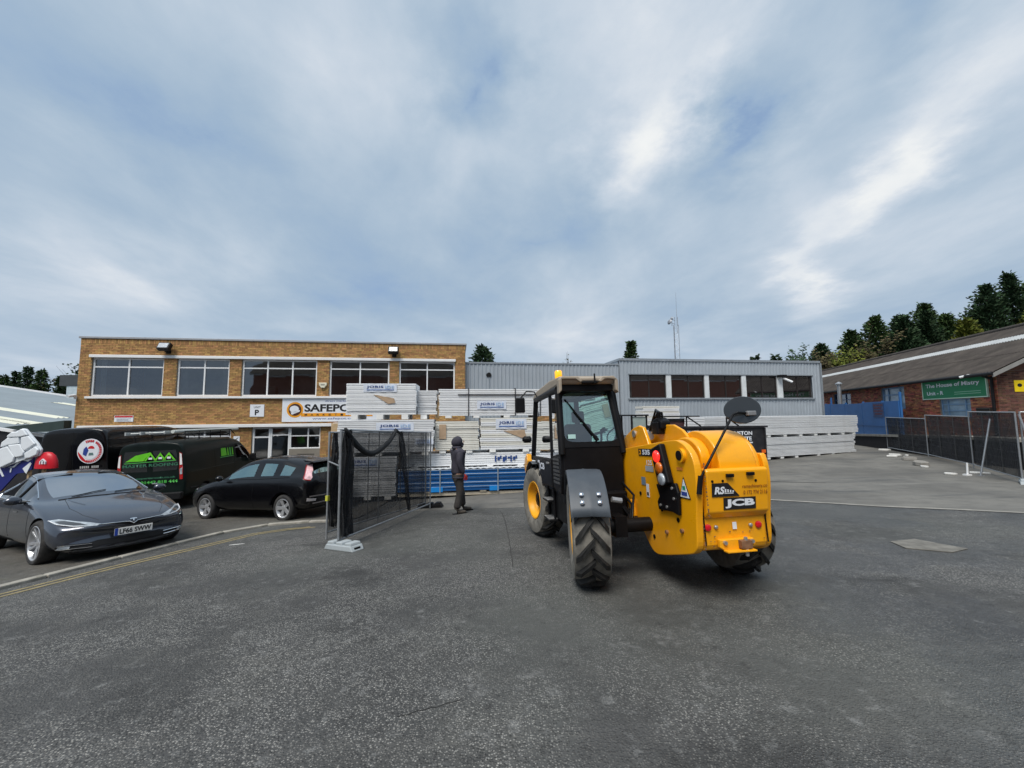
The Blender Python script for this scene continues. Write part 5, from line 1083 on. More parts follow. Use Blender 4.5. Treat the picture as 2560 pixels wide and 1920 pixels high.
# --- vans nosed in to the office
def van_body(k, H):
    def rg(w, zb, zm, zs, w6, z6, w7, z7, zt): return [(0, zb), (0.75 * w, zb), (0.96 * w, zb + 0.1), (w, zm), (0.99 * w, zs), (0.975 * w, zs + 0.05), (w6, z6), (w7, z7), (w7 * 0.55, zt - 0.012), (0, zt)]
    cargo = lambda x, sh=0.0, c=(): (x, rg(0.985, 0.32, 0.75, 1.18, 0.90, H - 0.24, 0.80, H - 0.09, H), sh, c)
    return [(-2.49, rg(0.90, 0.42, 0.75, 1.18, 0.82, H - 0.30, 0.72, H - 0.16, H - 0.10), -0.05, ()), (-2.475, rg(0.955, 0.36, 0.75, 1.18, 0.875, H - 0.25, 0.775, H - 0.11, H - 0.04), -0.03, ()), (-2.40, rg(0.98, 0.33, 0.75, 1.18, 0.90, H - 0.24, 0.80, H - 0.09, H - 0.008), 0, ()), cargo(-2.2), cargo(-1.2), cargo(-0.2), cargo(0.30),
            (0.36, cargo(0.36)[1], 0, {5}), (0.80, rg(0.985, 0.30, 0.75, 1.14, 0.885, H - 0.27, 0.77, H - 0.12, H - 0.03), 0, {5}), (1.12, rg(0.985, 0.30, 0.75, 1.12, 0.86, H - 0.40, 0.74, H - 0.30, H - 0.16), 0, {5, 7, 8}), (1.42, rg(0.985, 0.30, 0.75, 1.10, 0.87, H - 0.60, 0.76, H - 0.55, H - 0.42), 0, {7, 8}),
            (1.72, rg(0.98, 0.30, 0.75, 1.06, 0.90, 1.18, 0.80, 1.20, 1.28), 0, ()), (2.15, rg(0.96, 0.30, 0.72, 0.98, 0.86, 1.04, 0.76, 1.06, 1.09), 0.1, ()), (2.42, rg(0.92, 0.30, 0.66, 0.86, 0.80, 0.90, 0.7, 0.92, 0.94), 0.25, ()), (2.50, rg(0.80, 0.36, 0.60, 0.72, 0.68, 0.76, 0.6, 0.78, 0.80), 0.3, ())]
def make_van(label, M, H, paint):
    t = thing('panel_van', label, 'van', M, 'vans nosed in to the office'); b, g, bv_ = loft(van_body(0, H), [(1.5, 0.33, 0.385), (-1.43, 0.33, 0.385)], paint)
    obj('body', b, [paint, paint, BLACKP], t); glaze(g, t, CGD, CGD)
    for x in (1.5, -1.43):
        for sd in (1, -1): car_wheel(t, x, sd * 0.83, 0.33, 0.215, 0.20, 'steel', sd)
    for sd in (1, -1):
        vw = 'L' if sd > 0 else 'R'
        m = MB(); m.box(1.28, 1.40, min(sd * 1.0, sd * 1.22), max(sd * 1.0, sd * 1.22), 1.12, 1.40); m.build('mirror', BLACKP, t, bevel=0.04)
        conline(bv_, [(-2.2, 0.62), (-1.0, 0.60), (0.3, 0.62), (1.0, 0.60)], vw, 0.03, -0.01).build('rub_strip', BLACKP, t)
        for xx in (0.28, -0.9): conline(bv_, [(xx, H - 0.3), (xx, 1.1), (xx, 0.45)], vw, 0.004, 0).build('door_gap', BLACKP, t)
        conline(bv_, [(-2.2, 1.12), (-1, 1.14), (0.2, 1.14)], vw, 0.012, -0.004).build('side_crease', paint, t)
    m = MB(); m.prism([(-0.92, 0.34), (0.92, 0.34), (0.95, 0.56), (-0.95, 0.56)], -2.58, -2.44, 0); m.build('rear_bumper', BLACKP, t, bevel=0.03)
    conline(bv_, [(0, H - 0.16), (0, 1.2), (0, 0.6)], 'B', 0.005, 0.0).build('door_gap', BLACKP, t)
    m = MB(); m.box(-2.53, -2.475, -0.26, -0.10, 0.84, 0.88); m.build('door_handle', CHROME, t, bevel=0.01)
    seats(t, (0.75,), (0.45, -0.45), 0.85); return t, bv_
VM = frame_on_ground(-11.55, 14.45, 98.5, 0.028, 'x')
VH = 2.16
VAN, bv = make_van('dark green AAA roofing van with ladders on its roof rack', VM, VH, GREENPAINT)
for sd in (1, -1):
    l_ = conform(bv, [(sd * 0.80, 1.78), (sd * 0.865, 1.74), (sd * 0.90, 1.30), (sd * 0.905, 0.94), (sd * 0.82, 0.94), (sd * 0.80, 1.25)], 'B', 0.012).build('tail_lamp', LAMPR, VAN, smooth=180)
    conform(bv, [(sd * 0.81, 1.76), (sd * 0.86, 1.72), (sd * 0.885, 1.40), (sd * 0.82, 1.38)], 'B', 0.018).build('clear_lens', pm('bright_clear_lens', (0.80, 0.80, 0.80), 0.15), l_, smooth=180)
    conform(bv, [(sd * 0.82, 1.26), (sd * 0.885, 1.30), (sd * 0.89, 1.10), (sd * 0.825, 1.09)], 'B', 0.018).build('reverse_lens', LAMPC, l_, smooth=180)
    conform(bv, [(sd * 0.08, 1.86), (sd * 0.70, 1.86), (sd * 0.73, 1.72), (sd * 0.76, 1.30), (sd * 0.73, 1.24), (sd * 0.08, 1.22)], 'B', 0.006).build('door_panel', pm('dark_door_glass', (0.012, 0.015, 0.018), 0.12, coat=1.0), VAN, smooth=180)
GR = pm('bright_green_vinyl', (0.13, 0.55, 0.02), 0.4, var=0.15, vs_=5); GRD = pm('dull_green_vinyl', (0.035, 0.16, 0.09), 0.5); GRL = pm('mid_green_vinyl', (0.07, 0.42, 0.07), 0.4)
Lg = bpy.data.objects.new('logo', None); COL.objects.link(Lg); Lg.parent = VAN; Lg.matrix_local = MT((-2.512, 0, 0)) @ BACK
def poly(name, pts, mat, par, y=0.0): m = MB(); m.prism(pts, y - 0.003, y); return m.build(name, mat, par)
poly('roof_mark', [(-0.66, 1.56), (-0.58, 1.60), (-0.38, 1.74), (0.03, 1.82), (-0.16, 1.56)], GR, Lg)
for k, (a, b, h2) in enumerate(((-0.14, 0.20, 1.82), (0.14, 0.46, 1.80), (0.36, 0.72, 1.80))):
    c = (a + b) / 2; poly('roof_mark', [(a, 1.56), (c, h2), (b, 1.56), (b - 0.05, 1.56), (c, h2 - 0.08), (a + 0.05, 1.56)], GR, Lg); poly('window_mark', [(c - 0.05, 1.60), (c + 0.05, 1.60), (c + 0.05, 1.66), (c - 0.05, 1.66)], SIGNW, Lg)
poly('underline', [(-0.68, 1.50), (0.74, 1.53), (0.74, 1.55), (-0.68, 1.52)], GRL, Lg)
lettering('MASTER ROOFING', GRD, Lg, -0.72, 1.38, 0.80, 1.47, -0.002, 0.02); lettering('www.expertaroofs.co.uk', GRD, Lg, -0.68, 0.99, 0.74, 1.065, -0.002, 0.02)
lettering('01442 818 444', GRL, Lg, -0.22, 0.86, 0.80, 0.95, -0.002, 0.03)
sidem = [(0.05, 1.44), (0.42, 1.44), (0.42, 1.74), (0.05, 1.70)]
for a, b, c in ((-0.55, -0.20, GR), (-0.16, -0.06, GR), (-0.02, 0.10, GRL), (0.14, 0.24, GR)): conform(bv, [(a, 1.46), (b, 1.46), (b - 0.03, 1.74), (a + 0.03, 1.74)], 'R', 0.008, 3).build('side_logo', c, VAN, smooth=180)
conline(bv, [(-0.6, 1.42), (0.25, 1.42)], 'R', 0.012, 0.004).build('side_underline', GRL, VAN)
for xx in (-1.4, -0.2): m = MB(); m.tube([(xx, -0.72, VH + 0.02), (xx, -0.70, VH + 0.16), (xx, 0.70, VH + 0.16), (xx, 0.72, VH + 0.02)], 0.02, 6); m.build('roof_bar', BLACKP, VAN)
m = MB(); m.tube([(-2.1, -0.72, VH + 0.26), (0.45, -0.72, VH + 0.26), (0.75, -0.72, VH + 0.05)], 0.016, 6); m.tube([(-2.1, 0.72, VH + 0.26), (0.45, 0.72, VH + 0.26), (0.75, 0.72, VH + 0.05)], 0.016, 6)
for xx in (-2.1, -1.4, -0.8, -0.2, 0.4): m.tube([(xx, -0.72, VH - 0.02), (xx, -0.72, VH + 0.26)], 0.012, 5); m.tube([(xx, 0.72, VH - 0.02), (xx, 0.72, VH + 0.26)], 0.012, 5)
m.build('roof_rack', BLACKP, VAN)
t = thing('ladder_pack', 'silver ladders and pipe tube lashed on the green van roof', 'ladder', VM @ MT((0, 0, VH + 0.18)))
ALU = pm('dull_aluminium', (0.48, 0.50, 0.50), 0.5, metal=0.5, var=0.2, vs_=8)
for k, (ya, yb, xa, xb) in enumerate(((0.50, 0.46, -2.75, 1.0), (0.10, 0.06, -2.75, 1.0), (-0.05, -0.1, -2.6, 1.1), (-0.45, -0.5, -2.6, 1.1))): m = MB(); m.box(xa, xb, ya - 0.02, ya + 0.02, 0.03, 0.13); m.build('stile', ALU, t)
for xx in range(12): m = MB(); m.tube([(-2.6 + xx * 0.3, 0.48, 0.08), (-2.6 + xx * 0.3, -0.47, 0.08)], 0.016, 6); m.build('rung', ALU, t)
m = MB(); m.tube([(-2.5, -0.62, 0.09), (1.1, -0.62, 0.09)], 0.055, 10); m.build('pipe_tube', pm('pale_pipe', (0.55, 0.58, 0.55), 0.5), t, smooth=50)
BM = frame_on_ground(-13.85, 14.35, 98.5, 0.028, 'x')
BV, bv = make_van('tall black van with round red and white logo left of the green van', BM, 2.70, BLACKPAINT)
Lg = bpy.data.objects.new('round_logo', None); COL.objects.link(Lg); Lg.parent = BV; Lg.matrix_local = MT((-2.512, 0, 0)) @ BACK
disc(Lg, SIGNW, 0.50, 1.95, 0.38, -0.004, 'logo_rim', 0.35); disc(Lg, RED, 0.50, 1.95, 0.355, -0.006, 'logo_band', 0.325, seg=(R(180), R(262))); disc(Lg, SIGNW, 0.50, 1.95, 0.25, -0.010, 'logo_face', 0.22)
disc(Lg, RED, 0.53, 2.02, 0.09, -0.013, 'logo_cap', 0.09, seg=(0, math.pi)); poly('logo_figure', [(0.31, 1.86), (0.40, 1.80), (0.46, 1.98), (0.40, 2.1), (0.33, 2.02)], BLUEI, Lg, -0.011); poly('logo_figure', [(0.46, 1.82), (0.60, 1.82), (0.58, 1.9), (0.48, 1.9)], pm('logo_teal', (0.12, 0.2, 0.2), 0.5), Lg, -0.011)
for k in range(24):
    a = R(112 - k * 9.5); 
    if k in (5,): continue
    ca, sa = math.cos(a), math.sin(a); M = MT((0.50 + 0.285 * ca, -0.013, 1.95 + 0.315 * sa), (0, -(a - math.pi / 2), 0)); m = MB(); m.box(-0.016, 0.016, -0.001, 0.001, -0.035, 0.035); m.build('ring_mark', RED, Lg, M=M)
for k in range(10): poly('print_mark', [(0.24 + k * 0.052, 1.43), (0.275 + k * 0.052, 1.43), (0.275 + k * 0.052, 1.50), (0.24 + k * 0.052, 1.50)], pm('print_pale', (0.4, 0.4, 0.4), 0.5), Lg) if k != 5 else None
for sd in (1, -1): conform(bv, [(sd * 0.83, 1.30), (sd * 0.89, 1.28), (sd * 0.90, 0.95), (sd * 0.83, 0.95)], 'B', 0.012).build('tail_lamp', LAMPR, BV, smooth=180)

# --- cut-out promotional figure: big white fist, blue sleeve and red cap on a board behind the grey car
PM_ = MT((-13.7, 10.8, gz(-13.7, 10.8)))
PROMO = thing('fist_cutout', 'cut-out board of a big white fist, blue sleeve and red cap', 'cutout', PM_)
FISTW = pm('cutout_white', (0.72, 0.76, 0.80), 0.5, var=0.04); NAVY = pm('cutout_navy', (0.012, 0.018, 0.16), 0.5)
z0 = -gz(-13.7, 10.8)
def pxy(a, b): return ((a - 380) * 0.00170, z0 + 1.425 - (b - 220) * 0.00160)
def relief(name, pts, y, th, mat, bev=0.03): m = MB(); m.prism([pxy(*p) for p in pts], y - th, y); return m.build(name, mat, PROMO, bevel=bev, seg=3)
relief('sleeve', [(0, 880), (20, 600), (560, 700), (540, 930), (440, 980), (300, 1000), (60, 1300), (-60, 1300)], 0.05, 0.04, NAVY, 0.005)
relief('backing', [(0, 570), (60, 560), (150, 330), (370, 215), (430, 225), (650, 480), (715, 580), (690, 690), (480, 740), (110, 890), (20, 860)], 0.0, 0.05, FISTW, 0.01)
relief('finger', [(0, 590), (60, 560), (180, 520), (320, 700), (300, 790), (110, 885), (25, 850)], -0.052, 0.05, FISTW); relief('finger', [(190, 500), (380, 480), (470, 620), (450, 690), (340, 715), (310, 690)], -0.055, 0.05, FISTW)
relief('finger', [(60, 540), (75, 450), (160, 380), (350, 360), (370, 470), (180, 500)], -0.052, 0.04, FISTW); relief('finger', [(160, 340), (230, 275), (330, 265), (375, 222), (425, 228), (500, 330), (380, 360), (170, 370)], -0.058, 0.05, FISTW)
relief('finger', [(390, 370), (510, 340), (635, 480), (470, 605), (400, 540)], -0.05, 0.05, FISTW); relief('thumb', [(480, 640), (600, 560), (650, 520), (710, 580), (690, 670), (590, 720), (500, 740)], -0.06, 0.06, FISTW)
for p in (((150, 885), (240, 870), (360, 750), (560, 735), (480, 790), (380, 770), (260, 890)), ((200, 900), (225, 900), (215, 975), (195, 975)), ((400, 910), (520, 800), (540, 830), (470, 1000), (440, 970)), ((0, 830), (110, 1040), (80, 1050), (-10, 900))): relief('sleeve_stripe', p, 0.008, 0.012, FISTW, 0.004)
m = MB(); c = pxy(745, 880); m.lathe([(0.30, 0.0), (0.30, 0.06), (0.28, 0.2), (0.22, 0.32), (0.12, 0.395), (0.02, 0.41)], 28, MT((c[0], 0.06, c[1] - 0.05), (0, 0, 0), (1, 0.45, 1.1))); m.build('cap', pm('cap_red', (0.55, 0.008, 0.02), 0.4, var=0.05), PROMO, smooth=40)
CP = [(-0.10, 0.10), (-0.10, 0.2), (0.0, 0.3), (0.10, 0.2), (0.10, 0.10), (0.075, 0.10), (0.075, 0.19), (0, 0.265), (-0.075, 0.19), (-0.075, 0.10)]
m = MB(); m.prism([(c[0] + 0.05 + a * 0.8, c[1] - 0.0 + b * 0.75) for a, b in CP], -0.09, -0.05); m.prism([(c[0] + 0.03, c[1] + 0.08), (c[0] + 0.07, c[1] + 0.08), (c[0] + 0.07, c[1] + 0.17), (c[0] + 0.03, c[1] + 0.17)], -0.09, -0.05); m.build('cap_emblem', FISTW, PROMO)
m = MB(); m.box(-0.6, -0.54, 0.06, 0.12, 0, z0 + 0.6); m.box(0.1, 0.16, 0.06, 0.12, 0, z0 + 0.4); m.box(0.5, 0.56, 0.06, 0.12, 0, z0 + 0.35); m.build('support', TIMBER, PROMO)
# ------------------------------------------------------------------ telehandler (local X right, Y forward, Z up, origin under the rear axle)
HM = frame_on_ground(1.95, 4.80, 8.0)
TH = thing('telehandler', 'yellow telehandler with black cab seen from behind', 'telehandler', HM)
YEL2 = pm('machine_yellow', (0.86, 0.375, 0.004), 0.36, var=0.06, vs_=1.5, coat=0.25, dirt=0.38, dirtcol=(0.42, 0.20, 0.03), ds=2.6, rvar=0.1)
YRIM = pm('rim_yellow', (0.78, 0.36, 0.012), 0.45, var=0.08, dirt=0.3, dirtcol=(0.35, 0.22, 0.08), ds=4)
BLK = pm('machine_black', (0.005, 0.005, 0.006), 0.45, var=0.3, vs_=4, spec=0.22, dirt=0.15, dirtcol=(0.03, 0.03, 0.031), ds=3)
GUARD = pm('grey_mudguard_plastic', (0.058, 0.070, 0.085), 0.5, var=0.1, vs_=5, dirt=0.25, dirtcol=(0.14, 0.14, 0.14), ds=3, bump=0.06, bs=120)
RUST = pm('rusty_steel', (0.20, 0.10, 0.05), 0.8, var=0.4, vs_=12, bump=0.2)
STEEL = pm('worn_steel', (0.42, 0.42, 0.42), 0.4, metal=0.7, var=0.25, vs_=10)
DIRTY = pm('dusty_tractor_tyre', (0.17, 0.16, 0.14), 0.85, var=0.35, vs_=9, bump=0.25, bs=60, dirt=0.7, dirtcol=(0.30, 0.285, 0.25), ds=5)
LUGM = pm('shade_black_tread_lug', (0.012, 0.012, 0.012), 0.7, var=0.3, vs_=12, dirt=0.2, dirtcol=(0.14, 0.13, 0.115), ds=12)  # near-black lug colour paints in the shade on the lug sides
def ybox(name, mat, *a, bevel=0.012, par=None, M=None): m = MB(); m.box(*a); return m.build(name, mat, par or TH, bevel=bevel, M=M)
def yprism(name, mat, pts, a, b, ax=0, bevel=0.012, par=None): m = MB(); m.prism(pts, a, b, ax); return m.build(name, mat, par or TH, bevel=bevel)
# tractor wheels: tyre, rim, hub and single tread lugs
lug = MB()
RW, WW = 0.63, 0.21
def lug_pts(side):
    c = []
    for (s0, wdt, rr, top) in ((0.0, 0.024, RW - 0.035, 0), (0.35, 0.027, RW - 0.035, 0), (0.75, 0.031, RW - 0.045, 0), (1.0, 0.036, RW - 0.10, 0)):
        z = side * (-0.02 + s0 * (WW - 0.005)); ang = 0.40 * (s0 ** 1.15)
        for dl, r2 in ((-wdt * 1.25, rr), (-wdt, rr + 0.052), (wdt, rr + 0.052), (wdt * 1.25, rr)): a = ang + dl / RW; c.append((r2 * math.cos(a), r2 * math.sin(a), z))
    f = []
    for i in range(3):
        for k in range(3): f.append((i * 4 + k, i * 4 + k + 1, i * 4 + 5 + k, i * 4 + 4 + k))
    f += [(0, 1, 2, 3), (15, 14, 13, 12)]
    return c, f
lug_me = []
for side in (1, -1):
    q = MB(); q.add(*lug_pts(side)); me = q.mesh('tread_lug'); bm = bmesh.new(); bm.from_mesh(me); bmesh.ops.recalc_face_normals(bm, faces=bm.faces); bm.to_mesh(me); bm.free(); me.materials.append(LUGM); lug_me.append(me)
def big_wheel(x, y, side, steer, phase):
    w = bpy.data.objects.new('wheel', None); COL.objects.link(w); w.parent = TH; w.empty_display_size = 0.2
    w.matrix_local = MT((x, y, RW)) @ Matrix.Rotation(steer, 4, 'Z') @ Matrix.Rotation(R(90), 4, 'Y') @ Matrix.Rotation(phase, 4, 'Z')      # local Z = machine +X
    h = WW; m = MB(); m.lathe([(0.315, -h * 0.80), (0.40, -h * 0.98), (0.50, -h * 1.02), (0.565, -h * 0.95), (RW - 0.05, -h * 0.72), (RW - 0.036, -h * 0.3), (RW - 0.034, 0), (RW - 0.036, h * 0.3), (RW - 0.05, h * 0.72), (0.565, h * 0.95), (0.50, h * 1.02), (0.40, h * 0.98), (0.315, h * 0.80)], 56, cap=False); m.build('tyre', DIRTY, w, smooth=60)
    s = side; m = MB(); m.lathe([(0.335, s * h * 0.84), (0.33, s * h * 0.90), (0.305, s * h * 0.86), (0.295, s * h * 0.55), (0.265, s * h * 0.35), (0.25, s * h * 0.30), (0.245, s * h * 0.05), (0.14, s * h * 0.02), (0.13, s * h * 0.1)], 48, cap=False); m.build('rim', YRIM, w, smooth=50)
    m = MB(); m.lathe([(0.335, -s * h * 0.84), (0.30, -s * h * 0.8), (0.29, s * h * 0.5)], 40, cap=False); m.build('rim_back', YRIM, w, smooth=50)
    m = MB(); m.lathe([(0.15, s * h * 0.02), (0.15, s * h * 0.35), (0.11, s * h * 0.5), (0.02, s * h * 0.52)], 24, cap=False); m.build('hub', BLK, w, smooth=50)
    for k in range(10): a = 2 * math.pi * k / 10; m = MB(); m.lathe([(0.014, 0), (0.014, s * 0.03), (0.004, s * 0.034)], 8, MT((0.2 * math.cos(a), 0.2 * math.sin(a), s * h * 0.05))); m.build('wheel_nut', STEEL if k else RUST, w)
    N_ = 17
    for k in range(N_ * 2):
        o = bpy.data.objects.new('tread_lug', lug_me[k % 2]); COL.objects.link(o); o.parent = w; o.matrix_local = Matrix.Rotation(2 * math.pi * (k / 2) / N_, 4, 'Z')
    return w
for (x, y_, sd, st_, ph) in ((-1.02, 0.12, -1, R(-13), 0.1), (0.90, 0.12, 1, R(-6), 0.35), (-1.02, 2.62, -1, R(9), 0.2), (1.02, 2.62, 1, R(9), 0.5)): big_wheel(x, y_, sd, st_, ph)
m = MB(); m.tube([(-0.8, 0.12, 0.63), (0.7, 0.12, 0.63)], [0.085, 0.085], 14); m.lathe([(0.1, -0.2), (0.24, -0.1), (0.24, 0.1), (0.1, 0.2)], 18, MT((0.1, 0, 0.6), (R(90), 0, 0))); m.box(-0.70, -0.55, 0.0, 0.24, 0.52, 0.76); m.build('rear_axle', BLK, TH, smooth=50)
m = MB(); m.tube([(-0.8, 2.62, 0.63), (0.8, 2.62, 0.63)], 0.13, 14); m.build('front_axle', BLK, TH, smooth=50)
# chassis side plates, rear weight and panel
PL = [(-0.86, 0.60), (-0.80, 0.52), (-0.70, 0.48), (-0.06, 0.30), (0.08, 0.31), (0.21, 0.40), (0.40, 0.62), (0.52, 0.68), (0.66, 0.67), (0.72, 0.80), (0.86, 0.80), (0.90, 0.62), (1.40, 0.58), (1.40, 0.90), (1.00, 1.37), (0.90, 1.50), (0.78, 1.55), (0.0, 1.62), (-0.55, 1.665), (-0.68, 1.66), (-0.80, 1.61), (-0.90, 1.52), (-0.945, 1.40), (-0.945, 1.20), (-0.88, 0.85)]
def chaikin(p, n=2):
    for _ in range(n): p = [q for a, b in zip(p, p[1:] + p[:1]) for q in ((0.78 * a[0] + 0.22 * b[0], 0.78 * a[1] + 0.22 * b[1]), (0.22 * a[0] + 0.78 * b[0], 0.22 * a[1] + 0.78 * b[1]))]
    return p
PL = chaikin(PL)
yprism('side_plate', YEL2, PL, -0.20, -0.125, 0, 0.010); yprism('side_plate', YEL2, [(p[0] + 0.02 if p[0] < -0.5 else p[0], min(p[1], 1.5)) for p in PL], 0.60, 0.66, 0, 0.010)
yprism('rear_weight', YEL2, [(-0.845, 0.60), (-0.82, 0.545), (-0.55, 0.47), (0.1, 0.42), (0.1, 1.30), (-0.86, 1.30), (-0.86, 0.88)], -0.122, 0.598, 0, 0.02)
yprism('rear_panel', YEL2, [(-0.865, 0.86), (-0.935, 0.93), (-0.985, 1.34), (-0.965, 1.365), (-0.865, 1.365)], -0.105, 0.585, 0, 0.014)
yprism('tower_floor', BLK, [(-0.5, 1.31), (1.3, 0.9), (1.3, 0.7), (-0.5, 1.2)], -0.12, 0.595, 0, 0)
# boom: rounded rear knuckle, main box, tower ears
m = MB(); arc = [(-0.52 + 0.40 * math.cos(a), 1.36 + 0.40 * math.sin(a)) for a in [R(180 - k * 12) for k in range(12)]] + [(0.1, 1.72), (0.1, 1.2), (-0.9, 1.2)]
m.prism(arc, 0.10, 0.52, 0); m.build('boom_knuckle', YEL2, TH, smooth=40, bevel=0.012)
for a, b, s_ in ((0.525, 0.565, 0.97), (0.57, 0.60, 0.90)): m = MB(); m.prism([(-0.52 + (p[0] + 0.52) * s_, 1.36 + (p[1] - 1.36) * s_) for p in arc], a, b, 0); m.build('knuckle_plate', YEL2, TH, smooth=40, bevel=0.01)
m = MB(); m.prism([(-0.50 + 0.30 * math.cos(a), 1.45 + 0.24 * math.sin(a)) for a in [R(200 - k * 15) for k in range(14)]] + [(0.0, 1.35), (-0.7, 1.30)], -0.02, 0.095, 0); m.build('pivot_boss', YEL2, TH, smooth=40, bevel=0.015)
yprism('boom_box', YEL2, [(-0.1, 1.70), (0.3, 1.78), (4.6, 1.16), (4.6, 0.84), (0.1, 1.28)], 0.10, 0.46, 0, 0.02)
yprism('tower_ear', YEL2, [(1.12, 1.30), (1.09, 1.59), (0.85, 1.74), (0.58, 1.845), (0.42, 1.87), (0.30, 1.84), (0.22, 1.70), (0.15, 1.56), (0.2, 1.4)], -0.10, -0.05, 0, 0.012); yprism('tower_ear', YEL2, [(0.62, 1.40), (0.5, 1.70), (0.3, 1.83), (0.05, 1.86), (-0.18, 1.85), (-0.36, 1.78), (-0.46, 1.70), (-0.4, 1.4)], 0.06, 0.098, 0, 0.012)
m = MB(); m.tube([(-0.12, 0.55, 1.76), (0.2, 0.55, 1.76)], 0.05, 14); m.build('ear_pin', STEEL, TH, smooth=50); m = MB(); m.tube([(-0.02, 0.25, 1.72), (-0.02, 1.3, 1.55)], 0.05, 12); m.build('lift_ram', STEEL, TH, smooth=50)
ybox('ram_block', BLK, -0.04, 0.12, 0.02, 0.18, 1.74, 1.90); m = MB()
for k in range(3): m.tube([(0.02 + k * 0.035, 0.1, 1.88), (0.0 + k * 0.03, 0.06, 2.02), (0.06 + k * 0.03, 0.2, 2.07 - k * 0.02), (0.1 + k * 0.02, 0.5, 1.80)], 0.014, 7)
m.build('hydraulic_hose', BLK, TH, smooth=60)
yprism('hose_cover', BLK, [(-0.02, 1.80), (0.20, 1.84), (0.20, 1.93), (0.08, 1.96), (-0.02, 1.90)], -0.01, 0.13, 0, 0.02)
# plate details
m = MB(); m.tube([(-0.235, -0.74, 1.50), (-0.10, -0.74, 1.50)], [0.075, 0.075], 20); m.build('pivot_pin', YEL2, TH, smooth=50); m = MB(); m.tube([(-0.243, -0.735, 1.50), (-0.23, -0.735, 1.50)], 0.052, 20); m.build('pin_bore', BLK, TH)
for (y_, z) in ((-0.55, 0.80), (-0.22, 0.86), (0.02, 0.50), (0.30, 0.98), (0.96, 1.12)): m = MB(); m.tube([(-0.207, y_, z), (-0.19, y_, z)], 0.026, 12); m.build('plate_hole', BLK, TH)
for (y_, z) in ((-0.30, 0.62), (-0.62, 0.70)): m = MB(); m.tube([(-0.225, y_, z), (-0.20, y_, z)], 0.022, 10); m.build('plate_bolt', RUST, TH)
yprism('step_lug', YEL2, [(0.46, 0.66), (0.52, 0.66), (0.56, 0.86), (0.50, 0.88)], -0.26, -0.20, 0, 0.01)
SIDE = Matrix(((0, -1, 0, 0), (-1, 0, 0, 0), (0, 0, 1, 0), (0, 0, 0, 1)))
SIDE = Matrix(((0, 1, 0, -0.203), (-1, 0, 0, 0), (0, 0, 1, 0), (0, 0, 0, 1)))         # local X -> -Y (towards the rear), read from the left
dz = bpy.data.objects.new('side_decals', None); COL.objects.link(dz); dz.parent = TH; dz.matrix_local = SIDE
def dquad(name, mat, x0, x1, z0, z1, y=-0.002, par=None): m = MB(); m.box(x0, x1, y - 0.002, y, z0, z1); return m.build(name, mat, par or dz)
dquad('model_plate', INK, -0.26, 0.16, 1.47, 1.56); lettering('535', SIGNW, dz, -0.15, 1.485, 0.05, 1.55, -0.006, 0.04)
m = MB(); m.prism([(-0.235, 1.485), (-0.195, 1.485), (-0.195, 1.545), (-0.235, 1.545), (-0.235, 1.53), (-0.21, 1.53), (-0.21, 1.50), (-0.235, 1.50)], -0.006, -0.004); m.build('plate_emblem', YEL2, dz)
lettering('125', SIGNW, dz, -0.06, 1.36, 0.08, 1.42, -0.004, 0.02); dquad('data_plate', pm('silver_data_plate', (0.5, 0.52, 0.55), 0.35, metal=0.3), -0.1, 0.1, 1.28, 1.35)
dquad('grey_sticker', pm('grey_blue_sticker', (0.16, 0.22, 0.28), 0.5), -0.24, -0.13, 1.10, 1.20); dquad('white_sticker', SIGNW, -0.12, -0.05, 0.96, 1.12); dquad('sticker_mark', INK, -0.105, -0.065, 0.98, 1.02, -0.005)
m = MB(); m.prism([(0.63, 1.05), (0.83, 1.05), (0.73, 1.28)], -0.004, -0.002); wt = m.build('warning_triangle', INK, dz); m = MB(); m.prism([(0.65, 1.062), (0.81, 1.062), (0.73, 1.25)], -0.007, -0.0045); m.build('triangle_face', SIGNW, wt)
dquad('triangle_green', pm('sticker_green', (0.02, 0.3, 0.15), 0.5), 0.705, 0.755, 1.14, 1.18, -0.008, wt); dquad('triangle_text', BLUEI, 0.68, 0.78, 1.08, 1.12, -0.008, wt)
dquad('red_label', pm('faded_orange_label', (0.62, 0.20, 0.03), 0.5), 0.62, 0.73, 1.34, 1.37)
# light cluster on the left plate
LC = MT((-0.225, -0.375, 1.345), (R(-16.6), 0, 0))
lc = ybox('lamp_housing', BLK, -0.06, 0.02, -0.13, 0.11, -0.20, 0.26, bevel=0.02, M=LC)
for nm, mat, z in (('stop_lamp', pm('lit_red_lamp', (0.75, 0.012, 0.01), 0.15, var=0.15, vs_=20, coat=1.0, emit=(1.0, 0.03, 0.02, 0.9)), 0.135), ('indicator_lamp', pm('amber_lamp', (0.62, 0.14, 0.01), 0.15, var=0.2, vs_=20, coat=1.0), 0.0), ('reverse_lamp', LAMPC, -0.13)):
    m = MB(); m.lathe([(0.068, 0.0), (0.068, 0.012), (0.060, 0.022), (0.03, 0.027), (0.005, 0.028)], 24, MT((-0.06, -0.02, z), (0, R(-90), 0))); m.build(nm, mat, lc, smooth=50)
yprism('lamp_bracket', BLK, [(-0.20, 1.15), (-0.62, 1.20), (-0.66, 1.10), (-0.64, 0.86), (-0.50, 0.88), (-0.22, 0.86), (-0.20, 0.95), (-0.26, 1.02)], -0.245, -0.206, 0, 0.012)
for (y_, z) in ((-0.56, 1.14), (-0.28, 0.92), (-0.42, 0.92), (-0.58, 1.03)): m = MB(); m.tube([(-0.256, y_, z), (-0.245, y_, z)], 0.016, 8); m.build('bracket_bolt', STEEL, TH)
# rear panel furniture
RP = Matrix.Translation((0, -0.958, 0)) @ Matrix.Rotation(R(6.9), 4, 'X')
rdz = bpy.data.objects.new('rear_decals', None); COL.objects.link(rdz); rdz.parent = TH
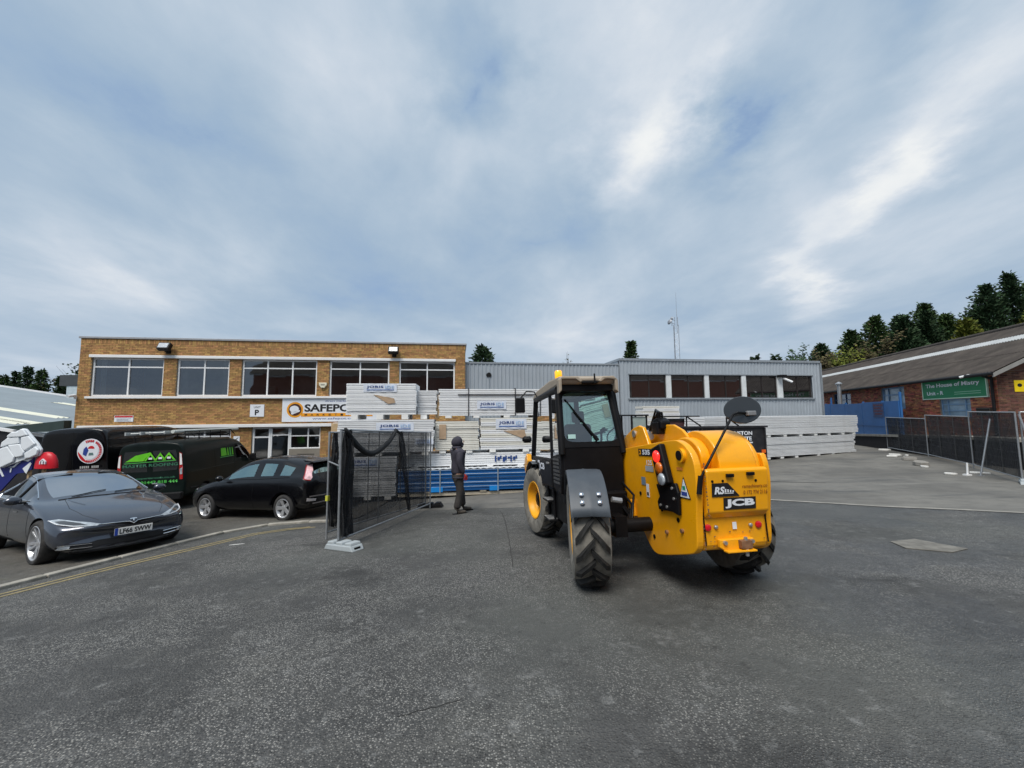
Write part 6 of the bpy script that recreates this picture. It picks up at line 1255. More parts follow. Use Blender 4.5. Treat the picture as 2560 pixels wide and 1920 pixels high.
# plane of the sloping panel: y = -0.935 at z .93, -0.985 at z 1.34
sl = math.atan2(0.05, 0.41); rdz.matrix_local = Matrix.Translation((0, -0.937, 0.93)) @ Matrix.Rotation(sl, 4, 'X') @ Matrix.Translation((0, 0, -0.93))
dquad('maker_plate', INK, 0.07, 0.43, 0.955, 1.075, -0.003, rdz); lettering('JCB', SIGNW, rdz, 0.085, 0.97, 0.415, 1.06, -0.008, 0.05)
m = MB(); m.prism([(-0.055, 1.09), (0.25, 1.09), (0.12, 1.225), (-0.055, 1.225)], -0.006, -0.003); m.build('hire_plate', INK, rdz); lettering('RS', SIGNW, rdz, -0.03, 1.115, 0.075, 1.19, -0.009, 0.04, shear=0.012); dquad('hire_line', SIGNW, 0.08, 0.18, 1.118, 1.124, -0.007, rdz)
for k in range(4): dquad('hire_mark', SIGNW, 0.085 + k * 0.028, 0.10 + k * 0.028, 1.13, 1.165 - k * 0.006, -0.007, rdz)
BRN = pm('brown_decal_print', (0.22, 0.055, 0.01), 0.5, var=0); lettering('rsmachinery.co', BRN, rdz, 0.285, 1.155, 0.565, 1.20, -0.005, 0.012); lettering('0 172 774 2116', BRN, rdz, 0.295, 1.10, 0.565, 1.14, -0.005, 0.012)
for x, z in ((0.14, 1.30), (0.37, 1.31)): m = MB(); m.box(x - 0.04, x + 0.04, -0.03, -0.002, z - 0.016, z + 0.016); m.build('catch', BLK, rdz, bevel=0.005)
for x, z in ((0.07, 1.245), (0.44, 1.235), (-0.045, 1.245)): m = MB(); m.tube([(x, -0.004, z), (x, 0.004, z)], 0.013, 10); m.build('panel_hole', BLK, rdz)
for x, mat, r in ((-0.07, pm('red_reflector', (0.62, 0.008, 0.015), 0.2, var=0.1, coat=0.5), 0.034), (0.50, MATS['red_reflector'], 0.034), (0.02, STEEL, 0.02), (0.41, STEEL, 0.02)):
    m = MB(); m.lathe([(r, 0), (r, 0.012), (r * 0.7, 0.018), (0.002, 0.02)], 18, MT((x, -0.858 if r > 0.03 else -0.858, 0.775), (R(90), 0, 0))); m.build('reflector' if r > 0.03 else 'weight_bolt', mat, TH, smooth=50)
m = MB(); m.box(0.205, 0.25, -0.866, -0.862, 0.745, 0.815); m.build('paper_sticker', SIGNW, TH)
# chipped paint along the rear edge, seams, hoses behind the cab
r5 = random.Random(5); m = MB()
for k in range(26):
    z = 0.56 + k * 0.034 + r5.uniform(-0.01, 0.01); w_, h_ = r5.uniform(0.004, 0.014), r5.uniform(0.006, 0.022); m.box(-0.118 - w_ / 2, -0.118 + w_ / 2, -0.868 - (0.11 if z > 0.9 else 0), -0.86 - (0.11 if z > 0.9 else 0), z, z + h_)
for k in range(16): x, z = r5.uniform(-0.08, 0.56), r5.uniform(0.56, 0.72); w_ = r5.uniform(0.004, 0.018); m.box(x, x + w_, -0.8635, -0.861, z, z + r5.uniform(0.004, 0.012))
o = m.build('paint_chips', RUST, TH); o['kind'] = 'stuff'
for x in (-0.108, 0.588): m = MB(); m.box(x - 0.004, x + 0.004, -0.872, -0.859, 0.60, 1.36); m.build('panel_seam', BLK, TH)
for k, (a, b) in enumerate(((0.35, 1.18), (0.42, 1.08), (0.5, 0.98), (0.3, 0.88))): m = MB(); m.tube([(-0.215, a + 0.55, b), (-0.27 - 0.02 * k, a + 0.3, b - 0.12), (-0.30, a - 0.05, b - 0.22 - 0.03 * k), (-0.42, a - 0.2, 0.66)], 0.016, 7); m.build('hydraulic_hose', BLK, TH, smooth=60)
# tow hitch
hitch = yprism('tow_hitch', YEL2, [(0.02, 0.66), (0.40, 0.66), (0.42, 0.60), (0.34, 0.53), (0.10, 0.53), (0.02, 0.58)], -0.90, -0.85, 1, 0.01)
ybox('hitch_tray', YEL2, 0.05, 0.37, -0.97, -0.90, 0.545, 0.562, par=hitch, bevel=0.004); ybox('hitch_jaw', RUST, 0.22, 0.34, -0.955, -0.90, 0.57, 0.65, par=hitch, bevel=0.006)
for x in (0.07, 0.37): m = MB(); m.tube([(x, -0.925, 0.63), (x, -0.90, 0.63)], 0.02, 8); m.build('hitch_bolt', STEEL, hitch)
m = MB(); m.tube([(0.28, -0.935, 0.50), (0.28, -0.935, 0.68)], 0.018, 10); m.build('hitch_pin', STEEL, hitch)
# rear mirror on its arm
m = MB(); m.tube([(-0.17, -0.95, 1.17), (-0.15, -0.95, 1.28), (0.33, -0.90, 1.915), (0.40, -0.89, 1.935), (0.60, -0.86, 1.925)], 0.013, 8); m.build('mirror_arm', BLK, TH, smooth=60); m = MB(); m.tube([(-0.185, -0.95, 1.12), (-0.15, -0.95, 1.30)], 0.026, 10); m.build('mirror_clamp', BLK, TH)
m = MB(); m.lathe([(0.002, -0.055), (0.06, -0.05), (0.13, -0.025), (0.165, 0.0), (0.172, 0.008), (0.165, 0.016), (0.0, 0.018)], 36, MT((0.50, -0.83, 1.965), (R(80), R(-10), R(-22)), (1.08, 0.88, 1))); mr = m.build('round_mirror', pm('mirror_back_plastic', (0.020, 0.022, 0.024), 0.18, var=0.1, coat=0.6), TH, smooth=40)
m = MB(); m.box(0.50, 0.60, -0.915, -0.87, 1.90, 1.95); m.build('mirror_mount', STEEL, mr, bevel=0.008)
# rear mudguards
def guard(side, steer):
    g = bpy.data.objects.new('mudguard', None); COL.objects.link(g); g.parent = TH; g.matrix_local = MT((side * 1.02, 0.12, RW)) @ Matrix.Rotation(steer, 4, 'Z')
    rows = []
    for k in range(17):
        a = R(20 + k * 8.7)                         # from front-top round to the back
        r = 0.70 + 0.012 * math.sin(k * 0.4)
        rows.append([(x, -r * math.cos(a) * -1 if False else r * math.cos(a), r * math.sin(a) - d) for x, d in ((-0.225, 0.05), (-0.22, 0.008), (-0.19, 0.0), (-0.02, -0.004), (0, -0.010), (0.02, -0.004), (0.17, 0.0), (0.20, 0.008), (0.205, 0.05))])
    m = MB(); m.grid(rows); o = m.build('guard_shell', GUARD, g, smooth=45); sd_ = o.modifiers.new('thick', 'SOLIDIFY'); sd_.thickness = 0.012
    for x in (-0.09, 0.10):
        for a in (R(139), R(147)): m = MB(); m.lathe([(0.026, 0), (0.026, 0.008), (0.016, 0.016), (0.002, 0.017)], 14, MT((x, 0.715 * math.cos(a), 0.715 * math.sin(a))) @ Vector((0, math.cos(a), math.sin(a))).to_track_quat('Z', 'Y').to_matrix().to_4x4()); m.build('guard_bolt', CHROME, g, smooth=50)
    m = MB(); m.tube([(side * -0.25, -0.46, 0.40), (side * -0.36, -0.44, 0.38)], 0.03, 10); m.build('guard_stay', STEEL, g)
guard(-1, R(-13))
# cab
CABG = car_glass('green_tinted_cab_glass', (0.62, 0.84, 0.80), 0.02)
x0, x1, y0, y1 = -1.15, -0.24, 0.68, 2.45
def post(p, q, r=0.045, mat=BLK, name='cab_post'): m = MB(); m.tube([p, q], r, 10); return m.build(name, mat, TH, smooth=50)
RA, RB_ = (-1.13, 0.70, 1.50), (-1.10, 0.86, 2.45); RC, RD = (-0.22, 0.70, 1.50), (-0.31, 0.86, 2.45)
FA, FB_ = (-1.13, 2.80, 1.36), (-1.10, 2.50, 2.47); FC, FD = (-0.22, 2.80, 1.30), (-0.31, 2.50, 2.47)
for p, q in ((RA, RB_), (RC, RD), (FA, FB_), (FC, FD)): post(p, q, 0.05)
post(RB_, RD, 0.05); post(FB_, FD, 0.05); post(RB_, FB_, 0.055); post(RD, FD, 0.05); post((-1.14, 1.25, 1.2), (-1.11, 1.33, 2.47), 0.03)
def pane(name, pts, mat=CABG): m = MB(); m.add(pts, [tuple(range(len(pts)))]); return m.build(name, mat, TH, recalc=False)
pane('rear_window', [(-1.11, 0.715, 1.62), (-0.24, 0.715, 1.62), (-0.31, 0.845, 2.42), (-1.09, 0.845, 2.42)])
pane('side_window', [(-1.135, 0.76, 1.50), (-1.14, 1.24, 1.45), (-1.115, 1.32, 2.42), (-1.105, 0.90, 2.42)]); pane('door_window', [(-1.14, 1.28, 1.42), (-1.135, 2.76, 1.40), (-1.105, 2.48, 2.42), (-1.115, 1.36, 2.42)]); pane('right_window', [(-0.22, 0.74, 1.55), (-0.22, 2.76, 1.45), (-0.31, 2.48, 2.42), (-0.31, 0.88, 2.42)]); pane('windscreen', [(-1.09, 2.78, 1.38), (-0.26, 2.78, 1.38), (-0.34, 2.51, 2.42), (-1.07, 2.51, 2.42)])
# black surround of the rear window, rounded inside
m = MB(); out_, inn = [], []
cz = [(-1.125, 1.60), (-0.225, 1.60), (-0.30, 2.43), (-1.095, 2.43)]
def onrear(x, z): return (x, 0.705 + (z - 1.5) * 0.168, z)
for (px, pz), (qx, qz) in zip(cz, [(-1.03, 1.70), (-0.31, 1.70), (-0.365, 2.36), (-1.035, 2.36)]):
    pass
ring_o = []; ring_i = []
for k in range(40):
    a = 2 * math.pi * k / 40; ca, sa = math.cos(a), math.sin(a); se = lambda c: math.copysign(abs(c) ** 0.28, c)
    u, v = se(ca), se(sa); xm = -0.675 - 0.005 * v; hw = 0.435 - 0.03 * (v + 1) / 2; ring_i.append(onrear(xm + u * (hw - 0.022), 2.03 + v * 0.365)); U = max(-1, min(1, ca * 1.6)); V = max(-1, min(1, sa * 1.6)); ring_o.append(onrear(xm + U * (hw + 0.05 - 0.0 * V), 2.02 + V * 0.43))
m.add(ring_o + ring_i, [(k, (k + 1) % 40, 40 + (k + 1) % 40, 40 + k) for k in range(40)]); o = m.build('window_surround', BLK, TH); sd_ = o.modifiers.new('thick', 'SOLIDIFY'); sd_.thickness = 0.03
yprism('roof', pm('sand_cab_roof', (0.33, 0.28, 0.22), 0.6, var=0.12, vs_=5, dirt=0.4, dirtcol=(0.18, 0.16, 0.13), ds=5), [(0.66, 2.50), (0.62, 2.58), (0.75, 2.63), (1.3, 2.66), (2.4, 2.63), (2.72, 2.55), (2.72, 2.48)], -1.12, -0.29, 0, 0.03)
ROOFM = MATS['sand_cab_roof']
for a, b in ((-1.155, -0.86), (-0.50, -0.265)):                                   # drooping rear corners of the roof moulding
    m = MB(); lft = a < -0.8
    pts = [(a, 2.36), (a - 0.0, 2.56), (a + 0.06, 2.61), (b, 2.60), (b + 0.06, 2.54), (b + 0.03, 2.515), (b - 0.04, 2.565), (a + 0.05, 2.565), (a + 0.045, 2.40)] if lft else [(a - 0.06, 2.54), (a, 2.60), (b - 0.06, 2.61), (b, 2.55), (b, 2.36), (b - 0.045, 2.40), (b - 0.05, 2.56), (a + 0.04, 2.565), (a - 0.03, 2.515)]
    m.prism(pts, 0.60, 0.72); m.build('roof_corner', ROOFM, TH, bevel=0.012)
ybox('roof_underside', BLK, -1.10, -0.31, 0.70, 0.90, 2.40, 2.50); ybox('roof_grip', BLK, -0.80, -0.56, 0.62, 0.70, 2.50, 2.54); m = MB(); m.tube([(-0.62, 0.60, 2.50), (-0.62, 0.60, 2.64)], 0.012, 6); m.build('aerial', BLK, TH)
ybox('cab_rear_lower', BLK, -1.12, -0.23, 0.70, 0.78, 0.95, 1.60, bevel=0.02); ybox('cab_floor', BLK, -1.10, -0.24, 0.78, 2.1, 0.92, 1.05); ybox('cab_nose', BLK, -0.78, -0.24, 2.1, 2.8, 0.95, 1.38); ybox('cab_toe', BLK, -1.12, -0.78, 2.0, 2.8, 1.345, 1.40)
ybox('cab_right_lower', BLK, -0.26, -0.22, 0.78, 2.45, 1.05, 1.52)
dr = yprism('door', BLK, [(1.22, 1.0), (1.95, 0.98), (2.12, 1.18), (2.4, 1.34), (2.80, 1.35), (2.80, 1.43), (1.22, 1.43)], -1.165, -1.10, 0, 0.015); DL = Matrix(((0, 1, 0, -1.168), (-1, 0, 0, 0), (0, 0, 1, 0), (0, 0, 0, 1))); lettering('JCB', SIGNW, dr, -2.12, 1.20, -1.70, 1.34, -0.002, 0.05, M=DL)
ybox('door_handle', STEEL, -1.19, -1.165, 1.35, 1.5, 1.34, 1.37, par=dr, bevel=0.005); ybox('door_sticker', SIGNW, -1.168, -1.165, 2.1, 2.25, 1.33, 1.37, par=dr, bevel=0)
yprism('cab_side_lower', BLK, [(0.72, 1.52), (1.22, 1.47), (1.22, 1.0), (0.78, 0.95), (0.72, 1.2)], -1.15, -1.10, 0, 0.01)
m = MB()
for k in range(7): m.box(-1.158, -1.150, 0.82, 1.16, 1.08 + k * 0.055, 1.11 + k * 0.055)
m.build('vent_slats', pm('grey_vent', (0.06, 0.06, 0.06), 0.5), TH)
yprism('tank', BLK, [(0.62, 0.52), (1.85, 0.50), (1.9, 0.98), (0.58, 0.98)], -1.08, -0.25, 0, 0.03); yprism('engine_pod', BLK, [(0.5, 0.55), (2.2, 0.55), (2.4, 1.2), (2.2, 1.38), (0.9, 1.42), (0.5, 1.2)], 0.68, 1.12, 0, 0.05)
for z, y_ in ((0.78, 1.62), (0.50, 1.58)):
    st_ = ybox('step', BLK, -1.20, -0.98, y_ - 0.22, y_ + 0.18, z - 0.03, z, bevel=0.008)
    for k in range(4): ybox('step_tread', STEEL, -1.205, -0.985, y_ - 0.19 + k * 0.09, y_ - 0.15 + k * 0.09, z + 0.001, z + 0.014, par=st_, bevel=0.003)
post((-1.10, 1.40, 0.45), (-1.10, 1.40, 1.0), 0.02); post((-1.10, 1.78, 0.45), (-1.10, 1.78, 1.0), 0.02)
m = MB(); rows = [[(x, 2.62 + 0.70 * math.cos(R(20 + k * 11)), RW + 0.70 * math.sin(R(20 + k * 11))) for x in (-1.24, -1.22, -0.84, -0.82)] for k in range(9)]; m.grid(rows); o = m.build('front_guard', GUARD, TH, smooth=60); o.modifiers.new('t', 'SOLIDIFY').thickness = 0.012
yprism('front_bracket', YEL2, [(3.30, 1.38), (3.10, 1.46), (3.02, 1.32), (3.12, 1.0), (3.05, 0.75), (3.15, 0.70), (3.3, 1.05), (3.42, 1.2)], -1.22, -1.12, 0, 0.015); yprism('front_frame', YEL2, [(2.4, 0.7), (3.6, 0.7), (3.7, 0.95), (3.3, 1.2), (2.4, 1.2)], -0.45, 0.45, 0, 0.03); yprism('front_beam', YEL2, [(3.05, 0.72), (3.25, 0.72), (3.25, 1.0), (3.05, 1.0)], -1.15, 1.15, 0, 0.015)
yprism('boom_head', BLK, [(4.5, 0.4), (4.75, 0.4), (4.8, 1.3), (4.5, 1.3)], -0.2, 0.75, 0, 0.03)
for x in (-0.25, 0.6): yprism('fork', BLK, [(4.75, 0.75), (4.82, 0.72), (4.82, 0.30), (5.9, 0.26), (5.9, 0.23), (4.76, 0.25)], x, x + 0.13, 0, 0.005)
# cab furniture
seat = ybox('driver_seat', SEATM, -0.92, -0.48, 1.30, 1.80, 1.25, 1.38, bevel=0.04); ybox('seat_back', SEATM, -0.92, -0.48, 1.22, 1.34, 1.38, 1.95, par=seat, bevel=0.05); ybox('head_rest', SEATM, -0.80, -0.60, 1.20, 1.28, 1.97, 2.15, par=seat, bevel=0.03)
ybox('dash', BLK, -0.95, -0.45, 2.15, 2.38, 1.1, 1.55, bevel=0.04); m = MB(); m.tube([(-0.7, 2.15, 1.5), (-0.7, 1.95, 1.66)], 0.03, 8); m.lathe([(0.17, -0.012), (0.19, 0), (0.17, 0.012)], 24, MT((-0.7, 1.94, 1.68), (R(-50), 0, 0)), cap=False); m.build('steering_wheel', BLK, TH, smooth=60)
m = MB(); m.tube([(-0.40, 1.1, 1.5), (-0.40, 1.05, 1.82)], 0.018, 8); m.tube([(-0.40, 1.05, 1.82), (-0.36, 1.0, 1.86)], 0.03, 8); m.build('control_lever', BLK, TH, smooth=60)
ybox('window_sticker', pm('pale_cyan_sticker', (0.45, 0.68, 0.66), 0.5), -1.03, -0.92, 0.70, 0.704, 1.72, 1.78, bevel=0)
wp = [onrear(-1.02, 2.30), onrear(-0.92, 2.15), onrear(-0.62, 1.72)]; m = MB(); m.tube([(a, b - 0.03, c) for a, b, c in wp], [0.008, 0.014, 0.02], 8); wi = m.build('wiper', BLK, TH, smooth=60); m = MB(); m.tube([(a, b - 0.045, c) for a, b, c in (onrear(-0.64, 1.75), onrear(-0.60, 1.68))], 0.03, 8); m.build('wiper_motor', BLK, wi)
m = MB(); m.lathe([(0.05, 0.0), (0.06, 0.02), (0.06, 0.12), (0.05, 0.14), (0.01, 0.145)], 22, MT((-0.95, 1.35, 2.685))); bc = m.build('beacon', pm('amber_beacon_lens', (0.85, 0.33, 0.005), 0.15, var=0.05, coat=1.0, emit=(1.0, 0.42, 0.01, 0.7)), TH, smooth=50); m = MB(); m.lathe([(0.065, 0.0), (0.065, 0.02)], 20, MT((-0.95, 1.35, 2.66))); m.build('beacon_base', BLK, bc)
m = MB(); m.lathe([(0.04, 0.0), (0.045, 0.02), (0.035, 0.06), (0.006, 0.075)], 18, MT((-0.80, 1.38, 2.665))); m.build('green_beacon', pm('green_beacon_lens', (0.01, 0.14, 0.08), 0.2, coat=1.0), TH, smooth=50)
m = MB(); m.tube([(-1.12, 2.2, 2.46), (-1.18, 2.25, 2.60), (-1.32, 2.28, 2.62), (-1.43, 2.28, 2.50)], 0.012, 8); m.build('mirror_arm', BLK, TH, smooth=60); m = MB(); m.box(-1.54, -1.36, 2.24, 2.29, 2.22, 2.50); m.build('side_mirror', BLK, TH, bevel=0.025)
m = MB(); m.lathe([(0.03, -0.1), (0.06, -0.06), (0.06, 0.05), (0.03, 0.07)], 14, MT((-1.30, 2.45, 1.74), (0, R(90), 0))); m.build('work_lamp', BLK, TH, smooth=60)
# ------------------------------------------------------------------ the man by the stacks
def skin(name, V, Ed, mat, parent, sub=2, M=None):
    me = bpy.data.meshes.new(name); me.from_pydata([v[:3] for v in V], Ed, []); me.update(); o = obj(name, me, mat, parent, M=M)
    md = o.modifiers.new('skin', 'SKIN'); md.use_smooth_shade = True
    for i, v in enumerate(V): me.skin_vertices[0].data[i].radius = (v[3], v[4] if len(v) > 4 else v[3])
    me.skin_vertices[0].data[0].use_root = True
    s = o.modifiers.new('sub', 'SUBSURF'); s.levels = s.render_levels = sub
    return o
def chain(n, start=0): return [(start + i, start + i + 1) for i in range(n - 1)]
PMAN = frame_on_ground(-1.40, 9.86, 12, 0.0, 'x'); PMAN = Matrix.Translation(PMAN.translation) @ Matrix.Rotation(R(26), 4, 'Z') @ Matrix.Diagonal((1.2, 1.16, 1.07, 1))
MAN = thing('person', 'person in dark hooded jacket, black trousers and red gloves facing right', 'person', PMAN)
SKINM = pm('skin', (0.42, 0.25, 0.18), 0.6, var=0.08); JACK = pm('dark_navy_jacket', (0.034, 0.032, 0.046), 0.8, var=0.4, vs_=7, bump=0.3, bs=30); TROU = pm('black_work_trousers', (0.034, 0.031, 0.030), 0.85, var=0.35, vs_=6, dirt=0.35, dirtcol=(0.07, 0.06, 0.05), ds=5, bump=0.3, bs=28); BOOT = pm('work_boots', (0.05, 0.042, 0.035), 0.8, var=0.3, dirt=0.4); GLOVE = pm('red_gloves', (0.50, 0.045, 0.04), 0.7, var=0.15); GREYP = pm('grey_trouser_leg', (0.055, 0.052, 0.048), 0.85, var=0.3, vs_=8)
# facing local +X; right side is -Y (towards the camera)
# body as one continuous surface under the clothes
bodyV = [(0, 0, 0.96, 0.12, 0.14), (0.0, 0, 1.12, 0.11, 0.13), (0.01, 0, 1.32, 0.12, 0.15), (0.0, 0, 1.45, 0.10, 0.15), (0.01, 0, 1.53, 0.055), (0.03, 0, 1.60, 0.075, 0.065), (0.035, 0, 1.68, 0.095, 0.075), (0.025, 0, 1.75, 0.06, 0.055),
         (-0.01, -0.19, 1.43, 0.05), (-0.03, -0.23, 1.15, 0.04), (0.06, -0.24, 0.92, 0.03), (-0.01, 0.19, 1.43, 0.05), (0.0, 0.23, 1.15, 0.04), (0.12, 0.22, 0.93, 0.03),
         (0.0, -0.10, 0.88, 0.085), (0.02, -0.11, 0.50, 0.06), (-0.03, -0.12, 0.10, 0.045), (0.0, 0.10, 0.88, 0.085), (0.11, 0.11, 0.50, 0.06), (0.15, 0.12, 0.10, 0.045)]
skin('body', bodyV, chain(8) + [(3, 8), (8, 9), (9, 10), (3, 11), (11, 12), (12, 13), (0, 14), (14, 15), (15, 16), (0, 17), (17, 18), (18, 19)], SKINM, MAN)
jV = [(0.01, 0, 0.86, 0.155, 0.19), (0.01, 0, 1.0, 0.155, 0.185), (0.01, 0, 1.18, 0.15, 0.18), (0.015, 0, 1.34, 0.155, 0.195), (0.0, 0, 1.45, 0.12, 0.185), (0.01, 0, 1.53, 0.09, 0.10),
      (-0.01, -0.20, 1.42, 0.082), (-0.04, -0.245, 1.27, 0.072), (-0.035, -0.255, 1.14, 0.066), (0.02, -0.255, 1.01, 0.058), (0.055, -0.25, 0.94, 0.05), (-0.01, 0.20, 1.42, 0.082), (-0.01, 0.245, 1.27, 0.072), (0.01, 0.25, 1.14, 0.066), (0.07, 0.245, 1.01, 0.058), (0.11, 0.235, 0.95, 0.05)]
jk = skin('jacket', jV, chain(6) + [(4, 6)] + chain(5, 6) + [(4, 11)] + chain(5, 11), JACK, MAN)
m = MB(); m.tube([(0.17, -0.19, 0.86), (0.0, -0.215, 0.84), (-0.15, -0.17, 0.85)], 0.016, 7); m.build('jacket_hem', JACK, jk, smooth=60)
# hood: open shell round the face
hd = MB(); rows = []
for i in range(11):
    a = math.pi * i / 10; r_ = math.sin(a); zz = 1.66 + 0.135 * math.cos(a)
    rows.append([(0.005 + (0.125 if math.cos(b) > 0 else 0.135) * r_ * math.cos(b) - 0.01, 0.105 * r_ * math.sin(b), zz + 0.015 * math.cos(b) * r_) for b in [R(48 + k * 264 / 18) for k in range(19)]])
hd.grid(rows); hd.tube([(-0.02, 0, 1.50), (-0.02, 0, 1.56)], [0.115, 0.10], 14); o = hd.build('hood', JACK, MAN, smooth=180); o.modifiers.new('t', 'SOLIDIFY').thickness = 0.018
fc = MB(); fc.lathe([(0.0, -0.02), (0.012, 0.0), (0.004, 0.03)], 8, MT((0.128, 0, 1.655), (0, R(60), 0))); fc.build('nose', SKINM, MAN, smooth=60)
for sy in (-0.032, 0.032): m = MB(); m.lathe([(0.001, -0.008), (0.011, 0.0), (0.001, 0.008)], 8, MT((0.112, sy, 1.69))); m.build('eye', INK, MAN, smooth=60)
m = MB(); m.box(0.10, 0.122, -0.022, 0.022, 1.618, 1.625); m.build('mouth', pm('lips', (0.3, 0.12, 0.10), 0.6), MAN)
m = MB(); m.tube([(0.06, -0.03, 1.55), (0.09, 0, 1.60), (0.06, 0.03, 1.55)], 0.05, 8); m.build('neck_scarf', JACK, MAN, smooth=60)
tV = [(0.0, 0, 0.97, 0.13, 0.17), (0.0, 0, 0.89, 0.13, 0.16), (0.0, -0.105, 0.78, 0.105), (0.015, -0.112, 0.62, 0.09), (0.02, -0.115, 0.48, 0.082), (-0.02, -0.12, 0.30, 0.076), (-0.05, -0.122, 0.12, 0.084), (0.02, 0.105, 0.78, 0.105), (0.07, 0.11, 0.62, 0.092), (0.12, 0.115, 0.48, 0.085), (0.135, 0.12, 0.30, 0.080), (0.15, 0.12, 0.12, 0.084)]
skin('trousers', tV, [(0, 1), (1, 2)] + chain(5, 2) + [(1, 7)] + chain(5, 7), TROU, MAN)
for (bx_, by_) in ((-0.05, -0.122), (0.155, 0.12)):
    skin('boot', [(bx_ - 0.03, by_, 0.055, 0.052, 0.05), (bx_ - 0.005, by_, 0.15, 0.058), (bx_ + 0.07, by_, 0.055, 0.052, 0.045), (bx_ + 0.16, by_, 0.045, 0.048, 0.036), (bx_ + 0.205, by_, 0.04, 0.03, 0.028)], [(0, 1), (0, 2), (2, 3), (3, 4)], BOOT, MAN)
    m = MB(); m.prism([(bx_ - 0.085, by_ - 0.045), (bx_ + 0.1, by_ - 0.05), (bx_ + 0.23, by_ - 0.03), (bx_ + 0.23, by_ + 0.03), (bx_ + 0.1, by_ + 0.05), (bx_ - 0.085, by_ + 0.045)], 0.0, 0.022, 2); m.build('boot_sole', BLACKP, MAN)
def hand(wx, wy, wz, side):
    V = [(wx, wy, wz, 0.03, 0.026), (wx + 0.015, wy, wz - 0.045, 0.036, 0.02), (wx + 0.03, wy, wz - 0.085, 0.038, 0.018)]; E_ = [(0, 1), (1, 2)]
    for k, (dx, ln) in enumerate(((0.032, 0.062), (0.012, 0.072), (-0.01, 0.068), (-0.03, 0.052))):      # four fingers, slightly curled
        b = len(V); V += [(wx + 0.03 + dx, wy, wz - 0.095, 0.0105), (wx + 0.034 + dx, wy - side * 0.004, wz - 0.095 - ln * 0.5, 0.0098), (wx + 0.03 + dx, wy - side * 0.022, wz - 0.095 - ln, 0.0088)]; E_ += [(2, b), (b, b + 1), (b + 1, b + 2)]
    b = len(V); V += [(wx + 0.05, wy - side * 0.01, wz - 0.05, 0.012), (wx + 0.068, wy - side * 0.018, wz - 0.085, 0.0105), (wx + 0.066, wy - side * 0.022, wz - 0.11, 0.009)]; E_ += [(1, b), (b, b + 1), (b + 1, b + 2)]
    return skin('glove', V, E_, GLOVE, MAN, 1)
hand(0.065, -0.25, 0.94, -1); hand(0.125, 0.232, 0.95, 1)
# ------------------------------------------------------------------ trees and mast behind
def leafmat(name, c, var=0.35):
    return pm(name, c, 0.75, var=var, vs_=0.9, isl=0.5, spec=0.2)
LEAF = [leafmat('dark_conifer_foliage', (0.030, 0.058, 0.026)), leafmat('mid_conifer_foliage', (0.045, 0.080, 0.026)), leafmat('olive_conifer_foliage', (0.11, 0.13, 0.022)), leafmat('brown_olive_scrub', (0.075, 0.065, 0.030))]
BARK = pm('bark', (0.075, 0.058, 0.045), 0.9, var=0.3, bump=0.4)
def conifer(label, x, y, H, rad, mat, n=260, leaf=0.34, seed=0, base=0.1, power=0.85, upsweep=0.15, spread=0.10, z0=None, group='conifers behind the buildings', name='conifer_tree', irregular=0.3):
    r = random.Random(seed); z = gz(x, y) if z0 is None else z0; t = thing(name, label, 'tree', MT((x, y, z)), group)
    m = MB(); m.tube([(0, 0, 0), (0.05, 0, H * 0.5), (0, 0.03, H * 0.97)], [max(0.12, H * 0.018), H * 0.011, 0.02], 8); m.build('trunk', BARK, t, smooth=60)
    lobes = [(r.uniform(0, 2 * math.pi), r.uniform(1 - irregular, 1 + irregular), r.uniform(0.2, 0.9)) for _ in range(9)]
    V, Fc = [], []
    for i in range(n):
        h = base + (0.985 - base) * (i / n) ** 0.9; a = r.uniform(0, 2 * math.pi)
        prof = (1 - (h - base) / (1 - base)) ** power
        k = 1.0
        for la, lk, lh in lobes:
            d = abs((a - la + math.pi) % (2 * math.pi) - math.pi)
            if d < 0.6 and abs(h - lh) < 0.16: k *= lk
        ln = max(0.25, rad * prof * k * r.uniform(0.75, 1.15)); ca, sa = math.cos(a), math.sin(a); steps = max(3, int(ln / (leaf * 0.42)))
        for s_ in range(steps):
            u = (s_ + r.random()) / steps
            if u < 0.25 and ln > 1.0: continue
            px_, py_, pz = ca * ln * u, sa * ln * u, h * H + upsweep * ln * u * u - 0.12 * ln * u
            for q in range(2):
                ox, oy, oz = r.gauss(0, spread * (0.5 + ln * 0.35)), r.gauss(0, spread * (0.5 + ln * 0.35)), r.gauss(0, spread * 0.7)
                d = Vector((ca + r.gauss(0, 0.45), sa + r.gauss(0, 0.45), r.gauss(0.15 + upsweep, 0.4))).normalized(); sz = leaf * r.uniform(0.6, 1.25)
                w_ = d.cross(Vector((r.gauss(0, 1), r.gauss(0, 1), r.gauss(0, 1)))).normalized() * sz * 0.24; c = Vector((px_ + ox, py_ + oy, pz + oz)); b = len(V)
                V += [tuple(c), tuple(c + d * sz * 0.55 + w_), tuple(c + d * sz), tuple(c + d * sz * 0.5 - w_)]; Fc.append((b, b + 1, b + 2, b + 3))
    me = bpy.data.meshes.new('crown'); me.from_pydata(V, [], Fc); me.update(); obj('crown', me, mat, t); return t
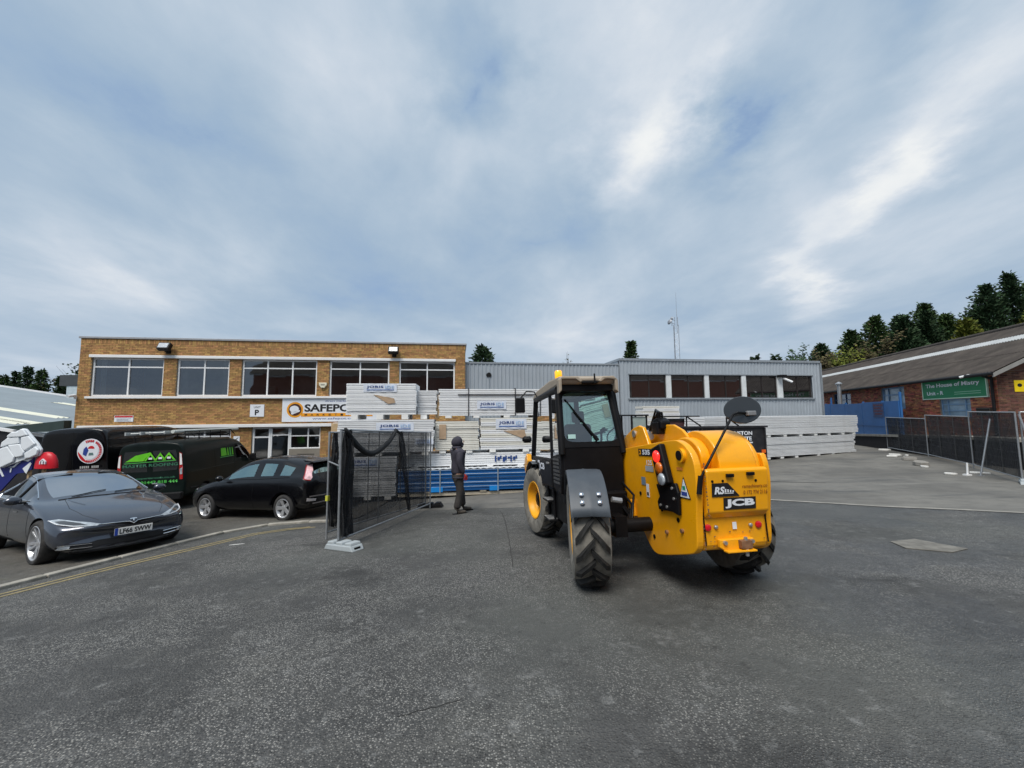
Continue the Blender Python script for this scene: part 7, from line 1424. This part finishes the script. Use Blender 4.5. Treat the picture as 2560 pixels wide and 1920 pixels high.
def scrub(label, x, y, H, W, mat, n=900, leaf=0.28, seed=0, twig=0.4, z0=None, group='scrub behind the buildings', name='shrub'):
    """loose deciduous growth: forked stems, twigs, sparse leaves"""
    r = random.Random(seed); z = gz(x, y) if z0 is None else z0; t = thing(name, label, 'shrub' if name == 'shrub' else 'tree', MT((x, y, z)), group); st = MB(); tips = []
    for k in range(9):
        a = r.uniform(0, 6.28); tx, ty = W * r.uniform(0.1, 0.5) * math.cos(a), W * r.uniform(0.1, 0.5) * math.sin(a); tz = H * r.uniform(0.65, 1.0); p = Vector((tx, ty, tz)); md = Vector((tx * 0.4, ty * 0.4, tz * 0.55)); st.tube([(0, 0, 0), md, p], [H * 0.012, H * 0.007, 0.012], 5)
        for j in range(int(7 * twig) + 3):
            s0 = md.lerp(p, r.random()); e = s0 + Vector((r.gauss(0, 0.2) * W, r.gauss(0, 0.2) * W, r.uniform(0.05, 0.22) * H)); st.tube([s0, e], [0.025, 0.008], 4); tips.append((s0, e))
    st.build('stems', BARK, t, recalc=False); V, Fc = [], []
    for i in range(n):
        s0, e = r.choice(tips); c = s0.lerp(e, r.random()) + Vector((r.gauss(0, 0.22), r.gauss(0, 0.22), r.gauss(0, 0.2))); d = Vector((r.gauss(0, 1), r.gauss(0, 1), r.gauss(0, 0.7))).normalized(); w_ = d.orthogonal().normalized() * leaf * 0.35; b = len(V); V += [tuple(c), tuple(c + d * leaf * 0.5 + w_), tuple(c + d * leaf), tuple(c + d * leaf * 0.5 - w_)]; Fc.append((b, b + 1, b + 2, b + 3))
    me = bpy.data.meshes.new('crown'); me.from_pydata(V, [], Fc); me.update(); obj('crown', me, mat, t); return t
# tall screen behind the red brick unit
for i, (x, y, H, rad, mt, up, lb) in enumerate(((41.6, 40, 12.0, 2.6, 0, 0.3, 'left-hand tree of the tall conifer screen, dark green'), (44.6, 40.5, 12.6, 2.7, 0, 0.3, 'second dark conifer of the screen over the brick unit roof'), (47.4, 41, 12.4, 2.8, 1, 0.3, 'third conifer of the screen, behind the olive one'), (45.2, 37.5, 10.9, 2.7, 2, 0.35, 'olive-yellow low conifer in front of the screen'),
        (50.2, 39.5, 15.2, 3.0, 0, 0.3, 'tall dark conifer where the screen steps up'), (53.4, 40, 16.6, 3.2, 0, 0.3, 'tallest conifer at the right edge of the screen'), (52.0, 37, 12.6, 3.0, 2, 0.35, 'olive-green conifer below the tallest one'), (57.0, 41, 16.0, 3.2, 1, 0.3, 'conifer cut by the right edge of the picture'))):
    conifer(lb, x, y, H, rad, LEAF[mt], 800, 0.36, 20 + i, 0.25, 0.80, up + 0.1, 0.17, irregular=0.6)
for i, (x, y, H, rad, mt, lb) in enumerate(((39.2, 43.5, 11.2, 2.6, 1, 'low conifer at the left foot of the screen'), (43.0, 44.5, 13.2, 2.8, 1, 'rear conifer between the first two of the screen'), (46.4, 45, 13.4, 2.9, 0, 'rear conifer behind the olive one'), (50.0, 45.5, 15.0, 3.0, 1, 'rear conifer left of the tall step'), (36.8, 45, 9.9, 2.6, 0, 'small dark conifer at the end of the screen'))):
    conifer(lb, x, y, H, rad, LEAF[mt], 700, 0.37, 140 + i, 0.25, 0.65, 0.3, 0.14, irregular=0.45)
for i, (x, y, H, W, mt, lb) in enumerate(((38.6, 40, 8.9, 3.4, 3, 'brown bushy growth just left of the conifer screen'), (36.2, 41, 8.4, 3.0, 2, 'olive bush over the brick unit ridge'), (33.6, 41, 8.0, 3.2, 3, 'rusty scrub bush right of the grey block'), (31.6, 42, 8.2, 2.6, 0, 'dark bush at the corner of the grey block'), (40.0, 43, 10.4, 3.0, 3, 'bare twiggy tree showing above the scrub'))):
    scrub(lb, x, y, H, W, LEAF[mt], 3200 if i < 4 else 160, 0.30, 60 + i, 0.6)
conifer('small dark conifer top over the grey block, left one', 27.6, 43, 8.4, 1.7, LEAF[0], 160, 0.4, 81, 0.3, 0.6); conifer('small dark conifer top over the grey block, right one', 31.0, 44.5, 8.6, 1.6, LEAF[0], 160, 0.4, 82, 0.3, 0.6)
conifer('broad dark conifer top just right of the office roof', -3.5, 45, 10.9, 2.2, LEAF[0], 420, 0.45, 83, 0.35, 0.5, 0.2, 0.14); conifer('pointed conifer top over the roof of the grey block', 14.2, 45, 10.9, 2.0, LEAF[1], 420, 0.42, 84, 0.35, 0.85, 0.1, 0.10)
scrub('small bare treetop over the low grey unit', 6.9, 47, 9.2, 1.6, LEAF[3], 130, 0.26, 85, 0.8, name='small_tree')
# left skyline
for i, (x, y, H, rad, lb) in enumerate(((-76.5, 60, 11.6, 1.9, 'tallest pointed conifer on the left skyline'), (-74.3, 60, 11.1, 1.9, 'conifer right of the tallest one on the left skyline'), (-78.3, 60, 10.8, 0.9, 'thin columnar conifer on the left skyline'), (-80.2, 60, 10.2, 1.7, 'dark conifer near the left edge of the picture'), (-82.4, 60, 10.6, 1.2, 'conifer cut by the left edge of the picture'), (-72.4, 61, 10.2, 1.3, 'low conifer over the shed roof'), (-71.3, 61, 9.9, 1.1, 'lowest conifer beside the leafy tree on the left'))):
    conifer(lb, x, y, H, rad, LEAF[i % 2], 300, 0.42, 90 + i, 0.3, 0.75, 0.05, 0.12, z0=-1.6, group='conifers on the left skyline')
scrub('loose leafy tree beside the left corner of the office', -69.0, 61, 13.0, 5.5, LEAF[0], 700, 0.42, 120, 1.0, z0=-1.6, name='leafy_tree'); scrub('low dark scrub along the left skyline, far left', -80, 63, 8.8, 7, LEAF[3], 1500, 0.4, 121, 1.0, z0=-1.6); scrub('low dark scrub along the left skyline, beside the roof plant', -71.5, 63, 8.6, 7, LEAF[3], 1500, 0.4, 122, 1.0, z0=-1.6)
# radio mast
MS = thing('radio_mast', 'grey lattice radio mast with aerials above the grey block', 'mast', MT((19.6, 45, gz(19.6, 45)))); MG = pm('mast_steel', (0.30, 0.32, 0.35), 0.5, metal=0.4); zt = 12.6
legs = [(0.34 * math.cos(R(90 + 120 * k)), 0.34 * math.sin(R(90 + 120 * k))) for k in range(3)]
for a in legs: m = MB(); m.tube([(a[0], a[1], 0), (a[0], a[1], zt)], 0.03, 6); m.build('leg', MG, MS)
for k in range(int(zt / 0.7)):
    for i in range(3): a, b = legs[i], legs[(i + 1) % 3]; m = MB(); m.tube([(a[0], a[1], k * 0.7), (b[0], b[1], k * 0.7 + 0.7)], 0.014, 4); m.build('brace', MG, MS)
m = MB(); m.tube([(0.2, 0, zt - 1), (0.2, 0, 16.6)], [0.03, 0.012], 6); m.build('whip_aerial', MG, MS)
for dx, zz, r_ in ((-0.75, 13.0, 0.34), (-0.45, 13.4, 0.22)): m = MB(); m.lathe([(0.02, 0.12), (r_ * 0.7, 0.05), (r_, -0.05)], 16, MT((dx, -0.1, zz), (0, R(-75), R(20)))); m.tube([(dx, 0, zz), (0, 0, zz - 0.3)], 0.025, 5); m.build('dish', MG, MS)
for k in range(3): m = MB(); m.tube([(-0.4 + k * 0.35, 0, 12.5), (-0.4 + k * 0.35, 0, 13.6)], 0.03, 5); m.build('panel_aerial', MG, MS)
